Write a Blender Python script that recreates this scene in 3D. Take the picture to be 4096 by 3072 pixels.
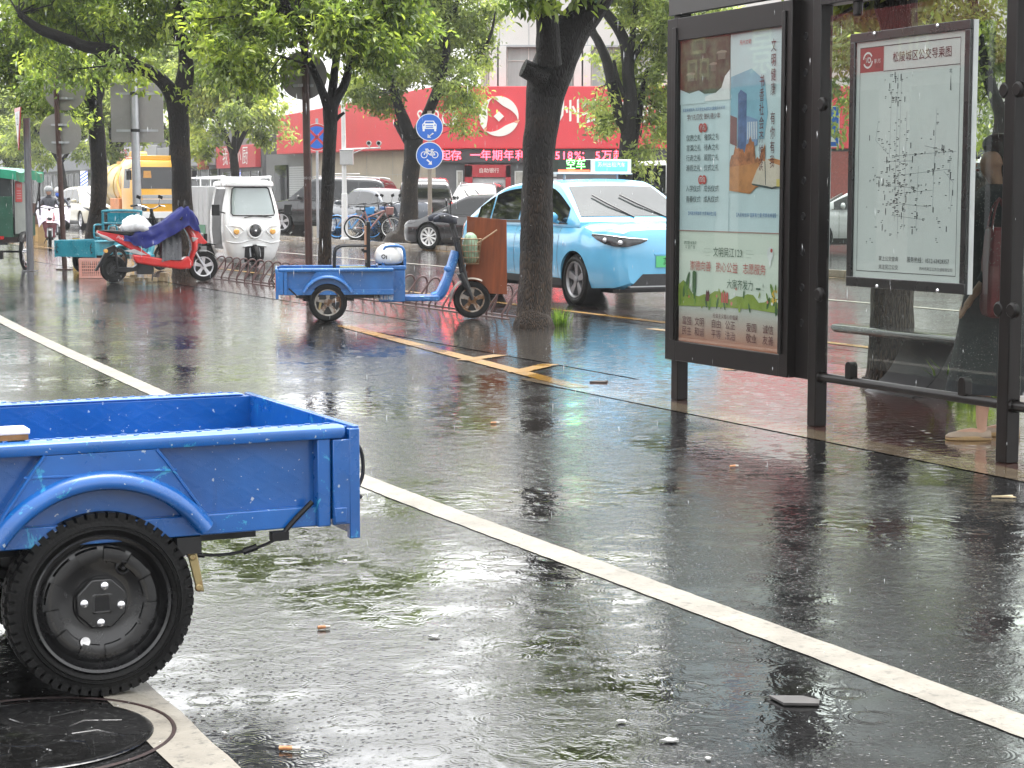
import bpy, bmesh, math, random
import numpy as np
from mathutils import Vector, Matrix, noise as mnoise
from math import sin, cos, pi, radians, atan2, sqrt

SC = bpy.context.scene
for o in list(bpy.data.objects):
    bpy.data.objects.remove(o)
V = Vector
random.seed(7)

# ------------------------------------------------------------------ camera, sky, sun, exposure
CAM_H, FPX, HZ = 1.4, 7500.0, 778.0
PITCH = math.atan((1536 - HZ) / FPX)
cam = bpy.data.cameras.new('camera')
cam.lens = FPX / 4096 * 36
cam.sensor_width = 36
cam.clip_end = 2000
camo = bpy.data.objects.new('camera', cam)
camo.location = (0, 0, CAM_H)
camo.rotation_euler = (pi / 2 - PITCH, 0, 0)
SC.collection.objects.link(camo)
SC.camera = camo

SUN_EL, SUN_AZ = radians(76), radians(20)
world = bpy.data.worlds.new('World')
SC.world = world
world.use_nodes = True
wn = world.node_tree
sky = wn.nodes.new('ShaderNodeTexSky')
sky.sky_type = 'NISHITA'
sky.sun_disc = False
sky.sun_elevation = SUN_EL
sky.sun_rotation = SUN_AZ
sky.air_density = 1.0
sky.dust_density = 5.0
sky.ozone_density = 0.6
bg = wn.nodes['Background']
hs = wn.nodes.new('ShaderNodeHueSaturation')       # cloud cover takes the blue out of the sky
hs.inputs['Saturation'].default_value = 0.10
wn.links.new(sky.outputs[0], hs.inputs['Color'])
gm = wn.nodes.new('ShaderNodeGamma')                # an even overcast: the glow round the sun spread out
gm.inputs['Gamma'].default_value = 0.68
wn.links.new(hs.outputs[0], gm.inputs['Color'])
wn.links.new(gm.outputs[0], bg.inputs['Color'])
bg.inputs['Strength'].default_value = 0.15
sl = bpy.data.lights.new('sun', 'SUN')
sl.energy = 0.5
sl.angle = radians(40)
sl.color = (1.0, 0.97, 0.93)
so = bpy.data.objects.new('sun', sl)
so.rotation_euler = V((sin(SUN_AZ) * cos(SUN_EL), cos(SUN_AZ) * cos(SUN_EL), sin(SUN_EL))).to_track_quat('Z', 'Y').to_euler()
so.location = (0, 0, 40)
SC.collection.objects.link(so)
SC.view_settings.view_transform = 'Standard'
SC.view_settings.look = 'None'
SC.view_settings.gamma = 1
SC.view_settings.exposure = 2.85
SC.cycles.max_bounces = 7
SC.cycles.transparent_max_bounces = 16
SC.cycles.volume_bounces = 1
SC.cycles.sample_clamp_indirect = 6
SC.cycles.caustics_reflective = False
SC.cycles.caustics_refractive = False
SC.cycles.use_denoising = True

# ------------------------------------------------------------------ places
RA = radians(25.6)
N = V((cos(RA), sin(RA), 0))       # across the street, away from the car park
D = V((-sin(RA), cos(RA), 0))      # along the street, away from the camera


def ST(s, t, z=0.0):
    v = N * s + D * t
    v.z = z
    return v


def at(u, v, y):
    """world point at depth y that lies on a sight line given in a 2212-wide frame"""
    k = 4096 / 2212
    x = (u * k - 2048) / FPX
    w = -(v * k - 1536) / FPX
    d = V((x, cos(PITCH) + w * sin(PITCH), -sin(PITCH) + w * cos(PITCH)))
    d *= y / d.y
    return V((d.x, d.y, d.z + CAM_H))


def ground(u, v, z=0.0):
    k = 4096 / 2212
    x = (u * k - 2048) / FPX
    w = -(v * k - 1536) / FPX
    d = V((x, cos(PITCH) + w * sin(PITCH), -sin(PITCH) + w * cos(PITCH)))
    d *= (z - CAM_H) / d.z
    return V((d.x, d.y, z))


# ------------------------------------------------------------------ mesh building
_txt = {}


def text_geo(s, res=2):
    key = (s, res)
    if key not in _txt:
        cu = bpy.data.curves.new('t', 'FONT')
        cu.body = s
        cu.align_x = 'CENTER'
        cu.align_y = 'CENTER'
        cu.resolution_u = res
        ob = bpy.data.objects.new('t', cu)
        SC.collection.objects.link(ob)
        dg = bpy.context.evaluated_depsgraph_get()
        me = bpy.data.meshes.new_from_object(ob.evaluated_get(dg))
        _txt[key] = ([v.co.copy() for v in me.vertices], [tuple(p.vertices) for p in me.polygons])
        bpy.data.objects.remove(ob)
        bpy.data.curves.remove(cu)
        bpy.data.meshes.remove(me)
    return _txt[key]


def catmull(pts, k=6):
    pts = [tuple(p) for p in pts]
    if len(pts) < 3:
        return [V(p) if len(p) == 3 else p for p in pts]
    P = [np.array(p, float) for p in pts]
    P = [2 * P[0] - P[1]] + P + [2 * P[-1] - P[-2]]
    out = []
    for i in range(1, len(P) - 2):
        for j in range(k):
            t = j / k
            a, b, c, d = P[i - 1], P[i], P[i + 1], P[i + 2]
            out.append(0.5 * (2 * b + (c - a) * t + (2 * a - 5 * b + 4 * c - d) * t * t + (3 * b - a - 3 * c + d) * t ** 3))
    out.append(P[-2])
    return out


class MB:
    def __init__(self, mat=None):
        self.v, self.f, self.mi, self.mats = [], [], [], []
        self.mat = mat
        self.M = None

    def idx(self, m):
        m = m or self.mat
        if m not in self.mats:
            self.mats.append(m)
        return self.mats.index(m)

    def add(self, vs, fs, m=None, M=None):
        b = len(self.v)
        T = self.M
        if M is not None:
            T = (T @ M) if T is not None else M
        for p in vs:
            p = V(p)
            self.v.append(T @ p if T is not None else p)
        k = self.idx(m)
        for f in fs:
            self.f.append(tuple(b + i for i in f))
            self.mi.append(k)
        return self

    def box(self, c, s, m=None, R=None, top=None):
        x, y, z = s[0] / 2, s[1] / 2, s[2] / 2
        tx, ty = top if top else (1, 1)
        vs = [(-x, -y, -z), (x, -y, -z), (x, y, -z), (-x, y, -z), (-x * tx, -y * ty, z), (x * tx, -y * ty, z), (x * tx, y * ty, z), (-x * tx, y * ty, z)]
        T = Matrix.Translation(V(c))
        if R is not None:
            T = T @ R.to_4x4()
        return self.add(vs, [(3, 2, 1, 0), (4, 5, 6, 7), (0, 1, 5, 4), (1, 2, 6, 5), (2, 3, 7, 6), (3, 0, 4, 7)], m, T)

    def bx(self, x0, x1, y0, y1, z0, z1, m=None):
        return self.box(((x0 + x1) / 2, (y0 + y1) / 2, (z0 + z1) / 2), (abs(x1 - x0), abs(y1 - y0), abs(z1 - z0)), m)

    def loft(self, rings, m=None, cap=True, closed=True):
        n = len(rings[0])
        vs = [p for r in rings for p in r]
        fs = []
        for i in range(len(rings) - 1):
            for j in range(n if closed else n - 1):
                k = (j + 1) % n
                fs.append((i * n + j, i * n + k, (i + 1) * n + k, (i + 1) * n + j))
        if cap and closed:
            fs.append(tuple(range(n - 1, -1, -1)))
            fs.append(tuple((len(rings) - 1) * n + j for j in range(n)))
        return self.add(vs, fs, m)

    def tube(self, path, r, n=8, m=None, closed=False, cap=True, rough=0.0, seed=0):
        P = [V(p) for p in path]
        k = len(P)
        rs = [r] * k if not hasattr(r, '__len__') else list(r)
        rings, up = [], None
        for i in range(k):
            if closed:
                tg = (P[(i + 1) % k] - P[i - 1])
            else:
                tg = P[min(i + 1, k - 1)] - P[max(i - 1, 0)]
            tg = tg.normalized() if tg.length > 1e-9 else V((0, 0, 1))
            if up is None:
                a = V((0, 0, 1)) if abs(tg.z) < 0.9 else V((1, 0, 0))
                up = (a - tg * a.dot(tg)).normalized()
            else:
                up = (up - tg * up.dot(tg)).normalized()
            sd = tg.cross(up)
            ring = []
            for j in range(n):
                a = 2 * pi * j / n
                dv = up * cos(a) + sd * sin(a)
                rr = rs[i]
                if rough:
                    q = P[i] * 2.0 + dv * 1.4 + V((seed, 0, 0))
                    rr *= 1 + rough * mnoise.noise(q) + rough * 0.5 * mnoise.noise(q * 3.1)
                ring.append(P[i] + dv * rr)
            rings.append(ring)
        if closed:
            rings.append(rings[0])
        return self.loft(rings, m, cap=cap and not closed)

    def lathe(self, prof, c=(0, 0, 0), ax='z', n=24, m=None, a0=0.0, a1=2 * pi, cap=False):
        """prof: (radius, height) pairs turned round axis ax through c"""
        full = abs(a1 - a0 - 2 * pi) < 1e-6
        k = n if full else n + 1
        rings = []
        for (r, h) in prof:
            ring = []
            for j in range(k):
                a = a0 + (a1 - a0) * j / n
                p, q = r * cos(a), r * sin(a)
                ring.append({'z': (p, q, h), 'x': (h, p, q), 'y': (p, h, q)}[ax])
            rings.append([V(q) + V(c) for q in ring])
        return self.loft(rings, m, cap=cap, closed=full)

    def cyl(self, a, b, r, n=16, m=None, r2=None):
        return self.tube([a, b], [r, r if r2 is None else r2], n, m)

    def prism(self, poly, a, b, plane='xz', m=None):
        def f(p, h):
            return {'xz': (p[0], h, p[1]), 'xy': (p[0], p[1], h), 'yz': (h, p[0], p[1])}[plane]
        n = len(poly)
        vs = [f(p, a) for p in poly] + [f(p, b) for p in poly]
        fs = [tuple(range(n)), tuple(range(2 * n - 1, n - 1, -1))] + [(i, i + n, (i + 1) % n + n, (i + 1) % n) for i in range(n)]
        return self.add(vs, fs, m)

    def grid(self, fn, nu, nv, m=None):
        vs = [fn(i / nu, j / nv) for i in range(nu + 1) for j in range(nv + 1)]
        fs = [(i * (nv + 1) + j, (i + 1) * (nv + 1) + j, (i + 1) * (nv + 1) + j + 1, i * (nv + 1) + j + 1) for i in range(nu) for j in range(nv)]
        return self.add(vs, fs, m)

    def sphere(self, c, r, m=None, n=14, k=8):
        r = r if hasattr(r, '__len__') else (r, r, r)
        c = V(c)
        rings = []
        for i in range(1, k):
            a = pi * i / k
            rings.append([c + V((r[0] * sin(a) * cos(2 * pi * j / n), r[1] * sin(a) * sin(2 * pi * j / n), -r[2] * cos(a))) for j in range(n)])
        return self.loft(rings, m)

    def text(self, s, size, M, m=None, sx=1.0, res=2, flip=False):
        vs, fs = text_geo(s, res)
        vs = [(v.x * size * sx * (-1 if flip else 1), v.y * size, 0) for v in vs]
        return self.add(vs, fs, m, M)

    def build(self, name, parent=None, bevel=0, seg=2, smooth=35, sub=0, weld=False, fixn=True):
        me = bpy.data.meshes.new(name)
        me.from_pydata(self.v, [], self.f)
        for m in self.mats:
            me.materials.append(m)
        me.polygons.foreach_set('material_index', self.mi)
        if weld or fixn:
            bm = bmesh.new()
            bm.from_mesh(me)
            if weld:
                bmesh.ops.remove_doubles(bm, verts=bm.verts, dist=1e-5)
            if fixn:
                bmesh.ops.recalc_face_normals(bm, faces=bm.faces)
            bm.to_mesh(me)
            bm.free()
        me.polygons.foreach_set('use_smooth', [True] * len(me.polygons))
        me.set_sharp_from_angle(angle=radians(smooth))
        o = bpy.data.objects.new(name, me)
        SC.collection.objects.link(o)
        if parent:
            o.parent = parent
        if bevel:
            b = o.modifiers.new('bevel', 'BEVEL')
            b.width = bevel
            b.segments = seg
            b.limit_method = 'ANGLE'
            b.angle_limit = radians(40)
            b.harden_normals = False
        if sub:
            s = o.modifiers.new('sub', 'SUBSURF')
            s.levels = s.render_levels = sub
        return o


def bake(o):
    dg = bpy.context.evaluated_depsgraph_get()
    me = bpy.data.meshes.new_from_object(o.evaluated_get(dg))
    o.modifiers.clear()
    o.data = me
    return o


def thing(name, label, cat, loc=(0, 0, 0), rz=0.0, group=None, rot=None):
    o = bpy.data.objects.new(name, None)
    o.empty_display_size = 0.2
    SC.collection.objects.link(o)
    o.location = loc
    o.rotation_euler = rot if rot else (0, 0, rz)
    return tag(o, label, cat, group)


def tag(o, label, cat, group=None):
    o['label'] = label
    o['category'] = cat
    if group:
        o['group'] = group
    return o


def struct(o, kind='structure'):
    o['kind'] = kind
    return o


def copy_tree(o, parent=None):
    c = o.copy()
    SC.collection.objects.link(c)
    if parent:
        c.parent = parent
    for ch in [x for x in bpy.data.objects if x.parent == o]:
        copy_tree(ch, c)
    return c


def Rz(a):
    return Matrix.Rotation(a, 4, 'Z')


def Rx(a):
    return Matrix.Rotation(a, 4, 'X')


def Ry(a):
    return Matrix.Rotation(a, 4, 'Y')


def Tr(*p):
    return Matrix.Translation(V(p if len(p) == 3 else p[0]))


UP = Rx(pi / 2)       # text plane xy -> xz (reads from -y)

# ------------------------------------------------------------------ materials


def nd(nt, typ, ins=None, **props):
    n = nt.nodes.new('ShaderNode' + typ)
    for k, v in props.items():
        setattr(n, k, v)
    for k, v in (ins or {}).items():
        s = n.inputs[k]
        if isinstance(v, bpy.types.NodeSocket):
            nt.links.new(v, s)
        else:
            if hasattr(s.default_value, '__len__') and len(s.default_value) == 4 and len(v) == 3:
                v = tuple(v) + (1,)
            s.default_value = v
    return n


def ramp(nt, fac, stops, interp='LINEAR'):
    r = nt.nodes.new('ShaderNodeValToRGB')
    nt.links.new(fac, r.inputs[0])
    cr = r.color_ramp
    cr.interpolation = interp
    while len(cr.elements) < len(stops):
        cr.elements.new(0.5)
    for e, (p, c) in zip(cr.elements, stops):
        e.position = p
        c = (c, c, c) if not hasattr(c, '__len__') else c
        e.color = tuple(c) + (1,)
    return r.outputs[0]


def math_(nt, op, a, b=0.0, c=None):
    ins = {0: a, 1: b}
    if c is not None:
        ins[2] = c
    return nd(nt, 'Math', ins, operation=op).outputs[0]


def mix(nt, fac, a, b):
    n = nd(nt, 'Mix', None, data_type='RGBA')
    for s, v in ((n.inputs[0], fac), (n.inputs[6], a), (n.inputs[7], b)):
        if isinstance(v, bpy.types.NodeSocket):
            nt.links.new(v, s)
        else:
            s.default_value = v if not hasattr(v, '__len__') else tuple(v)[:3] + (1,)
    return n.outputs[2]


def newmat(name):
    m = bpy.data.materials.new(name)
    m.use_nodes = True
    nt = m.node_tree
    return m, nt, nt.nodes['Principled BSDF']


def mat(name, col, rough=0.5, metal=0.0, coat=0.0, var=0.18, vs=4.0, bump=0.0, bs=60.0, em=0.0, dirt=None, spec=0.5, stretch=None, rv=0.15, trans=0.0):
    m, nt, p = newmat(name)
    co = nd(nt, 'TexCoord').outputs['Object']
    if stretch:
        co = nd(nt, 'Mapping', {'Vector': co, 'Scale': stretch}).outputs[0]
    nz = nd(nt, 'TexNoise', {'Vector': co, 'Scale': vs, 'Detail': 6.0, 'Roughness': 0.65})
    a = tuple(max(0, c * (1 - var)) for c in col)
    b = tuple(min(1, c * (1 + var)) for c in col)
    c = ramp(nt, nz.outputs[0], [(0.3, a), (0.7, b)])
    if dirt:
        dc, amt, dsc = dirt
        n2 = nd(nt, 'TexNoise', {'Vector': co, 'Scale': dsc, 'Detail': 8.0, 'Roughness': 0.7})
        k = ramp(nt, n2.outputs[0], [(0.62 - amt * 0.3, 0), (0.70 - amt * 0.25, 1)])
        c = mix(nt, k, c, dc)
    nt.links.new(c, p.inputs['Base Color'])
    rr = nd(nt, 'MapRange', {0: nz.outputs[0], 3: max(0.02, rough - rv * rough), 4: min(1, rough + rv)}).outputs[0]
    nt.links.new(rr, p.inputs['Roughness'])
    p.inputs['Metallic'].default_value = metal
    p.inputs['Coat Weight'].default_value = coat
    p.inputs['Coat Roughness'].default_value = 0.06
    p.inputs['Specular IOR Level'].default_value = spec
    p.inputs['Transmission Weight'].default_value = trans
    if bump:
        nb = nd(nt, 'TexNoise', {'Vector': co, 'Scale': bs, 'Detail': 4.0})
        bp = nd(nt, 'Bump', {'Height': nb.outputs[0], 'Strength': bump, 'Distance': 0.01})
        nt.links.new(bp.outputs[0], p.inputs['Normal'])
    if em:
        nt.links.new(c, p.inputs['Emission Color'])
        p.inputs['Emission Strength'].default_value = em
    return m


def wet(name, kind, puddle=0.5, rmin=0.03, rmax=0.3, ripple=1.0, grain=0.5, film=0.75):
    """ground under a film of rain water: puddles, ripples, aggregate"""
    m, nt, p = newmat(name)
    co = nd(nt, 'TexCoord').outputs['Object']
    big = nd(nt, 'TexNoise', {'Vector': co, 'Scale': 0.55, 'Detail': 5.0, 'Roughness': 0.6}).outputs[0]
    med = nd(nt, 'TexNoise', {'Vector': co, 'Scale': 3.0, 'Detail': 6.0, 'Roughness': 0.7}).outputs[0]
    mixm = math_(nt, 'ADD', math_(nt, 'MULTIPLY', big, 0.65), math_(nt, 'MULTIPLY', med, 0.35))
    pud = ramp(nt, mixm, [(puddle - 0.035, 0), (puddle + 0.045, 1)])          # 1 = standing water
    fine = nd(nt, 'TexNoise', {'Vector': co, 'Scale': 62.0, 'Detail': 4.0, 'Roughness': 0.8}).outputs[0]
    agv = nd(nt, 'TexVoronoi', {'Vector': co, 'Scale': 58.0})
    agg = math_(nt, 'MULTIPLY', ramp(nt, agv.outputs['Distance'], [(0.05, 1), (0.42, 0)]), ramp(nt, nd(nt, 'SeparateColor', {0: agv.outputs['Color']}).outputs[0], [(0.45, 0), (0.75, 1)]))
    h = None
    if kind == 'asphalt':
        base = ramp(nt, fine, [(0.3, (0.003, 0.003, 0.0032)), (0.56, (0.008, 0.008, 0.0085)), (0.64, (0.04, 0.04, 0.039)), (0.74, (0.20, 0.20, 0.19))])  # palest stone flecks double as painted glints on the wet grain
        base = mix(nt, ramp(nt, big, [(0.35, 0), (0.65, 0.6)]), base, (0.007, 0.007, 0.0065))
        ms = nd(nt, 'TexNoise', {'Vector': co, 'Scale': 0.9, 'Detail': 7.0, 'Roughness': 0.7, 'W': 4.0}, noise_dimensions='4D').outputs[0]
        base = mix(nt, ramp(nt, ms, [(0.60, 0), (0.72, 0.75)]), base, (0.012, 0.017, 0.004))       # moss in the low spots
    elif kind == 'road':
        base = ramp(nt, fine, [(0.3, (0.014, 0.012, 0.012)), (0.7, (0.045, 0.038, 0.037))])
        base = mix(nt, ramp(nt, med, [(0.4, 0), (0.62, 0.6)]), base, (0.04, 0.028, 0.026))  # red-brown tint puts the red sign's reflection into the colour
    elif kind == 'paver':
        mp = nd(nt, 'Mapping', {'Vector': co, 'Rotation': (0, 0, -RA)}).outputs[0]
        br = nd(nt, 'TexBrick', {'Vector': mp, 'Color1': (0.065, 0.017, 0.012), 'Color2': (0.085, 0.055, 0.036), 'Mortar': (0.04, 0.03, 0.025), 'Scale': 1.0,
                                 'Mortar Size': 0.006, 'Bias': -0.35, 'Brick Width': 0.2, 'Row Height': 0.1}, offset=0.5)
        base = mix(nt, ramp(nt, fine, [(0.4, 0), (0.7, 0.5)]), br.outputs[0], (0.08, 0.05, 0.04))
        h = math_(nt, 'MULTIPLY', br.outputs['Fac'], -0.4)
    elif kind == 'concrete':
        base = ramp(nt, med, [(0.3, (0.035, 0.032, 0.029)), (0.7, (0.085, 0.08, 0.07))])
    elif kind == 'stone':
        base = ramp(nt, med, [(0.3, (0.11, 0.08, 0.05)), (0.7, (0.22, 0.17, 0.11))])
    elif kind in ('white', 'yellow'):
        cc = ((0.15, 0.138, 0.117), (0.26, 0.242, 0.206)) if kind == 'white' else ((0.17, 0.085, 0.012), (0.28, 0.15, 0.02))
        base = ramp(nt, med, [(0.3, cc[0]), (0.65, cc[1])])
        cr = nd(nt, 'TexNoise', {'Vector': co, 'Scale': 26.0, 'Detail': 8.0, 'Roughness': 0.75}).outputs[0]
        base = mix(nt, ramp(nt, cr, [(0.54, 0), (0.63, 0.85)]), base, (0.10, 0.095, 0.085))
    nt.links.new(base, p.inputs['Base Color'])
    rg = mix(nt, pud, (rmax,) * 3, (rmin,) * 3)
    nt.links.new(rg, p.inputs['Roughness'])
    p.inputs['Specular IOR Level'].default_value = 0.5
    p.inputs['IOR'].default_value = 1.4
    # heights: stones stand out where the film is thin, wind and drop rings where it is deep
    dry = math_(nt, 'SUBTRACT', 1.0, pud)
    hs_ = math_(nt, 'MULTIPLY', math_(nt, 'ADD', math_(nt, 'MULTIPLY', agg, 0.9), math_(nt, 'MULTIPLY', fine, 0.28)), math_(nt, 'ADD', math_(nt, 'MULTIPLY', dry, 0.92), 0.08))
    b1 = nd(nt, 'Bump', {'Height': hs_, 'Strength': grain, 'Distance': 0.0042})
    wv = nd(nt, 'TexNoise', {'Vector': co, 'Scale': 11.0, 'Detail': 3.0, 'Roughness': 0.6, 'Distortion': 0.6}).outputs[0]
    vr = nd(nt, 'TexVoronoi', {'Vector': co, 'Scale': 5.0, 'Randomness': 1.0}, voronoi_dimensions='2D')
    dd = vr.outputs['Distance']
    ph = nd(nt, 'SeparateColor', {0: vr.outputs['Color']}).outputs[0]
    ring = math_(nt, 'MULTIPLY', math_(nt, 'SINE', math_(nt, 'MULTIPLY', dd, 95.0)),
                 math_(nt, 'POWER', 2.718, math_(nt, 'MULTIPLY', math_(nt, 'POWER', math_(nt, 'SUBTRACT', dd, math_(nt, 'MULTIPLY', ph, 0.35)), 2.0), -180.0)))
    hw = math_(nt, 'ADD', math_(nt, 'MULTIPLY', wv, 1.0), math_(nt, 'MULTIPLY', ring, 0.10 * ripple))
    if h is not None:
        hw = math_(nt, 'ADD', hw, h)
    b2 = nd(nt, 'Bump', {'Height': hw, 'Strength': 0.20, 'Distance': 0.012, 'Normal': b1.outputs[0]})
    nt.links.new(b2.outputs[0], p.inputs['Normal'])
    b0 = nd(nt, 'Bump', {'Height': hs_, 'Strength': grain * 0.55, 'Distance': 0.0030})
    b3 = nd(nt, 'Bump', {'Height': hw, 'Strength': 0.20, 'Distance': 0.012, 'Normal': b0.outputs[0]})
    nt.links.new(math_(nt, 'MULTIPLY', math_(nt, 'ADD', math_(nt, 'MULTIPLY', pud, 0.55), 0.45), film * 1.1), p.inputs['Coat Weight'])
    p.inputs['Coat Roughness'].default_value = 0.04
    p.inputs['Coat IOR'].default_value = 1.5
    nt.links.new(b3.outputs[0], p.inputs['Coat Normal'])
    return m


def paint(name, col, scratch=None, amt=0.2, rough=0.3, plate=False, streak=True):
    """worn enamel on sheet metal, wet"""
    m, nt, p = newmat(name)
    co = nd(nt, 'TexCoord').outputs['Object']
    nz = nd(nt, 'TexNoise', {'Vector': co, 'Scale': 3.5, 'Detail': 6.0, 'Roughness': 0.6}).outputs[0]
    c = ramp(nt, nz, [(0.3, tuple(x * 0.75 for x in col)), (0.7, tuple(min(1, x * 1.15) for x in col))])
    if streak:
        st = nd(nt, 'Mapping', {'Vector': co, 'Scale': (22, 22, 1.6)}).outputs[0]
        sn = nd(nt, 'TexNoise', {'Vector': st, 'Scale': 1.0, 'Detail': 5.0, 'Roughness': 0.7}).outputs[0]
        c = mix(nt, ramp(nt, sn, [(0.60, 0), (0.75, 0.5)]), c, tuple(x * 0.45 for x in col))
    if scratch:
        n2 = nd(nt, 'TexNoise', {'Vector': co, 'Scale': 11.0, 'Detail': 9.0, 'Roughness': 0.75, 'Distortion': 0.8}).outputs[0]
        c = mix(nt, ramp(nt, n2, [(0.68 - amt * 0.2, 0), (0.70 - amt * 0.2, 0.9)]), c, scratch)
        n3 = nd(nt, 'TexNoise', {'Vector': co, 'Scale': 60.0, 'Detail': 3.0}).outputs[0]
        c = mix(nt, ramp(nt, n3, [(0.70, 0), (0.72, 0.8)]), c, (0.45, 0.5, 0.55))
    nt.links.new(c, p.inputs['Base Color'])
    nt.links.new(nd(nt, 'MapRange', {0: nz, 3: rough * 0.6, 4: rough * 1.5}).outputs[0], p.inputs['Roughness'])
    p.inputs['Coat Weight'].default_value = 0.5
    p.inputs['Coat Roughness'].default_value = 0.12
    hb = nd(nt, 'TexNoise', {'Vector': co, 'Scale': 7.0, 'Detail': 2.0}).outputs[0]
    hh = math_(nt, 'MULTIPLY', hb, 0.8)
    if plate:
        sp = nd(nt, 'SeparateXYZ', {0: co})
        x, z = math_(nt, 'ADD', sp.outputs[0], sp.outputs[1]), sp.outputs[2]
        a = math_(nt, 'SINE', math_(nt, 'ADD', math_(nt, 'MULTIPLY', x, 62.0), math_(nt, 'MULTIPLY', z, 105.0)))
        b = math_(nt, 'SINE', math_(nt, 'SUBTRACT', math_(nt, 'MULTIPLY', x, 62.0), math_(nt, 'MULTIPLY', z, 105.0)))
        dm = math_(nt, 'MAXIMUM', a, b)
        hh = math_(nt, 'ADD', hh, math_(nt, 'MULTIPLY', math_(nt, 'POWER', math_(nt, 'MAXIMUM', dm, 0.0), 3.0), 0.04))
    dr = nd(nt, 'TexVoronoi', {'Vector': co, 'Scale': 130.0}).outputs['Distance']
    hh = math_(nt, 'ADD', hh, math_(nt, 'MULTIPLY', ramp(nt, dr, [(0.05, 1), (0.28, 0)]), 0.05))
    bp = nd(nt, 'Bump', {'Height': hh, 'Strength': 0.35, 'Distance': 0.02})
    nt.links.new(bp.outputs[0], p.inputs['Normal'])
    return m


def leafmat(name, dark, midc, light):
    m, nt, p = newmat(name)
    at_ = nd(nt, 'Attribute', None, attribute_name='tone').outputs['Fac']
    c = ramp(nt, at_, [(0.0, dark), (0.5, midc), (1.0, light)])
    nt.links.new(c, p.inputs['Base Color'])
    p.inputs['Roughness'].default_value = 0.28
    p.inputs['Specular IOR Level'].default_value = 0.55
    out = nt.nodes['Material Output']
    tc = nd(nt, 'HueSaturation', {'Saturation': 1.1, 'Value': 2.0, 'Color': c}).outputs[0]
    tr = nd(nt, 'BsdfTranslucent', {'Color': tc})
    mx = nd(nt, 'MixShader', {0: 0.55, 1: p.outputs[0], 2: tr.outputs[0]})
    nt.links.new(mx.outputs[0], out.inputs[0])
    return m


def glassmat(name, tint=(0.9, 0.95, 0.93), refl=1.0, drops=True, dens=0.0, film=(0.75, 0.8, 0.78)):
    m, nt, p = newmat(name)
    nt.nodes.remove(p)
    out = nt.nodes['Material Output']
    co = nd(nt, 'TexCoord').outputs['Object']
    fr = nd(nt, 'Fresnel', {'IOR': 1.5}).outputs[0]
    fr = math_(nt, 'MULTIPLY', math_(nt, 'MULTIPLY', fr, 1.15 * refl), math_(nt, 'SUBTRACT', 1.0, nd(nt, 'NewGeometry').outputs['Backfacing']))
    t = nd(nt, 'BsdfTransparent', {'Color': tint})
    g = nd(nt, 'BsdfGlossy', {'Color': (1, 1, 1), 'Roughness': 0.015})
    mx = nd(nt, 'MixShader', {0: fr, 1: t.outputs[0], 2: g.outputs[0]}).outputs[0]
    if drops:
        v = nd(nt, 'TexVoronoi', {'Vector': co, 'Scale': 62.0}).outputs['Distance']
        k = nd(nt, 'TexNoise', {'Vector': co, 'Scale': 2.2, 'Detail': 3.0}).outputs[0]
        msk = math_(nt, 'MULTIPLY', ramp(nt, v, [(0.10, 1), (0.16, 0)]), ramp(nt, k, [(0.38, 0), (0.6, 1)]))
        df = nd(nt, 'BsdfDiffuse', {'Color': film})
        mk = math_(nt, 'ADD', math_(nt, 'MULTIPLY', msk, 0.6), dens)
        mx = nd(nt, 'MixShader', {0: mk, 1: mx, 2: df.outputs[0]}).outputs[0]
    nt.links.new(mx, out.inputs[0])
    return m


M = {}
M['asphalt'] = wet('wet_asphalt', 'asphalt', 0.50, 0.015, 0.10, 1.0, 0.8)
M['road'] = wet('wet_road', 'road', 0.46, 0.03, 0.14, 0.6, 0.5)
M['paver'] = wet('wet_paver', 'paver', 0.42, 0.015, 0.12, 1.0, 0.12)
M['concrete'] = wet('wet_concrete', 'concrete', 0.44, 0.02, 0.16, 1.0, 0.2)
M['stone'] = wet('wet_kerb_stone', 'stone', 0.46, 0.06, 0.3, 0.6, 0.3)
M['white_line'] = wet('white_road_paint', 'white', 0.62, 0.12, 0.5, 0.2, 0.35, 0.15)
M['yellow_line'] = wet('yellow_road_paint', 'yellow', 0.5, 0.1, 0.35, 0.4, 0.35, 0.3)
M['bark'] = None
M['black'] = mat('black_plastic', (0.006, 0.006, 0.007), 0.4, var=0.3, spec=.35)
M['rubber'] = mat('wet_rubber', (0.005, 0.005, 0.005), 0.5, var=0.3, bump=0.3, bs=90, spec=.25)
M['steel'] = mat('galvanised_steel', (0.42, 0.43, 0.45), 0.35, metal=0.7, var=0.15)
M['chrome'] = mat('chrome', (0.75, 0.75, 0.77), 0.12, metal=1, var=0.05)
M['alu'] = mat('alloy', (0.6, 0.6, 0.62), 0.28, metal=0.8, var=0.1)
M['dkmetal'] = mat('dark_metal', (0.02, 0.02, 0.021), 0.3, metal=0.3, var=0.3)
M['rust'] = mat('rusty_brown_steel', (0.055, 0.022, 0.016), 0.38, var=0.35, vs=8, bump=0.2)
M['white'] = mat('white_paint', (0.78, 0.79, 0.79), 0.2, coat=0.6, var=0.05)
M['grey'] = mat('grey_paint', (0.36, 0.37, 0.38), 0.35, var=0.12)
M['signback'] = mat('sign_back_aluminium', (0.29, 0.28, 0.27), 0.38, metal=0.25, var=0.14, vs=1.5)
M['glass_dark'] = mat('dark_window_glass', (0.012, 0.015, 0.016), 0.03, var=0.2, spec=0.9, rv=0.02)
M['shelter'] = mat('shelter_brown_steel', (0.007, 0.0055, 0.005), 0.32, spec=0.3, var=0.3, vs=3, stretch=(9, 9, 0.7), rv=0.1)
M['red'] = mat('red_paint', (0.62, 0.03, 0.025), 0.25, coat=0.5, var=0.12)
M['orange'] = mat('orange_reflector', (0.75, 0.25, 0.03), 0.25, coat=0.5, var=0.15)
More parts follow.
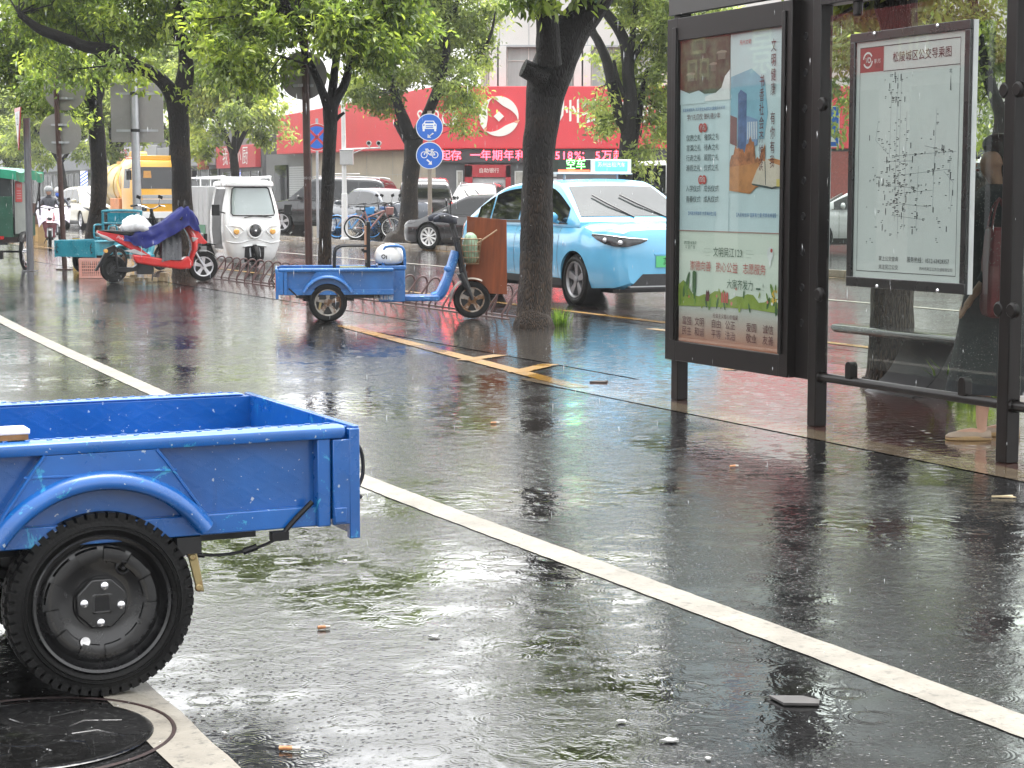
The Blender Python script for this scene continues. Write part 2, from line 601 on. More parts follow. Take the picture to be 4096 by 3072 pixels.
M['amber'] = mat('amber_lens', (0.8, 0.4, 0.08), 0.15, coat=0.6, var=0.1)
M['redlens'] = mat('red_lens', (0.45, 0.015, 0.015), 0.12, coat=0.8, var=0.1)
M['skin'] = mat('skin', (0.52, 0.31, 0.22), 0.45, var=0.1, vs=8)
M['hair'] = mat('black_hair', (0.012, 0.010, 0.009), 0.4, var=0.3, vs=30)


def bark():
    m, nt, p = newmat('wet_bark')
    co = nd(nt, 'TexCoord').outputs['Object']
    mp = nd(nt, 'Mapping', {'Vector': co, 'Scale': (1, 1, 0.16)}).outputs[0]
    v = nd(nt, 'TexVoronoi', {'Vector': mp, 'Scale': 62.0, 'Randomness': 1.0}, feature='DISTANCE_TO_EDGE').outputs['Distance']
    n1 = nd(nt, 'TexNoise', {'Vector': mp, 'Scale': 22.0, 'Detail': 8.0, 'Roughness': 0.7}).outputs[0]
    n2 = nd(nt, 'TexNoise', {'Vector': co, 'Scale': 1.6, 'Detail': 4.0}).outputs[0]
    crack = ramp(nt, v, [(0.0, 0), (0.30, 1)])
    z = nd(nt, 'SeparateXYZ', {0: co}).outputs[2]
    dry = math_(nt, 'ADD', math_(nt, 'MULTIPLY', n2, 1.5), math_(nt, 'MULTIPLY', z, -0.30))
    wetc = ramp(nt, n1, [(0.35, (0.003, 0.0028, 0.0028)), (0.7, (0.014, 0.012, 0.011))])
    dryc = ramp(nt, n1, [(0.3, (0.022, 0.014, 0.009)), (0.7, (0.11, 0.07, 0.042))])
    c = mix(nt, ramp(nt, dry, [(0.15, 0), (0.55, 1)]), wetc, dryc)
    c = mix(nt, crack, (0.007, 0.006, 0.005), c)
    nt.links.new(c, p.inputs['Base Color'])
    p.inputs['Roughness'].default_value = 0.5
    p.inputs['Specular IOR Level'].default_value = 0.25
    h = math_(nt, 'ADD', math_(nt, 'MULTIPLY', crack, 0.7), math_(nt, 'MULTIPLY', n1, 0.6))
    bp = nd(nt, 'Bump', {'Height': h, 'Strength': 0.9, 'Distance': 0.02})
    nt.links.new(bp.outputs[0], p.inputs['Normal'])
    return m


M['bark'] = bark()
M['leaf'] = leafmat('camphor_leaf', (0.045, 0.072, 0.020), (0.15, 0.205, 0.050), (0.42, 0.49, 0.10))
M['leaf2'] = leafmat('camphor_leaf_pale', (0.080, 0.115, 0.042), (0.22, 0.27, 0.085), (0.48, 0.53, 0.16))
# ------------------------------------------------------------------ ground, street, paving, markings


def sheet(name, pts, z, m, kind='structure'):
    b = MB(m)
    b.add([(p[0], p[1], z) for p in pts], [tuple(range(len(pts)))])
    o = b.build(name, smooth=30)
    if o.data.polygons[0].normal.z < 0:
        o.data.flip_normals()
    return struct(o, kind)


def strip(name, cl, w, z, m):
    """painted line of width w along centre points (s, t)"""
    b = MB(m)
    P = [ST(*q) for q in catmull(cl, 8)] if len(cl) > 2 else [ST(*q) for q in cl]
    Q = []
    for p, q in zip(P, P[1:]):
        k = max(1, min(160, int((q - p).length / .05))) if (q - p).length < 40 else 1
        Q += [p.lerp(q, i / k) for i in range(k)]
    P = Q + [P[-1]]
    L, R = [], []
    for i, p in enumerate(P):
        tg = (P[min(i + 1, len(P) - 1)] - P[max(0, i - 1)]).normalized()
        sd = V((-tg.y, tg.x, 0)) * w / 2
        e1, e2 = (1 + .07 * mnoise.noise(p * 9 + V((s_, 0, 0))) + .05 * mnoise.noise(p * 31 + V((s_, 0, 0))) for s_ in (1, 7))     # chipped edges
        L.append(p + sd * e1)
        R.append(p - sd * e2)
    n = len(P)
    b.add([(q.x, q.y, z) for q in L + R], [(i, i + 1, n + i + 1, n + i) for i in range(n - 1)])
    o = b.build(name)
    if o.data.polygons[0].normal.z < 0:
        o.data.flip_normals()
    return struct(o)


KERB = 18.9          # far kerb line
AP = 0.12            # height of the far pavement
FAC = 29.3           # far building line
sheet('ground', [(-400, -200), (400, -200), (400, 500), (-400, 500)], 0.0, M['asphalt'])
sheet('road', [ST(10.0, -60), ST(KERB, -60), ST(KERB, 320), ST(10.0, 320)], 0.004, M['road'])
sheet('bus_stop_paving', [ST(6.42, -12), ST(9.98, -12), ST(9.98, 12.35), ST(6.42, 12.35)], 0.004, M['paver'])
sheet('tree_strip_paving', [ST(7.0, 12.36), ST(9.98, 12.36), ST(9.98, 19.0), ST(7.0, 19.0)], 0.004, M['concrete'])
sheet('rack_paving', [ST(8.0, 19.01), ST(9.98, 19.01), ST(9.98, 46), ST(8.0, 46)], 0.004, M['paver'])
b = MB(M['stone'])
t = -12.0
while t < 12.2:
    b.add([ST(6.18, t + .004, .004), ST(6.42, t + .004, .004), ST(6.42, t + .796, .004), ST(6.18, t + .796, .004)], [(0, 1, 2, 3)])
    t += 0.8
o = b.build('kerb_stones')
struct(o)
strip('lane_marking', [(3.30, -6), (3.31, 3.8), (3.28, 8.5), (3.44, 13), (3.86, 20.7), (4.6, 30)], 0.15, 0.003, M['white_line'])
strip('lane_marking', [(1.26, -4), (1.26, 14)], 0.15, 0.003, M['white_line'])
strip('yellow_marking', [(6.30, 12.0), (7.02, 18.85)], 0.15, 0.006, M['yellow_line'])
for (p0, p1) in (((1112, 806), (1190, 788)), ((1000, 780), (1082, 768))):
    p0, p1 = ground(*p0), ground(*p1)
    strip('yellow_marking', [(p0.dot(N), p0.dot(D)), (p1.dot(N), p1.dot(D))], 0.15, 0.008, M['yellow_line'])
strip('yellow_marking', [(8.0, 12.7), (9.2, 13.6), (9.75, 15.4), (9.75, 17.0)], 0.13, 0.008, M['yellow_line'])
strip('road_marking', [(10.35, -40), (10.35, 300)], 0.12, 0.008, M['yellow_line'])
strip('road_marking', [(14.6, -40), (14.6, 300)], 0.14, 0.008, M['white_line'])
strip('road_marking', [(18.5, -40), (18.5, 300)], 0.12, 0.008, M['yellow_line'])
b = MB(M['concrete'])
b.add([ST(KERB, -60, -.02), ST(KERB + .01, -60, AP), ST(120, -60, AP), ST(120, 320, AP), ST(KERB + .01, 320, AP), ST(KERB, 320, -.02)],
      [(0, 1, 4, 5), (1, 2, 3, 4)])
struct(b.build('far_pavement'))
b = MB(M['stone'])
for k in range(100):
    t = -20 + k * 1.2
    b.bx(-.05, .12, -.594, .594, 0.0, AP + .004)
    for i in range(len(b.v) - 8, len(b.v)):
        q = b.v[i]
        b.v[i] = ST(KERB - .06 + q.x, t + q.y, q.z)
struct(b.build('far_kerb', bevel=0.01))
# manhole cover in the near bay
mh = thing('manhole_cover', 'round cast iron manhole cover with raised flower pattern beside the blue trike wheel', 'manhole cover', (-1.25, 4.75, 0))
iron = wet('wet_cast_iron', 'asphalt', 0.5, 0.12, 0.3, 0.5, 0.3, 0.3)
b = MB(iron)
b.lathe([(0.0, 0.0055), (0.285, 0.0055), (0.29, 0.007), (0.31, 0.007), (0.315, 0.004)], n=64)
for k in range(10):
    a = k * pi / 5
    b.tube([(0.09 * cos(a), 0.09 * sin(a), .0035), (.17 * cos(a + .25), .17 * sin(a + .25), .0025), (.25 * cos(a - .05), .25 * sin(a - .05), .0035)], [.0035, .0052, .0035], 6)
b.lathe([(0.09, .005), (0.095, .0072), (0.105, .0072), (0.11, .005)], n=40)
b.build('lid', mh)
b = MB(mat('red_brown_rim_dirt', (0.016, 0.005, 0.0045), 0.5, var=0.5, vs=20))
b.lathe([(0.362, 0.003), (0.364, 0.0055), (0.372, 0.0055), (0.374, 0.003)], n=64)
b.build('rim', mh)

# ------------------------------------------------------------------ trees


def leaves(center_blobs, n, size, rng, droop=0.5, sigma=0.16, per=55):
    """arrays of vertices, faces and tone for leaf blades grouped on twigs inside ellipsoids"""
    vol = np.array([b[1] * b[1] * b[2] for b in center_blobs]) ** 0.8
    vol = vol / vol.sum()
    nc = max(6, n // per)
    bi = rng.choice(len(center_blobs), nc, p=vol)
    C = np.array([tuple(b[0]) for b in center_blobs])[bi]
    R = np.array([(b[1], b[1], b[2]) for b in center_blobs])[bi]
    u = rng.normal(size=(nc, 3))
    u /= np.linalg.norm(u, axis=1)[:, None]
    rad = rng.uniform(0.15, 1, nc) ** 0.45
    tw = C + u * R * rad[:, None]
    tone_t = rng.beta(2.0, 2.6, nc)
    young = rng.random(nc) < 0.22
    tone_t[young] = rng.uniform(0.65, 1.0, young.sum())
    ci = rng.integers(0, nc, n)
    dirv = u[ci]
    sg = sigma * rng.uniform(0.7, 1.5, nc)[ci]
    pos = tw[ci] + rng.normal(size=(n, 3)) * sg[:, None] * np.array([1, 1, .7])
    ax = rng.normal(size=(n, 3)) * 0.8 + dirv * 0.6 + np.array([0, 0, -droop])
    ax /= np.linalg.norm(ax, axis=1)[:, None]
    up = rng.normal(size=(n, 3)) * 0.55 + np.array([0, 0, 1.0])
    sd = np.cross(ax, up)
    sd /= np.maximum(np.linalg.norm(sd, axis=1), 1e-6)[:, None]
    nr = np.cross(sd, ax)
    L = size * rng.uniform(0.65, 1.25, n)[:, None]
    W = L * 0.21
    v = np.empty((n, 6, 3))
    v[:, 0] = pos
    v[:, 1] = pos + ax * L * 0.38 + sd * W + nr * W * 0.35
    v[:, 2] = pos + ax * L * 0.72 + sd * W * 0.72 + nr * W * 0.2
    v[:, 3] = pos + ax * L - nr * L * 0.08
    v[:, 4] = pos + ax * L * 0.72 - sd * W * 0.72 + nr * W * 0.2
    v[:, 5] = pos + ax * L * 0.38 - sd * W + nr * W * 0.35
    tone = np.clip(tone_t[ci] * 0.8 + rng.normal(size=n) * 0.13 + 0.06, 0, 1)
    return v.reshape(-1, 3), tone, tw


def tree(label, base, limbs, blobs, n, leaf, m='leaf', seed=1, group=None, sigma=0.16, twigs=True, name='street_tree'):
    """limbs: lists of (point, radius); blobs: (centre, horizontal radius, vertical radius)"""
    base = V(base)
    th = thing(name, label, 'tree', base, group=group)
    rng = np.random.default_rng(seed)
    b = MB(M['bark'])
    for k, L in enumerate(limbs):
        if k == 0:
            L = [(L[0][0] - V((0, 0, .25)), L[0][1] * 1.12)] + L
        P = catmull([tuple(V(p) - base) + (r,) for p, r in L], 7)
        b.tube([V(q[:3]) for q in P], [max(q[3], 0.006) for q in P], 14 if L[0][1] > .1 else 9, rough=0.13, seed=seed + k)
    bl = [(V(c) - base, rx, rz) for c, rx, rz in blobs]
    v, tone, tw = leaves(bl, int(n * 1.0), leaf * 1.16, rng, sigma=sigma)
    if twigs:
        ends = [V(L[-1][0]) - base for L in limbs] + [V(L[len(L) // 2][0]) - base for L in limbs]
        for k in rng.choice(len(tw), min(60, len(tw)), replace=False):
            q = V(tw[k])
            e = min(ends, key=lambda p: (p - q).length)
            if (e - q).length < 2.2:
                mid = (e + q) / 2 + V(rng.normal(size=3) * .12)
                b.tube([e, mid, q], [.018, .011, .005], 5)
    b.build('trunk', th, smooth=60)
    me = bpy.data.meshes.new('crown')
    nn = len(v) // 6
    me.vertices.add(len(v))
    me.vertices.foreach_set('co', v.ravel())
    idx = (np.arange(nn)[:, None] * 6 + np.array([0, 1, 2, 3, 0, 3, 4, 5])[None]).ravel()
    me.loops.add(len(idx))
    me.loops.foreach_set('vertex_index', idx.astype(np.int32))
    me.polygons.add(nn * 2)
    me.polygons.foreach_set('loop_start', np.arange(nn * 2, dtype=np.int32) * 4)
    a = me.attributes.new('tone', 'FLOAT', 'POINT')
    a.data.foreach_set('value', np.repeat(tone, 6).astype(np.float32))
    me.materials.append(M[m])
    me.update(calc_edges=True)
    me.validate()
    o = bpy.data.objects.new('crown', me)
    SC.collection.objects.link(o)
    o.parent = th
    return th


def limb(Y, pts, dy=0.0):
    n = len(pts)
    return [(at(u, v, Y + dy * i / max(1, n - 1)), r) for i, (u, v, r) in enumerate(pts)]


def blob(Y, l):
    return [(at(u, v, Y + (q[1] if len(q) > 1 else 0)), q[0], q[0] * 0.72) for (u, v, *q) in l]


ROW = 'street trees along the near side of the road'
Y = 19.6
tree('thick dark wet tree with a cut stub, standing in front of the light blue taxi', ground(1158, 710), [
    limb(Y, [(1152, 706, .235), (1153, 685, .2), (1155, 640, .185), (1158, 560, .172), (1161, 440, .163), (1164, 330, .165), (1173, 230, .185), (1184, 175, .215), (1207, 120, .215), (1237, 60, .19), (1288, 0, .165), (1340, -80, .14), (1400, -200, .08)], 0.5),
    limb(Y, [(1188, 140, .14), (1184, 70, .125), (1180, 0, .11), (1170, -100, .09), (1150, -220, .05)], -0.3),
    limb(Y, [(1178, 172, .14), (1152, 156, .105), (1130, 146, .095)], -0.05)],
    blob(Y, [(1150, -25, .30, -.5), (1215, -20, .3, -.6), (1270, -28, .26, -.5), (1120, -60, .4, .2), (1250, -120, .6), (1190, -190, .7, .3), (1330, -170, .75), (1420, -260, .6), (1180, 8, .12, -.7)]),
    15000, .105, seed=3, group=ROW, sigma=.11)
Y = 25.5
tree('slim dark tree forking into three limbs behind the blue trike with black chair', ground(700, 640), [
    limb(Y, [(694, 646, .13), (699, 600, .1), (703, 500, .088), (708, 400, .086), (712, 300, .09), (714, 240, .105), (714, 212, .10)]),
    limb(Y, [(712, 240, .075), (703, 216, .066), (690, 180, .055), (672, 140, .045), (655, 105, .04), (640, 30, .03)], -.4),
    limb(Y, [(714, 235, .07), (722, 160, .058), (728, 110, .05), (735, 10, .04), (738, -90, .03)], .3),
    limb(Y, [(716, 240, .075), (728, 212, .066), (745, 180, .06), (757, 130, .05), (768, 50, .04), (795, -60, .03)]),
    limb(Y, [(714, 270, .05), (732, 252, .028), (744, 243, .018)])],
    blob(Y, [(500, 110, .36, -.5), (470, 150, .22, -.7), (545, 160, .24, -.4), (455, 60, .4), (590, 70, .42, -.6), (640, 40, .36, .4), (620, 105, .2, -.6), (700, 50, .42, -.6), (740, 95, .22, -.7), (790, 75, .4, -.4), (845, 105, .34, -.3), (800, 130, .25, -.3), (870, 60, .4, .2), (550, 20, .5), (830, 10, .5), (660, -20, .6), (740, -60, .5), (600, -70, .5), (840, -60, .5), (520, -60, .6), (560, 130, .3, .4), (610, 150, .16, -.3)]),
    17000, .095, seed=5, group=ROW, sigma=.10)
Y = 31.8
tree('dark tree with a long thick bough reaching to the left, rising behind the red scooter', ground(397, 597), [
    limb(Y, [(398, 600, .22), (396, 560, .178), (394, 440, .168), (390, 330, .165), (385, 245, .18), (383, 205, .19)]),
    limb(Y, [(388, 225, .16), (397, 180, .15), (402, 140, .135), (400, 100, .13), (390, 70, .128), (390, 0, .12), (395, -120, .09)]),
    limb(Y, [(380, 225, .14), (362, 188, .125), (340, 166, .11), (318, 152, .1), (296, 142, .1), (265, 122, .11), (228, 107, .11), (190, 101, .10), (161, 91, .095), (120, 76, .09), (84, 62, .08), (40, 30, .05)], -.6),
    limb(Y, [(340, 170, .08), (310, 155, .075), (270, 148, .06), (235, 142, .04)], .3)],
    blob(Y, [(290, 128, .36, -1.0), (300, 175, .2, .6), (265, 90, .34, .5), (330, 60, .45, .3), (250, 40, .55), (420, 30, .35, .4), (495, 60, .5), (520, 130, .42, .3), (470, 165, .3, .5), (545, 185, .26, .4), (375, 30, .3, -.7), (345, 70, .28, .5), (370, -30, .8), (180, 30, .55, .6), (100, 20, .6, .5), (190, 60, .28, .6), (560, 0, .9), (320, -70, .8), (120, -50, .8), (480, -60, .8), (140, 130, .4, .7), (90, 110, .4, .8), (225, 160, .35, .8), (390, 215, .15, -.4)]),
    21000, .1, seed=8, group=ROW, sigma=.12)
Y = 37.6
tree('dark leaning tree behind the teal trike, its crown hiding the round sign backs', ground(200, 572), [
    limb(Y, [(194, 576, .22), (203, 510, .175), (212, 440, .165), (214, 380, .163), (210, 300, .163), (206, 250, .165), (200, 205, .18)]),
    limb(Y, [(202, 230, .15), (193, 180, .145), (178, 130, .11), (155, 60, .09), (120, -40, .07)], -.5),
    limb(Y, [(204, 225, .14), (216, 180, .11), (228, 130, .09), (238, 60, .08), (240, -40, .05)], .5)],
    blob(Y, [(100, 130, .75), (55, 150, .6), (140, 175, .5, -.5), (115, 215, .45, -.6), (195, 140, .5, -.6), (235, 110, .5), (165, 255, .28, -.8), (150, 235, .2, -.8), (40, 60, .8), (20, 110, .6), (-30, 120, .8), (140, -20, 1.2), (-40, 0, 1.3), (200, 60, .6), (80, 190, .45), (60, 230, .28), (270, 60, .6), (108, 175, .42, -3.3), (150, 150, .45, -3.2), (60, 165, .3, -3.2), (165, 250, .2, -3.2)]),
    21000, .105, seed=11, group=ROW, sigma=.13)
Y = 13.7
tree('grey brown tree trunk seen through the shelter glass below the route map', ground(1925, 833), [
    limb(Y, [(1922, 838, .22), (1925, 810, .18), (1927, 700, .16), (1930, 560, .152), (1935, 400, .15), (1940, 200, .15), (1945, 40, .13), (1950, -100, .11)]),
    limb(Y, [(1943, 90, .1), (1900, -20, .07), (1860, -120, .05)])],
    blob(Y, [(1850, -25, .22, .6), (1900, -30, .24, .7), (1950, -70, .4, .4), (1870, -160, .6), (2000, -160, .6)]),
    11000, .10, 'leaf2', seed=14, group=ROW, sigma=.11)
FAR = 'street trees along the far side of the road'
Y = 51.5
tree('grey trunked tree spreading over the parked cars, beside the two round blue signs', at(880, 516, Y), [
    limb(Y, [(873, 520, .55), (877, 508, .36), (881, 490, .29), (884, 440, .24), (887, 380, .225), (892, 325, .25), (894, 300, .26)]),
    limb(Y, [(890, 310, .19), (880, 282, .18), (863, 235, .15), (850, 195, .12), (835, 150, .1), (815, 90, .07)], -.5),
    limb(Y, [(895, 312, .2), (908, 280, .17), (926, 240, .15), (945, 195, .14), (958, 150, .12), (965, 100, .1), (958, 40, .09), (945, 0, .08), (930, -80, .05)]),
    limb(Y, [(938, 212, .1), (985, 172, .08), (1022, 135, .065), (1048, 100, .055), (1062, 68, .04), (1070, 25, .02)], -.7),
    limb(Y, [(890, 320, .14), (868, 285, .11), (855, 262, .09)]),
    limb(Y, [(958, 60, .08), (985, 10, .07), (1010, -50, .05)])],
    blob(Y, [(800, 185, .85), (838, 215, .42), (770, 205, .35), (870, 140, .9), (925, 135, .85, .5), (995, 185, .7, -.8), (1030, 120, .55), (1045, 60, .5), (985, 215, .45, .3), (992, 268, .36, -.9), (1000, 225, .5, -.9), (880, 50, 1.1), (950, 60, 1.0, .8), (1000, 10, .9), (920, -60, 1.2), (1075, 10, .45), (800, 110, .7), (975, 300, .18, -.8), (815, 245, .2)]),
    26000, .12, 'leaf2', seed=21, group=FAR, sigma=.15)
Y = 43
tree('pale green many-limbed tree rising right behind the light blue taxi roof', at(1350, 560, Y) * V((1, 1, 0)) + V((0, 0, AP)), [
    limb(Y, [(1352, 570, .3), (1351, 470, .21), (1349, 395, .19), (1354, 318, .175), (1362, 220, .16), (1357, 170, .15), (1355, 132, .14), (1348, 88, .13), (1329, 52, .12), (1305, 18, .1), (1288, -50, .08)]),
    limb(Y, [(1356, 290, .15), (1338, 246, .14), (1325, 198, .13), (1312, 136, .12), (1292, 90, .1), (1278, 62, .09), (1262, 0, .06)], .4),
    limb(Y, [(1358, 150, .08), (1369, 122, .07), (1388, 95, .06), (1405, 70, .05)], .2),
    limb(Y, [(1358, 120, .09), (1366, 80, .08), (1368, 40, .07), (1380, -30, .06)], .3),
    limb(Y, [(1352, 215, .07), (1335, 172, .05), (1326, 130, .035)], -.3),
    limb(Y, [(1364, 330, .12), (1375, 270, .1), (1385, 210, .08), (1400, 150, .06)], .5)],
    blob(Y, [(1425, 60, .75), (1395, 140, .6, .6), (1408, 215, .55, .4), (1300, 250, .42, .4), (1312, 290, .3, -.4), (1290, 215, .3), (1420, 285, .42), (1392, 330, .32, -.5), (1402, 372, .26, -.5), (1340, 180, .35, .8), (1372, 20, .6, .8), (1440, -30, .9), (1445, 160, .5), (1450, 240, .5), (1300, 130, .3, .8), (1330, -60, .9), (1355, 355, .2, -.4), (1375, 385, .15, -.5), (1500, 60, 1.2)]),
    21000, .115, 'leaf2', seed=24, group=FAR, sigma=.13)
Y = 33.5
tree('leafy tree with a dark bent bough seen through the shelter glass around the route map', ground(2090, 600) * V((1, 1, 0)) + V((0, 0, AP)), [
    limb(Y, [(2090, 600, .2), (2110, 500, .17), (2150, 330, .14), (2162, 255, .12), (2142, 190, .11), (2120, 115, .1), (2108, 50, .09), (2095, -60, .07)]),
    limb(Y, [(2155, 300, .1), (2190, 200, .08), (2215, 80, .06)]),
    limb(Y, [(2125, 430, .12), (2050, 300, .1), (1930, 200, .08), (1820, 120, .05)], .6)],
    blob(Y, [(1820, 110, .5), (1850, 50, .6), (1900, 90, .7), (1960, 40, .8), (2050, 60, .7), (2120, 150, .4, .7), (2125, 250, .34, .7), (2140, 60, .6), (1815, 200, .4), (2060, 200, .7), (1900, 230, .6), (2130, 310, .28, .5), (2200, 120, .6), (1950, -60, 1.0), (2150, -60, .9), (1830, -40, .8), (1800, 265, .2)]),
    19000, .115, 'leaf2', seed=27, group=FAR, sigma=.15)
# the far row running on down the street: every tree a trunk with two limbs and its own crown
rr = random.Random(4)
FARLAB = ['bright green tree in front of the grey shops, left of the red bank sign', 'full round green tree behind the white cargo tricycle',
          'pale tree behind the back of the square road sign', 'hazy green tree above the yellow tanker truck', 'faded green tree down the road beside the round sign back',
          'pale hazy tree at the left edge above the green canopy', 'faint tree far down the road, behind the riders', 'farthest faint tree down the road at the left edge']
for k, t in enumerate([67, 76, 87, 98, 112, 128, 146, 166]):
    p = ST(21.0 + rr.uniform(-.5, .8), t, AP)
    h = rr.uniform(2.7, 3.3)
    q = [p + V((rr.uniform(-.3, .3), 0, h)) for _ in range(1)][0]
    L = [[(p, .22), (p + V((.05, 0, 1.2)), .17), (q, .16)]]
    bl = []
    for j in range(4):
        a = rr.uniform(0, 6.28)
        e = q + V((cos(a) * 1.5, sin(a) * 1.5, rr.uniform(1.4, 2.4)))
        L.append([(q - V((0, 0, .1)), .11), ((q + e) / 2 + V((0, 0, .2)), .08), (e, .04)])
        bl.append((e + V((0, 0, .4)), 1.0, .75))
        bl.append((e + V((cos(a) * .7, sin(a) * .7, -.7)), .75, .55))
    bl += [(q + V((0, 0, 2.6)), 1.9, 1.3), (q + V((rr.uniform(-1, 1), 0, 3.8)), 1.6, 1.2), (q + V((rr.uniform(-1.4, 1.4), -.8, .5)), .7, .5), (q + V((rr.uniform(-1.6, 1.6), -.9, .0)), .5, .35)]
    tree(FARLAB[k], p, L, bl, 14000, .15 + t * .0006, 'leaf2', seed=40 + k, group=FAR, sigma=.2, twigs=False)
# a bushy grass tuft at the foot of the near tree
th = thing('grass_tuft', 'bright green grass tuft at the foot of the thick dark tree', 'grass tuft', ground(1205, 706))
b = MB(leafmat('fresh_grass', (.04, .075, .015), (.08, .14, .03), (.19, .26, .06)))
rg = random.Random(2)
for k in range(170):
    a, r0 = rg.uniform(0, 6.28), rg.uniform(0, .09)
    x, y = r0 * cos(a) + rg.uniform(-.05, .08), r0 * sin(a)
    hh, bnd = rg.uniform(.07, .24), rg.uniform(.02, .12)
    w = V((-sin(a), cos(a), 0)) * .004
    p0, p1, p2 = V((x, y, 0)), V((x + cos(a) * bnd * .4, y + sin(a) * bnd * .4, hh * .65)), V((x + cos(a) * bnd, y + sin(a) * bnd, hh))
    b.add([p0 - w, p0 + w, p1 + w * .8, p1 - w * .8, p2], [(0, 1, 2, 3), (3, 2, 4)])
o = b.build('blades', th)
at_ = o.data.attributes.new('tone', 'FLOAT', 'POINT')
at_.data.foreach_set('value', np.repeat(np.random.default_rng(1).random(170), 5).astype(np.float32))
th = thing('grass_patch', 'green grass tuft behind the bench, beside the grey brown trunk', 'grass tuft', ST(8.6, 10.5, .004))
c2 = o.copy()
SC.collection.objects.link(c2)
c2.parent = th
c2.scale = (2.6, 2.6, 1.2)
# ------------------------------------------------------------------ far buildings
bank = thing('bank_building', 'pale bank with a red signboard and a red LED text strip across the road', 'building', (-3.0, 74, AP))
BRED = mat('bank_sign_red', (0.66, 0.045, 0.060), 0.4, var=0.08, vs=.6, stretch=(1, 1, .3))
PANEL = mat('pale_wall_panel', (0.62, 0.60, 0.57), 0.45, var=0.06, vs=1.2)
BEIGE = mat('beige_stone_cladding', (0.42, 0.36, 0.28), 0.5, var=0.1, vs=2)
DSTONE = mat('dark_grey_cladding', (0.12, 0.12, 0.125), 0.35, var=0.12, vs=2)
WGLASS = mat('curtained_window', (0.42, 0.44, 0.43), 0.1, var=0.12, vs=1.5, stretch=(7, 7, .3))
LET = mat('white_sign_letter', (0.80, 0.78, 0.72), 0.4, var=0.04)
H_ = 1.28
# local frame: right front along +x at y = 0; left front runs from the origin along D
b = MB(BEIGE)
b.bx(0, 70, 0.02, 14, 0, 3.2, DSTONE)
b.build('ground_floor_wall', bank, bevel=.02)
b = MB(PANEL)
x = 1.75
b.bx(x, 70, 0.3, 14, 7.05, 13.5)
for xx in (2.3, 2.6, 5.6, 5.9, 9.0):
    b.bx(xx - .18, xx + .18, 0.12, .5, 5.45, 7.05)
b.bx(x, 70, 0.85, 14, 3.2, 7.06)
for xx in (2.51, 3.66, 4.81, 5.96, 7.11, 8.3):
    b.bx(xx - .012, xx + .012, .285, .31, 7.1, 13.4, M['grey'])
b.bx(x, 70, .27, .31, 7.02, 7.1, M['grey'])
b.build('upper_wall', bank)
for (x0, x1) in ((1.9, 2.1), (2.82, 5.35), (6.15, 8.7)):
    w = MB(WGLASS)
    w.bx(x0, x1, .78, .84, 5.5, 7.04)
    f = w.build('window', bank)
    w = MB(mat('window_frame_pale', (.66, .64, .6), .4))
    for fx in (x0, x0 + (x1 - x0) * .33, x0 + (x1 - x0) * .66, x1):
        w.bx(fx - .02, fx + .02, .72, .77, 5.5, 7.03)
    w.bx(x0, x1, .725, .775, 6.5, 6.54)
    w.bx(x0, x1, .7, .77, 5.44, 5.5)
    w.build('frame', f)
b = MB(BRED)
zb, zt = 3.02 - AP + .12, 5.5
b.prism([(0, -.45), (16.5, -.45), (16.5, .02), (0, .02)], 3.06, 5.46, 'xy')
b.build('sign_board', bank, bevel=.03)
LD = D.copy()
b = MB(BRED)
LL = 19.0
pa, pb = V((0, -.45, 0)) - LD * .02, LD * LL + V((-.1, -.4, 0))
nn_ = V((.9, .43, 0)) * .45
b.loft([[pa + V((0, 0, 3.06)), pa + V((0, 0, 5.46)), pa + nn_ + V((0, 0, 5.46)), pa + nn_ + V((0, 0, 3.06))],
        [pb + V((0, 0, 3.2)), pb + V((0, 0, 5.0)), pb + nn_ + V((0, 0, 5.0)), pb + nn_ + V((0, 0, 3.2))]])
b.build('side_sign_board', bank, bevel=.03)
# side wall under the side sign: beige cladding, shutter, dark doorway
b = MB(BEIGE)
R2 = Rz(RA)
b.M = R2
b.bx(.30, 10, 0, 15.2, 0, 3.25, BEIGE)
b.bx(.30, 10, 15.21, 22, 0, 3.25, DSTONE)
for yy in (2.2, 5.2, 8.2, 11.2, 14.2):
    b.bx(.29, .31, yy - .01, yy + .01, 0, 3.2, M['grey'])
for zz in (1.05, 2.1):
    b.bx(.288, .31, 0, 15.2, zz - .008, zz + .008, M['grey'])
b.M = None
b.build('side_wall', bank)
b = MB(mat('roller_shutter', (.42, .43, .43), .4, var=.06))
b.M = R2
for k in range(24):
    b.bx(.19, .28, 15.5, 18.2, .1 + k * .105, .1 + k * .105 + .085)
b.M = None
b.build('shutter', bank)
b = MB(M['glass_dark'])
b.M = R2
b.bx(.2, .29, 18.6, 20.4, .05, 2.7)
b.M = None
b.build('doorway', bank)
b = MB(BEIGE)
b.M = R2
b.bx(.9, 10, -.5, 22, 3.3, 5.0)
b.M = None
b.build('side_parapet', bank)
# LED strip
LEDR = mat('led_red', (1.0, 0.03, 0.05), .4, var=0, em=2.6)
b = MB(mat('led_panel_black', (.05, .045, .05), .4))
b.bx(.0, 9.5, -.30, -.02, 2.52, 3.04)
b.build('led_panel', bank)
b = MB(LEDR)
xs = [(0.40, '起'), (.80, '存'), (1.08, '：'), (1.57, '一'), (1.98, '年'), (2.43, '期'), (2.87, '年'), (3.33, '利'), (3.78, '率'), (4.2, '1'), (4.45, '.'), (4.78, '5'), (5.03, '1'), (5.27, '8'), (5.57, '%'), (5.88, '；'), (6.35, '5'), (6.70, '万'), (7.16, '起')]
for x, ch in xs:
    b.text(ch, .42, Tr(x, -.312, 2.78) @ UP)
b.build('lettering', bank)
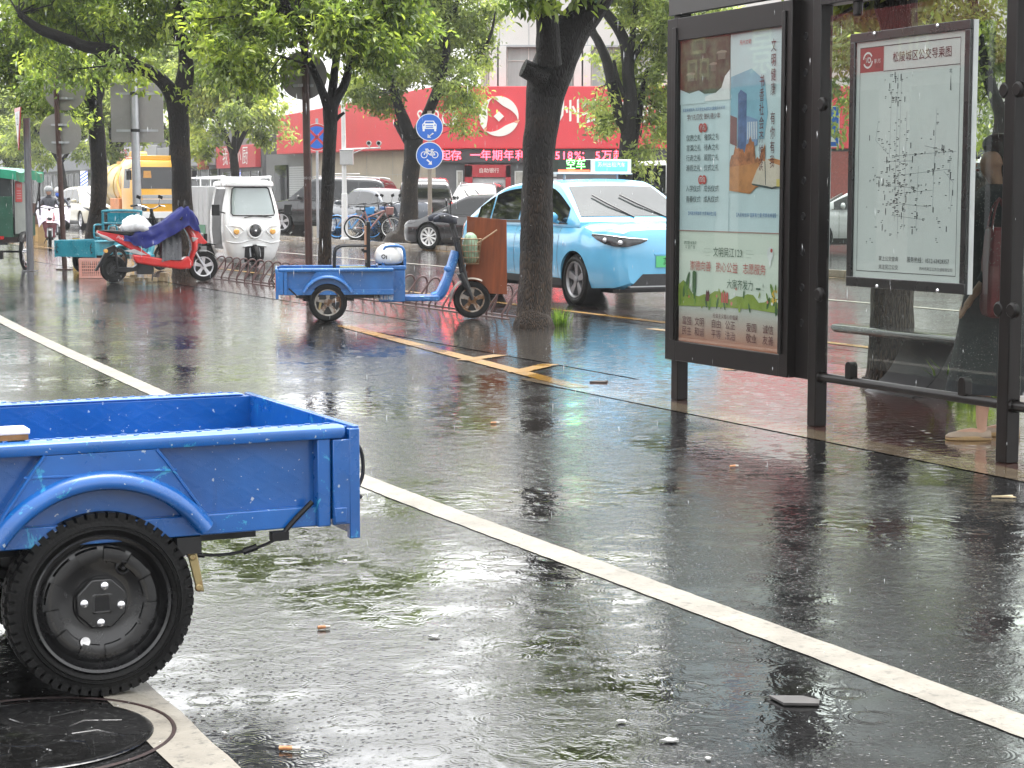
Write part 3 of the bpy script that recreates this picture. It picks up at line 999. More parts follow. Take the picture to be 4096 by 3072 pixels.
# emblem and lettering on the red board
b = MB(LET)
cx, cz, R = 2.49, 4.30, .78
for k in range(3):
    a0 = radians(100 + 120 * k)
    pts = []
    for i in range(17):
        f = i / 16
        a = a0 - f * radians(112)
        w = .34 * sin(pi * min(1, f ** .75)) ** .8
        pts.append((a, R * (1 - .02 * f), w))
    outer = [(cx + r * cos(a), cz + r * sin(a)) for a, r, w in pts]
    inner = [(cx + (r - w) * cos(a + .10), cz + (r - w) * sin(a + .10)) for a, r, w in pts][::-1]
    b.prism(outer + inner[1:-1], -.51, -.455)
    tip = [(cx + R * 1.06 * cos(a0 + .18), cz + R * 1.06 * sin(a0 + .18)), (cx + R * cos(a0), cz + R * sin(a0)), (cx + R * .80 * cos(a0 + .05), cz + R * .80 * sin(a0 + .05))]
    b.prism(tip, -.50, -.456, m=mat('peach_sign_accent', (.8, .42, .25), .4))
b.prism([(cx + .2 * cos(j * pi / 2) * (1), cz + .2 * sin(j * pi / 2)) for j in range(4)], -.51, -.455)
b.build('emblem', bank)
b = MB(LET)
for x, ch in ((4.22, '苏'), (5.2, '州'), (6.17, '农'), (7.14, '商'), (8.1, '银'), (9.05, '行')):
    b.text(ch, 1.0, Tr(x, -.47, 4.42) @ UP)
    b.text(ch, 1.0, Tr(x + .012, -.469, 4.43) @ UP)
b.text('SZRCB', .9, Tr(.12, -.47, 4.2) @ UP, None, .62)
b.build('lettering', bank)
# entrance: red portal, cash machines, notices
b = MB(mat('portal_red', (.38, .02, .03), .35))
b.bx(1.15, 1.45, -.25, .0, 0, 2.42)
b.bx(2.75, 2.95, -.25, .0, 0, 2.42)
b.bx(1.15, 2.95, -.25, .0, 1.95, 2.44)
b.build('entrance_portal', bank, bevel=.01)
b = MB(mat('portal_door', (.55, .56, .57), .25))
b.bx(1.46, 2.74, -.08, -.01, 0, 1.94)
b.text('自助银行', .2, Tr(2.1, -.256, 2.2) @ UP, LET)
for i, ch in enumerate('存款自助'):
    b.text(ch, .2, Tr(1.65 + i * .3, -.085, 1.62) @ UP, M['dkmetal'])
b.bx(1.46, 2.74, -.10, -.02, 1.36, 1.40, M['grey'])
b.build('entrance_door', bank)
for (x0, x1, z0, z1) in ((.82, 1.08, .9, 2.22), (3.1, 3.6, .8, 2.2)):
    b = MB(mat('notice_frame', (.6, .6, .58), .3))
    b.bx(x0, x1, -.06, .0, z0, z1)
    b.bx(x0 + .05, x1 - .05, -.068, -.05, z0 + .05, z1 - .05, mat('notice_paper', (.36, .35, .31), .4, var=.3, vs=6))
    b.build('notice_board', bank)
b = MB(mat('plate_pale', (.62, .63, .62), .35))
b.bx(3.9, 4.75, -.06, .0, 1.98, 2.4)
b.text('营业厅', .19, Tr(4.42, -.065, 2.2) @ UP, M['dkmetal'])
b.lathe([(.05, -.066), (.09, -.066)], (4.08, 0, 2.2), 'y', 20, M['dkmetal'])
b.bx(3.9, 4.75, -.1, .0, 1.82, 1.9)
b.build('name_plate', bank)
b = MB(mat('tan_door', (.42, .33, .22), .35))
b.bx(4.0, 4.7, -.05, .0, 0, 1.8)
b.build('door', bank)
b = MB(mat('brick_red_pier', (.25, .05, .04), .5, var=.3, vs=14))
b.bx(9.6, 16.4, -.3, .0, 1.0, 2.95)
b.build('red_facing', bank)
for xx in (10.6, 12.4, 14.2):
    b = MB(WGLASS)
    b.bx(xx, xx + 1.2, -.34, -.301, 1.1, 2.3)
    b.build('window', bank)

# grey shops further down the street, each a thing
SHOPS = [(23, 30, 3.7, 'grey shop with a red and white lettered fascia beyond the yellow tanker truck', (.15, .15, .155), (.5, .05, .06), '我家小厨', (.8, .8, .78)),
         (30, 42, 3.9, 'charcoal grey shop row with a small orange poster beyond the white tricycle', (.10, .10, .105), (.28, .28, .29), None, None),
         (42, 58, 4.1, 'dark grey shop with pale fascia behind the square road sign', (.095, .095, .10), (.36, .36, .37), '烟酒', (.5, .06, .06)),
         (58, 80, 4.0, 'long dark shop front down the road behind the riders', (.09, .09, .095), (.22, .23, .25), None, None),
         (80, 110, 4.2, 'farthest grey shop front down the road at the left', (.11, .11, .115), (.30, .31, .31), None, None)]
for k, (y0, y1, hgt, lab, wc, fc, word, wcol) in enumerate(SHOPS):
    sh = thing('shop_building', lab, 'shop', (-3.0, 74, AP), RA, group='shops down the far side of the street')
    wm = mat('shop_wall_grey', wc, .4, var=.15, vs=1.2)
    b = MB(wm)
    b.bx(.4, 10, y0 + .02, y1 - .02, 0, hgt + .9)
    b.build('wall', sh)
    fm = mat('shop_fascia', fc, .4, var=.1, vs=.8)
    b = MB(fm)
    b.bx(.1, .39, y0 + .1, y1 - .1, hgt - 1.05, hgt + .1)
    fo = b.build('fascia', sh, bevel=.02)
    nb = max(2, int((y1 - y0) / 3.2))
    for j in range(nb):
        ya = y0 + .3 + j * (y1 - y0 - .6) / nb
        yb = ya + (y1 - y0 - .6) / nb - .3
        b = MB(M['glass_dark'])
        b.bx(.33, .395, ya, yb, .1, hgt - 1.25)
        w = b.build('shop_window', sh)
        b = MB(M['grey'])
        for q in (ya, (ya + yb) / 2, yb):
            b.bx(.30, .34, q - .03, q + .03, .1, hgt - 1.25)
        b.build('frame', w)
    if word:
        b = MB(mat('fascia_letter', wcol, .4))
        for i, ch in enumerate(word):
            b.text(ch, 1.0, Tr(.085, (y0 + y1) / 2 + (len(word) / 2 - i - .5) * 1.15, hgt - .5) @ Rz(-pi / 2) @ UP)
        b.build('lettering', fo)
b = MB(mat('poster_orange', (.6, .2, .12), .4, var=.5, vs=5))
b.bx(-.3, -.25, -.5, .5, 0, 1.1)
o = b.build('hanging_poster')
o.location = ST(0, 0) + V((-3, 74, 0)) + D * 31.2 + V((0, 0, 2.75))
o.rotation_euler = (0, 0, RA - .9)
tag(o, 'small orange and white poster hanging before the grey shops', 'poster')
BP = mat('barber_blue', (.05, .1, .6), .3, em=.35)
BW = mat('barber_white', (.8, .8, .82), .3, em=.25)
for u, v0, v1, yy, lab in ((182, 408, 370, 110, 'blue and white lit barber pole by the far shops, left of the cream car'), (511, 402, 372, 93, 'blue and white striped barber pole beyond the white tricycle')):
    lo, hi = at(u, v0, yy), at(u, v1, yy)
    hh = hi.z - lo.z
    bp = thing('barber_pole', lab, 'barber pole', lo, group='barber poles')
    b = MB(BW)
    b.lathe([(.0, 0), (.2, 0), (.2, hh), (0, hh)], n=20)
    for k in range(5):
        z0 = k * hh / 5
        b.loft([[V((.206 * cos(a), .206 * sin(a), z0 + q + (a + 1.6) * .13)) for q in (0, hh / 10)] for a in [-3.3 + i * .2 for i in range(18)]], BP, cap=False, closed=False)
    b.build('striped_drum', bp)
    b = MB(M['steel'])
    b.lathe([(0, -.08), (.22, -.08), (.22, 0), (0, 0)], n=20)
    b.lathe([(0, hh), (.22, hh), (.22, hh + .08), (0, hh + .08)], n=20)
    b.bx(-.04, .04, -.04, .04, -(lo.z - AP), -.08)
    b.build('bracket', bp)
# a taller pale block rising behind the shops
tb = thing('apartment_block', 'pale cream block of flats rising behind the tree tops at the left', 'building', (-3, 74, AP), RA)
b = MB(mat('cream_render', (.55, .47, .33), .6, var=.06))
b.bx(26, 40, 24, 46, 0, 9.3)
b.build('wall', tb)
for i in range(4):
    for j in range(2):
        b = MB(M['glass_dark'])
        b.bx(25.93, 25.99, 26 + i * 5, 28.4 + i * 5, 4.2 + j * 2.6, 5.7 + j * 2.6)
        b.build('window', tb)
# shop across the car park, seen only as the red reflection in the poster glass
sh = thing('corner_shop', 'shop with a red fascia and yellow lettering, mirrored in the poster glass', 'shop', ST(-8, 16), RA)
b = MB(mat('shop_render', (.3, .28, .25), .5))
b.bx(-6, 0, 0, 46, 0, 5.6)
b.build('wall', sh)
b = MB(mat('red_fascia', (.36, .02, .025), .35, var=.1))
b.bx(.01, .3, .2, 45.8, 3.55, 4.75)
fo = b.build('fascia', sh, bevel=.02)
b = MB(mat('yellow_letter', (.75, .6, .3), .4))
for i, ch in enumerate('景区品智景品优选美味名店'):
    b.text(ch, 1.0, Tr(.32, 6 + i * 2.4, 4.15) @ Rz(pi / 2) @ UP)
b.build('lettering', fo)
for j in range(8):
    b = MB(M['glass_dark'])
    b.bx(.005, .06, 1 + j * 5.6, 5.6 + j * 5.6, .2, 3.3)
    b.build('shop_window', sh)
# ------------------------------------------------------------------ bus shelter
SH_RZ = -(pi / 2 - RA)
SH0 = ST(6.45, 11.0, .004)
sh = thing('bus_shelter', 'dark brown steel bus shelter with a poster light box and rain-spotted glass', 'bus shelter', SH0, SH_RZ)
shm = M['shelter']


def post(x):
    b = MB(shm)
    b.bx(x, x + .086, .05, .136, 0, 2.72)
    o = b.build('post', sh, bevel=.006)
    return o


for x in (-.05, 1.575, 3.30, 5.05):
    post(x)
b = MB(shm)                                  # light box: side frames, wide top and bottom rails, back
b.bx(-.05, .085, 0, .15, .28, 2.56)
b.bx(1.331, 1.43, 0, .15, .28, 2.56)
b.bx(.085, 1.331, 0, .15, .28, .414)
b.bx(.085, 1.331, 0, .15, 2.412, 2.56)
b.bx(.085, 1.331, .03, .148, .414, 2.412)
b.bx(.03, .08, -.012, .0, .42, 2.5)
b.bx(1.335, 1.37, -.012, .0, .42, 2.5)
b.build('light_box', sh, bevel=.004)
b = MB(shm)
b.bx(1.43, 1.575, .06, .09, .28, 2.56)
for k in range(9):
    b.lathe([(0.0, .0585), (.019, .0585)], (1.492, 0, .62 + k * .215), 'y', 20, M['black'])  # black discs laid on the plate as the dark of its holes
    b.lathe([(.019, .0595), (.021, .055), (.024, .0595)], (1.492, 0, .62 + k * .215), 'y', 20)
b.build('perforated_plate', sh)
b = MB(shm)
b.bx(-.05, 6.8, .05, .136, 2.60, 2.72)
b.bx(1.661, 6.8, .04, .146, 2.505, 2.60)
b.build('top_beam', sh, bevel=.005)
b = MB(mat('shelter_fascia_grey', (.05, .048, .046), .45, var=.15))
b.bx(-.052, 1.47, .01, .05, 2.585, 2.95)
b.build('fascia', sh, bevel=.004)
b = MB(shm)
b.bx(-.25, 7.0, .02, 2.0, 2.96, 3.03)
b.bx(-.25, 7.0, -.02, .02, 2.951, 3.06)
b.build('roof', sh, bevel=.005)
b = MB(shm)
for (x0, x1) in ((1.661, 3.30), (3.386, 5.05)):
    b.tube([(x0 - .005, .09, .302), (x1 + .005, .09, .302)], .027, 16)
    b.lathe([(.036, 0), (.036, .02)], (x0, .09, .302), 'x', 16)
b.build('rail', sh)
GL = glassmat('shelter_glass', (.86, .90, .87), 1.0, True, 0.008, (.45, .48, .47))
for (x0, x1) in ((1.705, 3.255), (3.43, 5.0)):
    b = MB(GL)
    b.bx(x0, x1, .085, .095, .392, 2.445)
    gl = b.build('glass_pane', sh)
    for (x, z) in ((x0 + .26, .36), (x1 - .26, .36)):
        b = MB(shm)
        b.prism([(x - .03, z - .04)] + [(x + .03 * cos(a), z + .03 + .03 * sin(a)) for a in [pi - i * pi / 10 for i in range(11)]] + [(x + .03, z - .04)], .065, .115)
        b.build('clamp', sh, bevel=.003)
    for x in (x0 + .26, x1 - .26):
        b = MB(shm)
        b.bx(x - .028, x + .028, .07, .112, 2.42, 2.515)
        b.build('clamp', sh, bevel=.012)
    for z in (.80, 1.93):
        for (x, sg) in ((x0 - .05, 1), (x1 + .05, -1)):
            b = MB(shm)
            b.lathe([(0, .045), (.03, .045), (.042, .055), (.042, .075), (0.03, .084), (0, .084)], (x + sg * .012, 0, z), 'y', 18)
            b.build('clamp', sh)

# the poster, printed flat behind its glass
PP = 'poster'
prs = mat('print_pale_blue', (.47, .59, .61), .35, var=.10, vs=1.1)
b = MB(prs)


def pbox(t0, t1, z0, z1, m, y=.026, bb=None):
    """flat rectangle on the poster between street positions t0, t1"""
    x0, x1 = 11 - max(t0, t1), 11 - min(t0, t1)
    (bb or b).add([(x0, y, z0), (x1, y, z0), (x1, y, z1), (x0, y, z1)], [(0, 1, 2, 3)], m)


def ptxt(s, t, z, size, m, sx=1.0, y=.0225):
    b.text(s, size, Tr(11 - t, y, z) @ UP, m, sx, 1)


def ppoly(pts, m, y=.0245):
    b.add([(11 - t, y, z) for t, z in pts], [tuple(range(len(pts)))], m)


pbox(10.915, 9.669, 1.16, 2.411, prs, .029)
pbox(10.915, 9.669, .69, 1.16, mat('print_pale_green', (.56, .63, .55), .35, var=.05, vs=1), .029)
m, nt, p = newmat('print_peach_fade')
zz = nd(nt, 'SeparateXYZ', {0: nd(nt, 'TexCoord').outputs['Object']}).outputs[2]
nt.links.new(ramp(nt, nd(nt, 'MapRange', {0: zz, 1: .414, 2: .69}).outputs[0], [(0.05, (.38, .17, .11)), (.85, (.44, .46, .42))]), p.inputs['Base Color'])
p.inputs['Roughness'].default_value = .35
pbox(10.915, 9.669, .414, .69, m, .029)
pin = mat('print_ink_brown', (.10, .02, .025), .4)
pbl = mat('print_ink_blue', (.04, .12, .30), .4)
pdk = mat('print_ink_dark', (.02, .045, .05), .4)
prd = mat('print_ink_red', (.42, .06, .05), .4)
pgr = mat('print_ink_green', (.03, .09, .05), .4)
pwh = mat('print_white', (.62, .65, .64), .4)
scn = mat('print_garden_scene', (.05, .075, .045), .4, var=.9, vs=9)
# scene at the top of the narrow column, mist below it
pbox(10.915, 10.30, 2.05, 2.411, scn, .027)
ppoly([(10.30, 2.05), (10.30, 2.19), (10.36, 2.15), (10.40, 2.08), (10.47, 2.05), (10.55, 2.04), (10.6, 2.03), (10.6, 2.0), (10.3, 2.0)], pwh, .0255)
ppoly([(10.915, 2.09), (10.8, 2.06), (10.68, 2.075), (10.6, 2.045), (10.6, 1.99), (10.915, 1.99)], prs, .0255)
for t, z, w in ((10.78, 2.18, .12), (10.50, 2.23, .10), (10.40, 2.30, .13)):
    ppoly([(t + w / 2, z), (t - w / 2, z), (t - w * .4, z + .012), (t, z + .018), (t + w * .4, z + .012)], mat('print_roof', (.20, .20, .15), .4), .0245)
    pbox(t + w * .35, t - w * .35, z - .04, z, mat('print_wall', (.10, .12, .09), .4), .0245)
ptxt('关爱未成年人 共同营造未成年人健康成长环境', 10.615, 1.95, .026, pbl, 1.0)
ptxt('学八礼四仪 做礼德少年', 10.615, 1.90, .044, pin, .92)
for t in (10.645, 10.60):
    b.lathe([(0, .024), (.03, .024)], (11 - t, 0, 1.83), 'y', 24, prd)
    b.lathe([(0, .024), (.03, .024)], (11 - t, 0, 1.492), 'y', 24, prd)
ptxt('八礼', 10.62, 1.83, .036, pwh, 1, .022)
ptxt('四仪', 10.62, 1.492, .036, pwh, 1, .022)
for k, (a, c) in enumerate((('仪表之礼', '餐饮之礼'), ('言谈之礼', '待人之礼'), ('行走之礼', '观赏之礼'), ('游览之礼', '仪式之礼'))):
    ptxt(a, 10.735, 1.765 - k * .066, .047, pdk)
    ptxt(c, 10.51, 1.765 - k * .066, .047, pdk)
for k, (a, c) in enumerate((('入学仪式', '成长仪式'), ('青春仪式', '成人仪式'))):
    ptxt(a, 10.735, 1.432 - k * .07, .047, pdk)
    ptxt(c, 10.51, 1.432 - k * .07, .047, pdk)
ptxt('【共建文明城市 共享美好生活】', 10.62, 1.27, .028, pbl, .95)
# wide column
skyp = mat('print_sky_blue', (.20, .40, .50), .35, var=.2, vs=2.2)
ppoly([(10.29, 2.14), (10.05, 2.18), (9.9, 2.1), (9.86, 1.9), (9.9, 1.74), (10.29, 1.74)], skyp, .0265)
twr = mat('print_tower_blue', (.07, .12, .25), .4, var=.3, vs=20)
ppoly([(10.20, 1.66), (10.20, 2.03), (10.17, 2.055), (10.10, 2.025), (10.10, 1.66)], twr, .0250)
ppoly([(10.10, 1.70), (10.10, 1.89), (9.97, 1.86), (9.97, 1.70)], mat('print_block_blue', (.16, .25, .4), .4), .0250)
for k in range(6):
    pbox(10.085 - k * .02, 10.077 - k * .02, 1.74, 1.85, pwh, .0242)
ppoly([(10.29, 1.72), (10.29, 1.90), (10.21, 1.88), (10.21, 1.70)], mat('print_block_brown', (.16, .06, .06), .4), .0248)
ppoly([(10.29 - i * .0215, 1.60 + .085 * sin(i * .42) ** 2 + .03 * (i % 2) + (.05 if 5 < i < 14 else 0)) for i in range(20)] + [(9.88, 1.55), (10.29, 1.55)], mat('print_autumn_trees', (.32, .12, .045), .4, var=.6, vs=25), .0240)
ppoly([(10.29, 1.57), (10.0, 1.59), (9.8, 1.62), (9.67, 1.60), (9.67, 1.5), (9.98, 1.44), (10.05, 1.40), (10.29, 1.42)], mat('print_orange_field', (.42, .18, .06), .4, var=.3, vs=9), .0236)
ppoly([(10.03, 1.465), (9.97, 1.55), (9.91, 1.605), (9.88, 1.60), (9.87, 1.62), (9.80, 1.59), (9.72, 1.575), (9.68, 1.48), (9.70, 1.455), (9.80, 1.44), (9.87, 1.45)], mat('print_book_paper', (.5, .45, .37), .4, var=.12, vs=14), .0230)
ppoly([(10.03, 1.465), (9.87, 1.45), (9.80, 1.44), (9.70, 1.455), (9.72, 1.44), (9.80, 1.43), (9.87, 1.437), (10.02, 1.455)], pdk, .0226)
ppoly([(9.885, 1.60), (9.875, 1.60), (9.865, 1.455), (9.872, 1.455)], pdk, .0226)
pbox(9.75, 9.67, 1.445, 1.49, mat('print_yellow_book', (.5, .42, .12), .4), .0225)
for k, ch in enumerate('文明健康 有你有我'):
    ptxt(ch, 9.80, 2.30 - k * .0885, .085, pin, .66, .0222)
for k, ch in enumerate('书香社会齐悦读'):
    ptxt(ch, 9.925, 2.09 - k * .086, .085, pin, .66, .0222)
ptxt('苏州文明', 10.12, 2.345, .034, prd)
ptxt('【人民有信仰 国家有力量 民族有希望】', 9.975, 1.265, .029, pbl, .95)
pbox(10.2975, 10.292, 1.16, 2.05, mat('print_rule', (.3, .42, .46), .4), .024)
pbox(10.915, 9.669, 1.153, 1.160, mat('print_rule_red', (.35, .2, .17), .4), .0238)
# lower sheet
ptxt('讲文明 树新风', 10.765, 1.075, .026, pgr)
ptxt('公 益 广 告', 10.765, 1.048, .026, pgr)
ptxt('文明吴江123', 10.30, 1.02, .068, pgr, .95)
for sg in (-1, 1):
    for k, w in enumerate((.075, .09, .06)):
        t0 = 10.30 - sg * .215
        pbox(t0, t0 - sg * w, 1.043 - k * .022, 1.038 - k * .022 + .004, pgr, .024)
ptxt('崇德向善   热心公益   志愿服务', 10.31, .922, .072, prd, .93)
ptxt('大家齐发力      !', 10.09, .818, .068, pgr, .92)
pbox(9.965, 9.915, .80, .812, pgr, .024)
ppoly([(9.81 + .035 * cos(a), 1.03 + .045 * sin(a)) for a in [i * .35 for i in range(18)]], pwh, .0245)
ppoly([(9.825, .995), (9.795, .995), (9.802, .95), (9.818, .95)], pwh, .0243)
ppoly([(9.795 + .013 * cos(a), 1.05 + .013 * sin(a)) for a in [i * .7 for i in range(9)]], prd, .0238)
g1, g2, g3 = mat('print_leaf_green', (.11, .21, .03), .4), mat('print_leaf_dark', (.035, .10, .03), .4), mat('print_lime', (.19, .27, .035), .4)
ppoly([(10.915 - i * .0655, .735 + .022 * sin(i * 1.1) + (.06 if i < 2 else 0) + .012 * (i % 3)) for i in range(20)] + [(9.669, .662), (10.0, .675), (10.3, .67), (10.6, .662), (10.915, .65)], g3, .0250)
rp = random.Random(9)
for k in range(46):
    t, z = rp.uniform(9.68, 10.9), rp.uniform(.68, .78)
    if k < 14:
        t = rp.choice([rp.uniform(10.68, 10.9), rp.uniform(9.68, 9.85)])
        z += rp.uniform(0, .08)
    a, r = rp.uniform(-.5, .5), rp.uniform(.02, .055)
    ppoly([(t + r * .35 * cos(q) * 1.0 + sin(a) * r * sin(q), z + r * sin(q)) for q in [i * .63 for i in range(10)]], rp.choice([g1, g2, g3]), .0244 - k * .00003)
for k in range(18):
    t, z = rp.choice([rp.uniform(9.69, 9.84), rp.uniform(10.1, 10.8), rp.uniform(9.69, 9.84)]), rp.uniform(.69, .80)
    r = rp.uniform(.010, .02)
    ppoly([(t + r * cos(q) * (1 if i % 2 else .55), z + r * sin(q) * (1 if i % 2 else .55)) for i, q in enumerate([i * .449 for i in range(14)])], rp.choice([mat('print_petal', c, .4) for c in ((.62, .40, .05), (.55, .15, .12), (.7, .7, .68))]), .0228 - k * .00002)
ppoly([(10.735, .75), (10.735, .885), (10.715, .895), (10.685, .885), (10.69, .75)], g2, .0235)
for t in (10.55, 10.53, 10.33, 10.30, 10.36):
    ppoly([(t + .012, .70), (t + .012, .755), (t, .775), (t - .012, .755), (t - .012, .70)], rp.choice([pin, pbl, prd]), .0226)
ptxt('社会主义核心价值观', 10.32, .607, .034, pin)
for k, (a, c) in enumerate((('富强', '民主'), ('文明', '和谐'), ('自由', '平等'), ('公正', '法治'), ('爱国', '敬业'), ('诚信', '友善'))):
    t = (10.80, 10.64, 10.43, 10.26, 10.01, 9.82)[k]
    ptxt(a, t, .553, .062, pin)
    ptxt(c, t, .485, .062, pin)
b.build('poster', sh, fixn=False)
PG = glassmat('poster_glass', (.93, .95, .94), 1.0, False)
b = MB(PG)
b.bx(.086, 1.330, .008, .014, .416, 2.410)
b.build('poster_glass', sh)

# ------------------------------------------------------------------ route map hung on the glass
mp_ = thing('route_map', 'framed white bus route map hanging on the shelter glass', 'map board', SH0 + N * .0 + V((0, 0, 0)), SH_RZ)
blk = mat('map_frame_black', (.012, .012, .012), .22, coat=.4)
b = MB(blk)
x0, x1 = 11 - 8.979, 11 - 7.92
b.bx(x0, x1, 0, .05, .868, .925)
b.bx(x0, x1, 0, .05, 2.258, 2.308)
b.bx(x0, x0 + .045, 0, .05, .925, 2.258)
b.bx(x1 - .045, x1, 0, .05, .925, 2.258)
b.bx(x0 + .045, x1 - .045, .02, .048, .925, 2.258)
b.build('frame', mp_, bevel=.003)
b = MB(M['alu'])
b.bx(x1 + .0005, x1 + .006, .018, .05, .868, 2.308)
b.build('edge_trim', mp_)
for x, z in ((x0 + .23, 2.296), (x1 - .27, 2.296), (x0 + .3, .88), (x1 - .22, .88)):
    b = MB(M['chrome'])
    b.sphere((x, -.002, z), (.011, .006, .011))
    b.build('bolt', mp_)
mpp = mat('map_paper', (.49, .52, .505), .3, var=.05, vs=1.5)
b = MB(mpp)
pbox(8.938, 7.966, .924, 2.259, mpp, .016)
ink = mat('map_ink', (.03, .03, .035), .5)
lin = mat('map_line', (.16, .175, .18), .5)
for (t0, t1, z0, z1) in ((8.899, 8.012, 2.220, 2.225), (8.899, 8.012, .959, .963), (8.899, 8.896, .959, 2.225), (8.015, 8.012, .959, 2.225), (8.68, 8.012, 2.081, 2.085)):
    pbox(t0, t1, z0, z1, ink, .0145)
mred = mat('map_red', (.26, .04, .04), .4, var=.1)
pbox(8.897, 8.68, 2.084, 2.220, mred, .0148)
lx, lz = 11 - 8.825, 2.152
b.lathe([(.036, .0138), (.046, .0138)], (lx, 0, lz), 'y', 28, pwh, .5, .5 + 2.5)
b.lathe([(.036, .0138), (.046, .0138)], (lx, 0, lz), 'y', 28, pwh, .5 + pi, .5 + pi + 2.5)
b.lathe([(.010, .0138), (.016, .0138)], (lx + .013, 0, lz), 'y', 18, pwh)
b.tube([(lx - .018, .0138, lz + .012), (lx - .012, .0138, lz - .012), (lx + .002, .0138, lz + .018), (lx + .004, .0138, lz - .014)], .0028, 5, pwh)
ptxt('BUS', 8.735, 2.142, .034, pwh, 1, .0135)
ptxt('吴江', 8.73, 2.113, .026, pin, 1, .0135)
ptxt('松陵城区公交导乘图', 8.34, 2.150, .062, pin, .92, .0135)
ptxt('北', 8.09, 2.05, .025, ink, 1, .0135)
b.add([(11 - 8.09, .0137, 2.03), (11 - 8.082, .0137, 1.945), (11 - 8.092, .0137, 1.952)], [(0, 1, 2)], ink)
rm = random.Random(21)


def mline(t0, z0, t1, z1, w=.0014):
    d = V((t1 - t0, z1 - z0)).normalized() * w * .6
    b.add([(11 - t0 + d.y, .0147, z0 + d.x), (11 - t0 - d.y, .0147, z0 - d.x), (11 - t1 - d.y, .0147, z1 - d.x), (11 - t1 + d.y, .0147, z1 + d.x)], [(0, 1, 2, 3)], lin)


def mlab(t, z):
    w, h = rm.choice([.010, .014, .022]), .0038
    if rm.random() < .12:
        w, h = .006, .03
    pbox(t, t - w, z, z + h, ink, .0141)
    if rm.random() < .45:
        pbox(t, t - w * .7, z - .008, z - .008 + h * .8, ink, .0141)


for (t0, z0, t1, z1) in ((8.545, 2.06, 8.555, 1.25), (8.515, 2.06, 8.525, 1.15), (8.545, 1.61, 8.03, 1.625), (8.555, 1.50, 8.10, 1.53), (8.46, 1.85, 8.47, 1.2), (8.72, 1.8, 8.74, 1.70), (8.74, 1.70, 8.62, 1.62),
                          (8.2, 1.86, 8.21, 1.68), (8.21, 1.68, 8.22, 1.30), (8.22, 1.42, 8.55, 1.40), (8.66, 1.58, 8.40, 1.58), (8.30, 1.66, 8.12, 1.63), (8.08, 1.60, 8.08, 1.36), (8.70, 1.45, 8.35, 1.43), (8.62, 1.35, 8.25, 1.33),
                          (8.6, 1.98, 8.61, 1.6), (8.58, 1.28, 8.30, 1.26), (8.35, 1.55, 8.36, 1.2), (8.13, 1.52, 8.05, 1.46), (8.05, 1.46, 8.07, 1.3)):
    mline(t0, z0, t1, z1)
    L = abs(t1 - t0) + abs(z1 - z0)
    for k in range(int(L / .05)):
        f = rm.random()
        mlab(t0 + (t1 - t0) * f + rm.choice([.016, -.004]), z0 + (z1 - z0) * f + rm.uniform(-.006, .008))
for k in range(80):
    mlab(min(8.85, max(8.06, rm.gauss(8.58, .075))), min(2.05, max(1.12, rm.gauss(1.46, .13))))
for k in range(55):
    mlab(rm.uniform(8.08, 8.82), rm.uniform(1.12, 1.72))
for k in range(22):
    mlab(rm.gauss(8.57, .06), rm.uniform(1.9, 2.06))
ptxt('掌上公交查询', 8.60, 1.035, .030, ink, 1, .0135)
ptxt('关注吴江公交', 8.60, .988, .030, ink, 1, .0135)
ptxt('服务热线：0512-63428357', 8.25, 1.035, .035, ink, .92, .0135)
ptxt('苏州市吴江公共交通有限公司', 8.18, .99, .022, ink, 1, .0135)
b.build('printed_sheet', mp_, fixn=False)
b = MB(PG)
b.bx(x0 + .046, x1 - .046, .006, .010, .926, 2.257)
b.build('cover_glass', mp_)

# ------------------------------------------------------------------ bench behind the glass
bn = thing('bench', 'dark bus stop bench with curved supports behind the shelter glass', 'bench', ST(8.3, 11.5, .004), SH_RZ)
b = MB(mat('bench_steel', (.03, .03, .032), .12, coat=.5, var=.2))
prof = [(-.16, .405), (-.15, .438), (.0, .444), (.16, .438), (.185, .41), (.16, .38), (-.13, .38)]
b.prism(prof, -.02, 3.2, 'yz')
b.build('seat', bn, bevel=.012)
for x in (.55, 2.6):
    b = MB(M['dkmetal'])
    P1 = [(.10, .378), (.04, .27), (-.05, .14), (-.16, .05), (-.26, .0)]
    P2 = [(.02, .0), (.06, .07), (.12, .18), (.16, .30), (.17, .378)]
    b.prism(catmull(P1, 5) + catmull(P2, 5), x, x + .55, 'yz')
    b.build('support', bn, bevel=.004)

# ------------------------------------------------------------------ figures


def skin(name, chains, parent, m, sub=2, root=0):
    """a single surface grown round connected bones; chains: lists of (point, radius)"""
    vs, rs, es, ix = [], [], [], {}
    for ch in chains:
        prev = None
        for p, r in ch:
            key = tuple(round(c, 4) for c in p)
            if key not in ix:
                ix[key] = len(vs)
                vs.append(p)
                rs.append(r if hasattr(r, '__len__') else (r, r))
            i = ix[key]
            if prev is not None and prev != i:
                es.append((prev, i))
            prev = i
    me = bpy.data.meshes.new(name)
    me.from_pydata([tuple(p) for p in vs], es, [])
    o = bpy.data.objects.new(name, me)
    SC.collection.objects.link(o)
    o.modifiers.new('skin', 'SKIN')
    if not me.skin_vertices:
        me.skin_vertices.new()
    for i, r in enumerate(rs):
        me.skin_vertices[0].data[i].radius = r
        me.skin_vertices[0].data[i].use_root = (i == root)
    s = o.modifiers.new('sub', 'SUBSURF')
    s.levels = s.render_levels = sub
    bake(o)
    o.data.materials.clear()
    o.data.materials.append(m)
    o.data.polygons.foreach_set('use_smooth', [True] * len(o.data.polygons))
    o.parent = parent
    return o


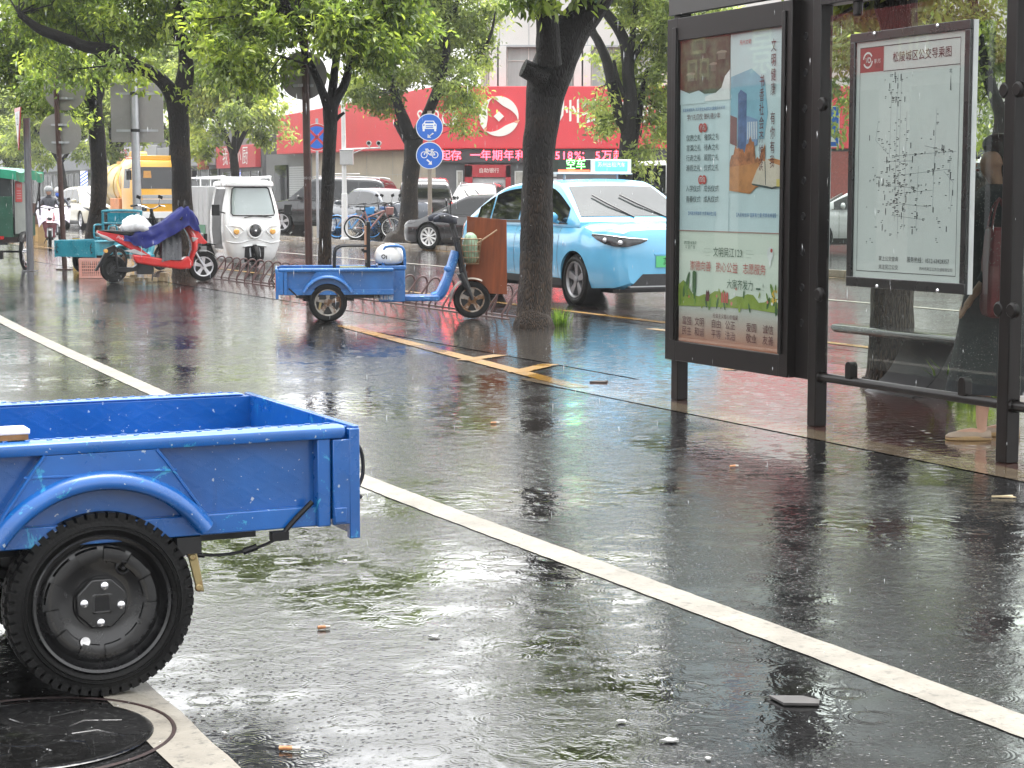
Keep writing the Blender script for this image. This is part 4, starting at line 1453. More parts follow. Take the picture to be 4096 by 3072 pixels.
def hand(wrist, fwd, side, curl, r=.0085, s=1.0):
    """finger chains from a wrist: fwd along the palm, side towards the thumb, curl = direction the fingers close"""
    w, f, sd, c = V(wrist), V(fwd).normalized(), V(side).normalized(), V(curl).normalized()
    palm = w + f * .06 * s
    ch = [[(tuple(w), .024 * s), (tuple(palm), (.036 * s, .016 * s))]]
    for k, (off, L) in enumerate(((.030, .072), (.010, .080), (-.011, .075), (-.030, .058))):
        k0 = palm + f * .032 * s + sd * off * s
        k1 = k0 + (f * .8 + c * .6).normalized() * L * .45 * s
        k2 = k1 + (f * .15 + c).normalized() * L * .32 * s
        k3 = k2 + (c * .8 - f * .6).normalized() * L * .26 * s
        ch.append([(tuple(palm), (.036 * s, .016 * s)), (tuple(k0), r * 1.1 * s), (tuple(k1), r * s), (tuple(k2), r * .92 * s), (tuple(k3), r * .8 * s)])
    t0 = w + f * .028 * s + sd * .034 * s
    t1 = t0 + (f * .7 + sd * .6 + c * .4).normalized() * .034 * s
    t2 = t1 + (f * .6 + c * .8).normalized() * .028 * s
    ch.append([(tuple(w), .024 * s), (tuple(t0), r * 1.35 * s), (tuple(t1), r * 1.1 * s), (tuple(t2), r * .9 * s)])
    return ch


# a person waiting behind the glass, facing +x of the local frame
pe = thing('person', 'person in dark clothes and pale flat shoes waiting behind the shelter glass', 'person', (2.765, 10.72, .004), radians(176))
ch = [[((0, 0, .90), .12), ((0, 0, 1.05), .115), ((.01, 0, 1.22), .12), ((0, 0, 1.36), .10), ((.0, 0, 1.44), .05), ((.015, 0, 1.49), .05), ((.04, 0, 1.545), (.088, .068)), ((.03, 0, 1.60), (.10, .078)), ((.02, 0, 1.66), (.085, .07))],
      [((.03, 0, 1.60), (.10, .078)), ((.01, .085, 1.585), .014)], [((.03, 0, 1.60), (.10, .078)), ((.01, -.085, 1.585), .014)]]
for sg in (1, -1):
    ch.append([((0, 0, 1.36), .10), ((-.01, sg * .17, 1.36), .055), ((-.02, sg * .21, 1.12), .042), ((.09 if sg > 0 else .06, sg * .20, .92), .032)])
    wr = (.15 if sg > 0 else .10, sg * .17, .84)
    ch[-1].append((wr, .024))
    ch += hand(wr, (.5, 0, -.85), (0, -sg, 0), (.3, -sg * .4, -.8))
    x = .10 if sg > 0 else -.10
    ch.append([((0, 0, .90), .12), ((0, sg * .09, .80), .085), ((x * .4, sg * .095, .46), .056), ((x * .9 - .02, sg * .10, .30), .050), ((x - .02, sg * .10, .085), .032), ((x - .03, sg * .10, .045), .034), ((x + .06, sg * .10, .035), .034), ((x + .13, sg * .10, .025), .026)])
skin('body', ch, pe, M['skin'])
drk = mat('dark_cloth', (.016, .018, .022), .7, var=.3, vs=12, bump=.3, bs=30)
b = MB(drk)
rings = []
for z, rx, ry, dx in ((1.455, .065, .085, 0), (1.42, .125, .19, 0), (1.36, .15, .235, 0), (1.2, .165, .20, .01), (1.02, .135, .165, 0), (.9, .165, .19, 0), (.7, .20, .21, 0), (.45, .235, .23, .0), (.27, .26, .25, .0)):
    rings.append([V((dx + (rx * (1 + .06 * sin(a * 7 + z * 9) * (1.3 - z))) * cos(a), ry * (1 + .06 * sin(a * 6) * (1.3 - z)) * sin(a), z)) for a in [i * 2 * pi / 36 for i in range(36)]])
b.loft(rings, cap=False)
b.build('dress', pe, sub=1)
b = MB(drk)
for sg in (1, -1):
    b.tube([(-.005, sg * .15, 1.385), (-.02, sg * .205, 1.25), (-.02, sg * .215, 1.12), (.05, sg * .205, .98), (.10, sg * .19, .90)], [.085, .072, .06, .055, .048], 16)
b.build('sleeves', pe)
b = MB(M['hair'])
rings = []
for z, rx, ry, dx in ((1.742, .02, .02, .0), (1.735, .055, .05, .0), (1.71, .088, .078, .002), (1.67, .105, .092, -.002), (1.62, .098, .098, -.025), (1.57, .075, .095, -.055), (1.50, .055, .085, -.062), (1.44, .035, .06, -.062)):
    rings.append([V((dx + rx * cos(a), ry * sin(a), z)) for a in [i * 2 * pi / 24 for i in range(24)]])
b.loft(rings)
b.build('hair', pe, sub=1)
for sg in (1, -1):
    b = MB(mat('beige_canvas', (.36, .28, .21), .6, bump=.3, bs=200))
    x = .10 if sg > 0 else -.10
    rings = []
    for q, w, h in ((-.075, .022, .05), (-.05, .038, .062), (.0, .040, .060), (.05, .044, .058), (.11, .046, .050), (.16, .036, .038), (.178, .016, .024)):
        rings.append([V((x + q, sg * .10 + w * cos(a), .022 + max(0, sin(a)) * (h - .02) + min(0, sin(a)) * .012)) for a in [i * 2 * pi / 16 for i in range(16)]])
    b.loft(rings)
    s = b.build('shoe', pe)
    b = MB(mat('straw_sole', (.42, .28, .13), .7, bump=.5, bs=150))
    b.prism([(x + .045 + (.135 if cos(a) > 0 else .125) * cos(a), sg * .10 + (.048 + .006 * cos(a)) * sin(a)) for a in [i * 2 * pi / 28 for i in range(28)]], .0, .026, 'xy')
    b.build('sole', s, bevel=.006)
    b = MB(M['hair'])
    b.sphere((.118, sg * .032, 1.603), (.008, .013, .008))
    b.build('eye', pe)
b = MB(M['skin'])
b.loft([[V((x, y * w, z)) for y in (-1, 0, 1)] for x, w, z in ((.118, .006, 1.615), (.13, .010, 1.585), (.142, .014, 1.565), (.12, .012, 1.556))], closed=False)
b.sphere((.132, 0, 1.566), (.014, .015, .010))
b.build('nose', pe)
b = MB(mat('lips', (.35, .12, .10), .4))
b.sphere((.118, 0, 1.533), (.012, .024, .007))
b.build('mouth', pe)
bag = thing('tote_bag', 'dark red shopping bag held by the person behind the shelter glass', 'bag', (2.70, 10.44, .72), radians(176))
b = MB(mat('dark_red_nylon', (.14, .014, .02), .5, var=.25, vs=8, bump=.3, bs=20))
b.loft([[V((sx * .07 * w, sy * .13 * w, z)) for sx, sy in ((-1, -1), (1, -1), (1, 1), (-1, 1))] for z, w in ((0, .9), (.05, 1.05), (.3, 1.0), (.5, .8))])
b.build('sack', bag, bevel=.02)
b = MB(mat('bag_strap', (.10, .01, .015), .6))
for sx in (-1, 1):
    b.tube(catmull([(sx * .05, -.07, .48), (sx * .03, -.05, .60), (0, 0, .66), (sx * .03, .05, .60), (sx * .05, .07, .48)], 5), .006, 6)
b.build('handles', bag)
# ------------------------------------------------------------------ wheels
def tyre(b, R, w, r, c=(0, 0, 0), ax='y', m=None, n=48, lugs=0):
    h = w / 2
    b.lathe([(r, -h * .8), (r + (R - r) * .35, -h), (R - w * .16, -h * .92), (R - .004, -h * .55), (R, 0), (R - .004, h * .55), (R - w * .16, h * .92), (r + (R - r) * .35, h), (r, h * .8)], c, ax, n, m or M['rubber'])
    for k in range(lugs):
        a = 2 * pi * k / lugs
        for q, (y0, y1) in enumerate(((-.96, -.5), (-.42, -.04), (.04, .42), (.5, .96))):
            aa = a + (q % 2) * pi / lugs
            rr = R + (.001 if 0 < q < 3 else -w * .05)
            T = Tr(c) @ Ry(-aa) if ax == 'y' else Tr(c)
            b.add([T @ V(p) for p in ((rr - .02, h * y0, -.010), (rr - .02, h * y1, -.010), (rr - .02, h * y1, .010), (rr - .02, h * y0, .010),
                                      (rr + .0022, h * y0, -.0105), (rr + .0022, h * y1, -.0105), (rr + .0022, h * y1, .0105), (rr + .0022, h * y0, .0105))],
                  [(3, 2, 1, 0), (4, 5, 6, 7), (0, 1, 5, 4), (1, 2, 6, 5), (2, 3, 7, 6), (3, 0, 4, 7)], m or M['rubber'])


def wheel_black_steel(parent, c, R, w, out):
    """pressed black steel rim with bolts; out = +1/-1 side that shows"""
    wh = MB(M['rubber'])
    tyre(wh, R, w, R * .735, (0, 0, 0), lugs=54, n=64)
    for rr in (.80, .84):
        wh.lathe([(R * rr, out * w * .492), (R * rr + .002, out * w * .5 + out * .003), (R * rr + .006, out * w * .497)], n=64, ax='y')
    o = wh.build('wheel', parent)
    o.location = c
    bk = mat('black_rim', (.005, .005, .0055), .2, coat=.3, var=.35, vs=9)
    b = MB(bk)
    q = out * w * .5
    r = R * .74
    b.lathe([(r * 1.02, q * .92), (r * .99, q * 1.02), (r * .95, q * .96), (r * .92, q * .55), (r * .88, q * .42), (r * .84, q * .52), (r * .76, q * .60), (r * .60, q * .52), (r * .52, q * .35), (r * .40, q * .32), (r * .385, q * .45), (0, q * .45)], ax='y', n=72)
    for k in range(12):
        a = k * pi / 6 + .2
        T = Ry(-a)
        b.box((0, 0, 0), (.065, .008, .012), R=None) if False else b.add([T @ V(p) for p in ((r * .66, q * .50, -.004), (r * .83, q * .48, -.004), (r * .83, q * .48, .004), (r * .66, q * .50, .004), (r * .68, q * .62, 0), (r * .81, q * .60, 0))], [(0, 1, 5, 4), (3, 4, 5, 2), (0, 4, 3), (1, 2, 5)])
    for k in range(12):
        a = k * pi / 6
        b.lathe([(r * .60, q * .50), (r * .615, q * .62), (r * .70, q * .70), (r * .80, q * .66), (r * .835, q * .50)], ax='y', n=6, a0=a + .06, a1=a + pi / 6 - .06)
    b.build('rim', o, smooth=45)
    b = MB(bk)
    pts = [(.075 * cos(a), .075 * sin(a)) for a in [pi / 8 + i * pi / 4 for i in range(8)]]
    b.prism(pts, q * .45, q * .72, 'xz')
    b.lathe([(.03, q * .72), (.034, q * .8), (.040, q * .72)], ax='y', n=4, a0=pi / 4, a1=pi / 4 + 2 * pi)
    b.build('hub_plate', o, bevel=.005)
    b = MB(M['black'])
    b.bx(-.02, .02, q * .722 - .001, q * .722 + .001, -.02, .02)
    b.build('hub_hole', o)
    for k in range(4):
        a = k * pi / 2 + .12
        b = MB(M['chrome'])
        b.lathe([(.012, q * .70), (.011, q * .90), (.006, q * .98), (0, q * 1.0)], (.052 * cos(a), 0, .052 * sin(a)), 'y', 12)
        b.build('bolt', o)
    b = MB(mat('white_sticker', (.75, .75, .75), .4, var=.3, vs=60))
    b.lathe([(0, q * .60 + out * .002), (.014, q * .60 + out * .002)], (.048, 0, -.105), 'y', 20)
    b.build('sticker', o)
    b = MB(M['black'])
    b.lathe([(.006, q * .55), (.005, q * .78), (0, q * .8)], (-.062, 0, .095), 'y', 10)
    b.lathe([(.014, q * .58), (.017, q * .62), (.021, q * .58)], (-.062, 0, .095), 'y', 20)
    b.build('valve', o)
    return o


def wheel_spoked5(parent, c, R, w, rim=.70, m=None, spokes=5, out=1, hub=.25):
    b = MB(M['rubber'])
    tyre(b, R, w, R * rim, n=40)
    o = b.build('wheel', parent)
    o.location = c
    m = m or M['alu']
    b = MB(m)
    r = R * rim * 1.01
    for q in (-w * .42, w * .42):
        b.lathe([(r, q * 1.05), (r * .97, q * 1.1), (r * .90, q * .9), (r * .88, q * .4), (r * .95, q * .1)], ax='y', n=40)
    b.lathe([(r * .96, -w * .4), (r * .90, 0), (r * .96, w * .4)], ax='y', n=40)
    b.lathe([(0, -w * .42), (r * hub, -w * .40), (r * hub * 1.1, 0), (r * hub, w * .40), (0, w * .42)], ax='y', n=24)
    for k in range(spokes):
        a = 2 * pi * k / spokes + .3
        T = Ry(-a)
        sw = r * .9 * .42 * 5 / spokes * .55
        b.add([T @ V(p) for p in ((r * hub * .9, -w * .30, -sw * .6), (r * hub * .9, w * .30, -sw * .6), (r * hub * .9, w * .30, sw * .6), (r * hub * .9, -w * .30, sw * .6),
                                  (r * .92, -w * .36, -sw), (r * .92, w * .36, -sw), (r * .92, w * .36, sw), (r * .92, -w * .36, sw))],
              [(3, 2, 1, 0), (4, 5, 6, 7), (0, 1, 5, 4), (1, 2, 6, 5), (2, 3, 7, 6), (3, 0, 4, 7)])
    b.build('rim', o, bevel=.003, smooth=40)
    b = MB(M['dkmetal'])
    b.lathe([(0, -w * .12), (r * .9, -w * .1), (r * .9, w * .1), (0, w * .12)], ax='y', n=32)
    b.build('brake_drum', o)
    return o


# ------------------------------------------------------------------ blue cargo tricycles
def cargo_trike(label, loc, rz, near, xt, xf, hw, zb, zr, R, wx, tw, blue, worn, plate, style, group):
    """open cargo tricycle, x forward, rear axle at the origin. near: side (+1/-1) of y that faces the street corner"""
    th = thing('cargo_tricycle', label, 'cargo tricycle', loc, rz, group)
    P = paint('blue_enamel', blue, worn, .42, .28)
    PD = paint('blue_diamond_plate', tuple(c * .9 for c in blue), worn, .1, .3, plate=True)
    cy = R + .003
    rail_h = (zr - zb) * .13
    b = MB(PD)
    for sg in (-1, 1):
        b.bx(xt, xf, sg * (hw - .065), sg * (hw - .045), zb + .012, zr - .01)
    b.bx(xf - .02, xf, -hw + .065, hw - .065, zb + .012, zr - .006)
    b.bx(xt, xf, -hw + .065, hw - .065, zb + .012, zb + .032)
    b.build('cargo_box', th, bevel=.003)
    b = MB(P)                                       # rolled top rail round three sides
    for sg in (-1, 1):
        sec = [(hw - .068, zr - .004), (hw - .060, zr), (hw - .012, zr), (hw + .004, zr - .008), (hw + .008, zr - rail_h * .5), (hw + .002, zr - rail_h), (hw - .044, zr - rail_h * .85)]
        xs = [xt + .03, xt + .045, xf - .02, xf]
        rings = []
        for i, x in enumerate(xs):
            k = .82 if i in (0, 3) else 1
            rings.append([V((x, sg * (hw - .035 + (y - hw + .035) * k), zr - rail_h * .5 + (z - zr + rail_h * .5) * k)) for y, z in sec])
        b.loft(rings)
        for k in range(int((xf - xt) / .03)):        # tread bumps along the rail top
            x = xt + .07 + k * .03
            if x < xf - .04:
                b.box((x, sg * (hw - .036 + .011 * (k % 2 * 2 - 1)), zr + .0015), (.018, .007, .003), R=Matrix.Rotation(.6 * (k % 2 * 2 - 1), 3, 'Z'))
    b.build('top_rail', th, bevel=.006)
    b = MB(P)
    for sg in (-1, 1):
        b.bx(xt + .11, xf, sg * (hw - .045), sg * (hw - .022), zb, zb + (zr - zb) * .2)
        b.bx(xt + .075, xt + .115, sg * (hw - .045), sg * (hw - .004), zb, zr - rail_h)
        b.bx(xt + .066, xt + .075, sg * (hw - .045), sg * (hw - .018), zb + .05, zr - rail_h * 1.2)
    b.build('side_rail', th, bevel=.004)
    # tail board with folded edges and latches
    b = MB(P)
    b.bx(xt - .012, xt + .008, -hw + .0, hw - .0, zb - .03, zr - .004)
    for sg in (-1, 1):
        b.bx(xt - .010, xt + .070, sg * (hw - .012), sg * (hw + .004), zb + .004, zr - rail_h - .004)
        b.bx(xt - .012, xt + .02, sg * (hw - .02), sg * (hw + .006), zb - .04, zr - .012)
        b.bx(xt + .03, xt + .068, sg * (hw + .0045), sg * (hw + .010), zb + .01, zb + .055)
    tb = b.build('tailgate', th, bevel=.004)
    for sg in (-1, 1):
        b = MB(M['dkmetal'])
        y = sg * (hw - .07)
        b.tube(catmull([(xt - .012, y, zr - .05), (xt - .045, y, zr - .09), (xt - .05, y, zr - .16), (xt - .03, y, zr - .21), (xt - .045, y, zr - .23)], 5), .006, 8)
        b.bx(xt - .035, xt - .012, y - .012, y + .012, zr - .125, zr - .115)
        b.bx(xt - .03, xt - .012, y - .010, y + .010, zr - .215, zr - .195)
        b.build('latch', tb)
    if style == 'street':
        b = MB(M['orange'])
        b.bx(xt - .018, xt - .012, near * (hw - .10), near * (hw + .0), zb + .04, zr - .055)
        b.build('reflector', tb, bevel=.003)
    # wheel housings
    for sg in (-1, 1):
        b = MB(P)
        yo = sg * (hw + .002)
        zt, zl = zr - rail_h * 1.02, zb + (zr - zb) * .18
        ra = (zr - cy) * .80
        tt, bb = ra * .42, ra * .80
        arc = [(ra * cos(a), cy + ra * sin(a)) for a in [radians(146) - i * radians(112) / 20 for i in range(21)]]
        poly = [(-tt, zt)] + [(-bb, zl)] + arc[:] + [(bb, zl), (tt, zt)]
        arcz = [p for p in arc if p[1] > zl]
        poly = [(tt, zt), (-tt, zt), (-bb, zl)] + arcz + [(bb, zl)]
        # plate as a strip between the arch and the trapezium edge
        def edge(a):
            x = ra * 1.35 * cos(a)
            z = zl + (zt - zl) * min(1.0, max(0.0, (bb - abs(cos(a)) * bb) / max(1e-4, (bb - tt))))
            return z
        n = len(arcz)
        inn = [V((p[0], yo, p[1])) for p in arcz]
        out = []
        for i in range(n):
            f = i / (n - 1)
            if f < .33:
                g = f / .33
                out.append(V((-bb + (bb - tt) * g, yo, zl + (zt - zl) * g)))
            elif f > .67:
                g = (f - .67) / .33
                out.append(V((tt + (bb - tt) * g, yo, zt + (zl - zt) * g)))
            else:
                g = (f - .33) / .34
                out.append(V((-tt + 2 * tt * g, yo, zt)))
        b.loft([inn, out], closed=False, cap=False)
        outb = [V((p.x, sg * (hw - .046), p.z)) for p in out]
        b.loft([out, outb], closed=False, cap=False)
        for x0, x1 in ((-bb * .80, -tt * .25), (tt * .25, bb * .80)):        # pressed ribs
            zc = zt - (zt - zl) * .30
            lim = bb - (bb - tt) * .62
            xa, xb = max(x0, -lim), min(x1, lim)
            b.tube([(xa, yo, zc), (xb, yo, zc + .004)], .004, 6)
        b.tube([p + V((0, sg * .001, 0)) for p in out[: n // 3 + 1]], .005, 6)
        b.tube([p + V((0, sg * .001, 0)) for p in out[-(n // 3 + 1):]], .005, 6)
        b.build('wheel_housing', th, smooth=30)
        b = MB(P)
        a0 = math.asin(max(-1, min(1, (zl - cy) / ra))) - .05
        y = lambda q: sg * (hw + q)
        b.lathe([(ra * 1.01, y(.0)), (ra * 1.0, y(.012)), (ra * .975, y(.026)), (ra * .94, y(.034)), (ra * .895, y(.034)), (ra * .875, y(.026)), (ra * .87, y(-.14))], (0, 0, cy), 'y', 36, a0=a0, a1=pi - a0)
        b.build('mudguard', th, smooth=50)
    for sg in (-1, 1):
        c = (0, sg * (hw - tw / 2 - .012), cy)
        if style == 'near':
            wheel_black_steel(th, c, R, tw, sg)
        else:
            wheel_spoked5(th, c, R, tw, .68, mat('dull_steel_rim', (.30, .28, .25), .32, metal=.6, var=.3, vs=12, dirt=((.10, .05, .025), .5, 9)), 5, sg, .30)
    # running gear
    b = MB(M['dkmetal'])
    b.tube([(0, -hw + .1, cy), (0, hw - .1, cy)], .032, 12)
    b.sphere((0, 0, cy), (.09, .11, .09))
    for sg in (-1, 1):
        y = sg * (hw - .20)
        b.bx(xt + .25, xf + .0, y - .025, y + .025, zb - .045, zb + .005)
        b.tube(catmull([(-.33 * R / .26, y, zb - .06), (0, y, cy + .03), (.36 * R / .26, y, zb - .06)], 8), .016, 6)
        b.bx(xt + .46, xt + .53, sg * (hw - .1), sg * (hw - .02), zb - .05, zb - .002)
    b.build('chassis', th)
    for sg in (-1, 1):
        b = MB(mat('zinc_yellow_shackle', (.34, .27, .13), .3, metal=.6, var=.2, dirt=((.25, .08, .02), .35, 18)))
        x = xt + .485
        b.prism([(x - .016, zb - .05), (x + .012, zb - .05), (x + .006 - .02, zb - .165), (x - .016 - .02, zb - .165)], sg * (hw - .045), sg * (hw - .035), 'xz')
        for dz, dx in ((-.062, -.002), (-.152, -.018)):
            b.lathe([(0, sg * (hw - .03)), (.010, sg * (hw - .03)), (.011, sg * (hw - .036))], (x + dx, 0, zb + dz), 'y', 14)
        b.build('shackle', th, bevel=.003)
    sg = near
    b = MB(M['black'])
    y = sg * (hw - .012)
    b.tube(catmull([(xt + .13, y, zb + .075), (xt + .19, y, zb + .02), (xt + .235, y, zb - .03)], 5), .008, 8)
    b.tube(catmull([(xt + .235, y, zb - .025), (xt + .30, y - sg * .03, zb - .055), (xt + .40, y - sg * .05, zb - .068), (xt + .50, y - sg * .06, zb - .055)], 6), .0045, 6)
    b.tube([(xt + .29, y - sg * .03, zb - .050), (xt + .33, y - sg * .035, zb - .062)], .010, 8)
    b.tube([(xt + .44, y - sg * .05, zb - .066), (xt + .49, y - sg * .055, zb - .06)], .007, 8)
    b.bx(xt + .205, xt + .255, y - .02, y + .01, zb - .03, zb - .005)
    b.build('cable', th)
    # driver's part: seat box, foot board, leg shield, fork, wheel, bars
    sb = xf + .14
    zs = zr + .02
    b = MB(P)
    b.bx(xf - .15, sb, -hw * .62, hw * .62, zb - .09, zs - .05)
    b.bx(xf - .16, sb + .012, -hw * .64, hw * .64, zs - .05, zs)
    fx = wx - .38
    b.bx(sb, fx, -.20, .20, zb - .09, zb - .03)
    b.build('seat_box', th, bevel=.012)
    b = MB(M['black'])
    b.bx(xf - .15, sb + .02, -.2, .2, zs, zs + .06)
    b.build('saddle', th, bevel=.02)
    for sg in (-1, 1):
        b = MB(P)
        b.tube(catmull([(fx - .06, sg * .07, zb - .06), (fx + .02, sg * .07, zb - .02), (fx + .09, sg * .065, zb + .12), (fx + .15, sg * .055, zb + .30), (fx + .20, sg * .045, zb + .46)], 6), [.055] * 12 + [.05] * 13, 10)
        b.sphere((fx + .115, sg * .085, zb + .26), (.045, .03, .04))
        b.build('leg_shield', th)
        b = MB(P)
        b.tube(catmull([(xf - .1, sg * hw * .55, zs), (xf - .09, sg * hw * .55, zs + .17), (xf - .05, sg * hw * .55, zs + .21), (xf + .08, sg * hw * .55, zs + .21), (xf + .13, sg * hw * .55, zs + .16), (xf + .14, sg * hw * .55, zs)], 4), .016, 8)
        b.build('seat_hoop', th)
    hx, hz = wx - .20, zb + .62
    b = MB(M['dkmetal'])
    b.tube([(hx - .03, 0, hz + .18), (hx + .02, 0, hz), (wx - .10, 0, cy + .27)], .032, 12)
    for sg in (-1, 1):
        b.tube([(hx + .03, sg * .075, hz - .02), (wx - .06, sg * .075, cy + .16), (wx, sg * .075, cy)], [.024, .026, .02], 10)
        b.tube([(wx - .13, sg * .075, cy + .30), (wx - .05, sg * .075, cy + .13)], .036, 10)
        b.tube([(hx - .02, sg * .02, hz + .08), (hx + .02, sg * .09, hz - .06)], .014, 6)
    b.bx(hx - .03, hx + .07, -.09, .09, hz - .03, hz)
    b.build('fork', th)
    b = MB(mat('cream_mudguard', (.55, .5, .42), .3, coat=.3))
    b.lathe([(R + .022, -.06), (R + .035, -.04), (R + .038, 0), (R + .035, .04), (R + .022, .06)], (wx, 0, cy), 'y', 20, a0=radians(62), a1=radians(185))
    b.build('front_mudguard', th)
    wheel_spoked5(th, (wx, 0, cy), R, tw * .85, .66, mat('worn_alloy', (.38, .34, .30), .35, metal=.5, var=.3, dirt=((.16, .08, .035), .6, 6)), 5, 1, .34)
    b = MB(M['chrome'])
    for sg in (-1, 1):
        b.tube(catmull([(hx - .02, 0, hz + .17), (hx - .02, sg * .12, hz + .20), (hx - .09, sg * .26, hz + .24), (hx - .17, sg * .34, hz + .23)], 5), .011, 8)
        b.tube([(hx - .06, sg * .22, hz + .24), (hx + .02, sg * .30, hz + .22)], .006, 6)
    b.build('handlebar', th)
    for sg in (-1, 1):
        b = MB(M['black'])
        b.tube([(hx - .09, sg * .26, hz + .24), (hx - .19, sg * .35, hz + .225)], .018, 10)
        b.build('grip', th)
        b = MB(M['black'])
        b.tube([(hx - .05, sg * .2, hz + .24), (hx - .06, sg * .24, hz + .36)], .005, 6)
        b.box((hx - .065, sg * .26, hz + .39), (.015, .10, .06), R=Matrix.Rotation(.3, 3, 'X'))
        b.build('mirror', th, bevel=.006)
    return th, P, dict(hx=hx, hz=hz, zs=zs, sb=sb, fx=fx, zb=zb, wx=wx, cy=cy, xf=xf)


TG = 'blue cargo tricycles'
BLUE1 = (0.003, 0.098, 0.36)
t1, P1, q1 = cargo_trike('empty blue cargo tricycle with black wheels, cut off by the left picture edge', ST(1.19, 5.62), RA + pi, 1, -.745, .76, .52, .436, .733, .262, 1.72, .115, BLUE1, (.04, .30, .50), True, 'near', TG)
# white topped board lying on the near rail
bd = thing('foam_board', 'white topped brown edged board lying across the blue tricycle rail', 'board', ST(.80, 5.16, .7365), RA + radians(0))
b = MB(mat('white_foam', (.78, .74, .74), .5, bump=.3, bs=50))
b.bx(-.45, .205, -.03, .06, .014, .030)
b.build('top', bd, bevel=.004)
b = MB(mat('brown_board', (.22, .11, .04), .6, var=.3, vs=20))
b.bx(-.45, .200, -.03, .06, 0, .014)
b.build('base', bd)

BLUE2 = (0.005, 0.115, 0.37)
HT = radians(7)
rc = V((-2.02, 20.55, .004)) + V((-sin(HT), cos(HT), 0)) * .43
t2, P2, q2 = cargo_trike('blue cargo tricycle with tan wheels and a black chair in its box', rc, HT, -1, -.555, .72, .46, .30, .594, .212, 1.63, .10, BLUE2, (.10, .35, .62), True, 'street', TG)
b = MB(mat('decal_white', (.7, .7, .72), .4))
b.text('珠溪前程', .055, Tr(.62, -.46 * .62 - .002, .255) @ UP)
b.add([(.48, -.288, .37), (.56, -.288, .33), (.68, -.288, .30), (.74, -.288, .285), (.66, -.288, .345), (.58, -.288, .365)], [(0, 1, 2, 3, 4, 5)], mat('decal_purple', (.2, .05, .15), .4))
b.build('decal', t2, fixn=False)
# dark muffs over the bars, part of the tricycle
for sg in (-1, 1):
    b = MB(mat('muff_cloth', (.018, .022, .035), .6, var=.5, vs=9, bump=.5, bs=25))
    hx, hz = q2['hx'], q2['hz']
    b.loft([[V((hx - x, sg * (y + r * cos(a) * .8), hz + dz + r * sin(a))) for a in [i * pi / 8 for i in range(16)]] for x, y, dz, r in ((-.02, .14, .18, .035), (.04, .20, .20, .05), (.12, .27, .22, .055), (.20, .32, .215, .045), (.26, .36, .20, .025))])
    b.build('handlebar_muff', t2, smooth=60)
b = MB(mat('rusty_wire', (.20, .12, .06), .45, metal=.3, var=.4))
bx0, bx1, bz0, bz1 = q2['hx'] + .07, q2['hx'] + .30, q2['hz'] - .30, q2['hz'] - .02
for k in range(5):
    f = k / 4
    z = bz0 + (bz1 - bz0) * f
    e = .03 * (1 - f)
    b.tube([(bx0 + e, -.13 + e, z), (bx1 - e, -.13 + e, z), (bx1 - e, .13 - e, z), (bx0 + e, .13 - e, z)], .004 if k < 4 else .006, 6, closed=True)
for k in range(7):
    f = k / 6
    for sg in (-1, 1):
        b.tube([(bx0 + .03 + (bx1 - bx0 - .06) * f, sg * .10, bz0), (bx0 + (bx1 - bx0) * f, sg * .13, bz1)], .003, 5)
    for xx, e in ((bx0, .03), (bx1, -.03)):
        b.tube([(xx + e, -.10 + .20 * f, bz0), (xx, -.13 + .26 * f, bz1)], .003, 5)
    b.tube([(bx0 + .03, -.10 + .2 * f, bz0), (bx1 - .03, -.10 + .2 * f, bz0)], .003, 5)
b.build('basket', t2)
T2 = Tr(rc) @ Rz(HT)
bgp = T2 @ V(((bx0 + bx1) / 2, 0, bz0 + .01))
gb = thing('vegetable_bag', 'pale green plastic bag of vegetables in the wire basket', 'bag', bgp, HT)
b = MB(mat('green_plastic', (.20, .30, .20), .3, var=.5, vs=18, coat=.3, bump=.6, bs=35))
rr_ = random.Random(3)
b.loft([[V(((.085 * w) * cos(a) * (1 + .12 * sin(3 * a + z * 30)), .09 * w * sin(a) * (1 + .1 * cos(4 * a)), z)) for a in [i * pi / 12 for i in range(24)]] for z, w in ((0, .7), (.06, 1.0), (.16, 1.08), (.25, 1.0), (.31, .7), (.34, .3))])
b.build('sack', gb, smooth=70)
# black chair frame standing in the box
c0 = T2 @ V((.42, 0, .335))
chf = thing('chair', 'black metal chair frame with a narrow wooden back standing in the blue tricycle box', 'chair', c0, HT)
b = MB(M['black'])
for sg in (-1, 1):
    y = sg * .21
    b.tube(catmull([(-.33, y, 0.02), (-.33, y, .40), (-.29, y, .475), (-.2, y, .495), (.05, y, .495)], 5), .014, 8)
    b.bx(.02, .06, y - .015, y + .015, 0, .76)
    b.bx(-.02, .06, y - .013, y + .013, .42, .45)
b.bx(.02, .06, -.21, .21, .72, .76)
b.bx(.02, .06, -.21, .21, .30, .33)
b.build('frame', chf, bevel=.004)
b = MB(mat('chair_wood', (.35, .16, .08), .5, var=.3, stretch=(8, 8, 1)))
b.bx(.012, .045, -.19, .19, .34, .71)
b.build('backrest', chf, bevel=.004)
b = MB(mat('olive_seat', (.12, .13, .05), .6, var=.3))
b.bx(-.27, .02, -.2, .2, .235, .26)
b.build('seat', chf, bevel=.005)
w0 = T2 @ V((q2['xf'] - .01, -.16, q2['zs'] + .06))
ws = thing('white_sack', 'bulging white sack with a black mark strapped on the blue tricycle seat', 'sack', w0, HT)
b = MB(mat('white_sack_cloth', (.72, .72, .70), .5, var=.08, vs=6, bump=.5, bs=12))
b.loft([[V((.155 * w * cos(a) - .02, .13 * w * sin(a), z)) for a in [i * pi / 14 for i in range(28)]] for z, w in ((-.058, .5), (-.03, .95), (.02, 1.08), (.08, 1.02), (.13, .85), (.165, .55), (.18, .2))])
b.build('sack', ws, smooth=70)
b = MB(M['black'])
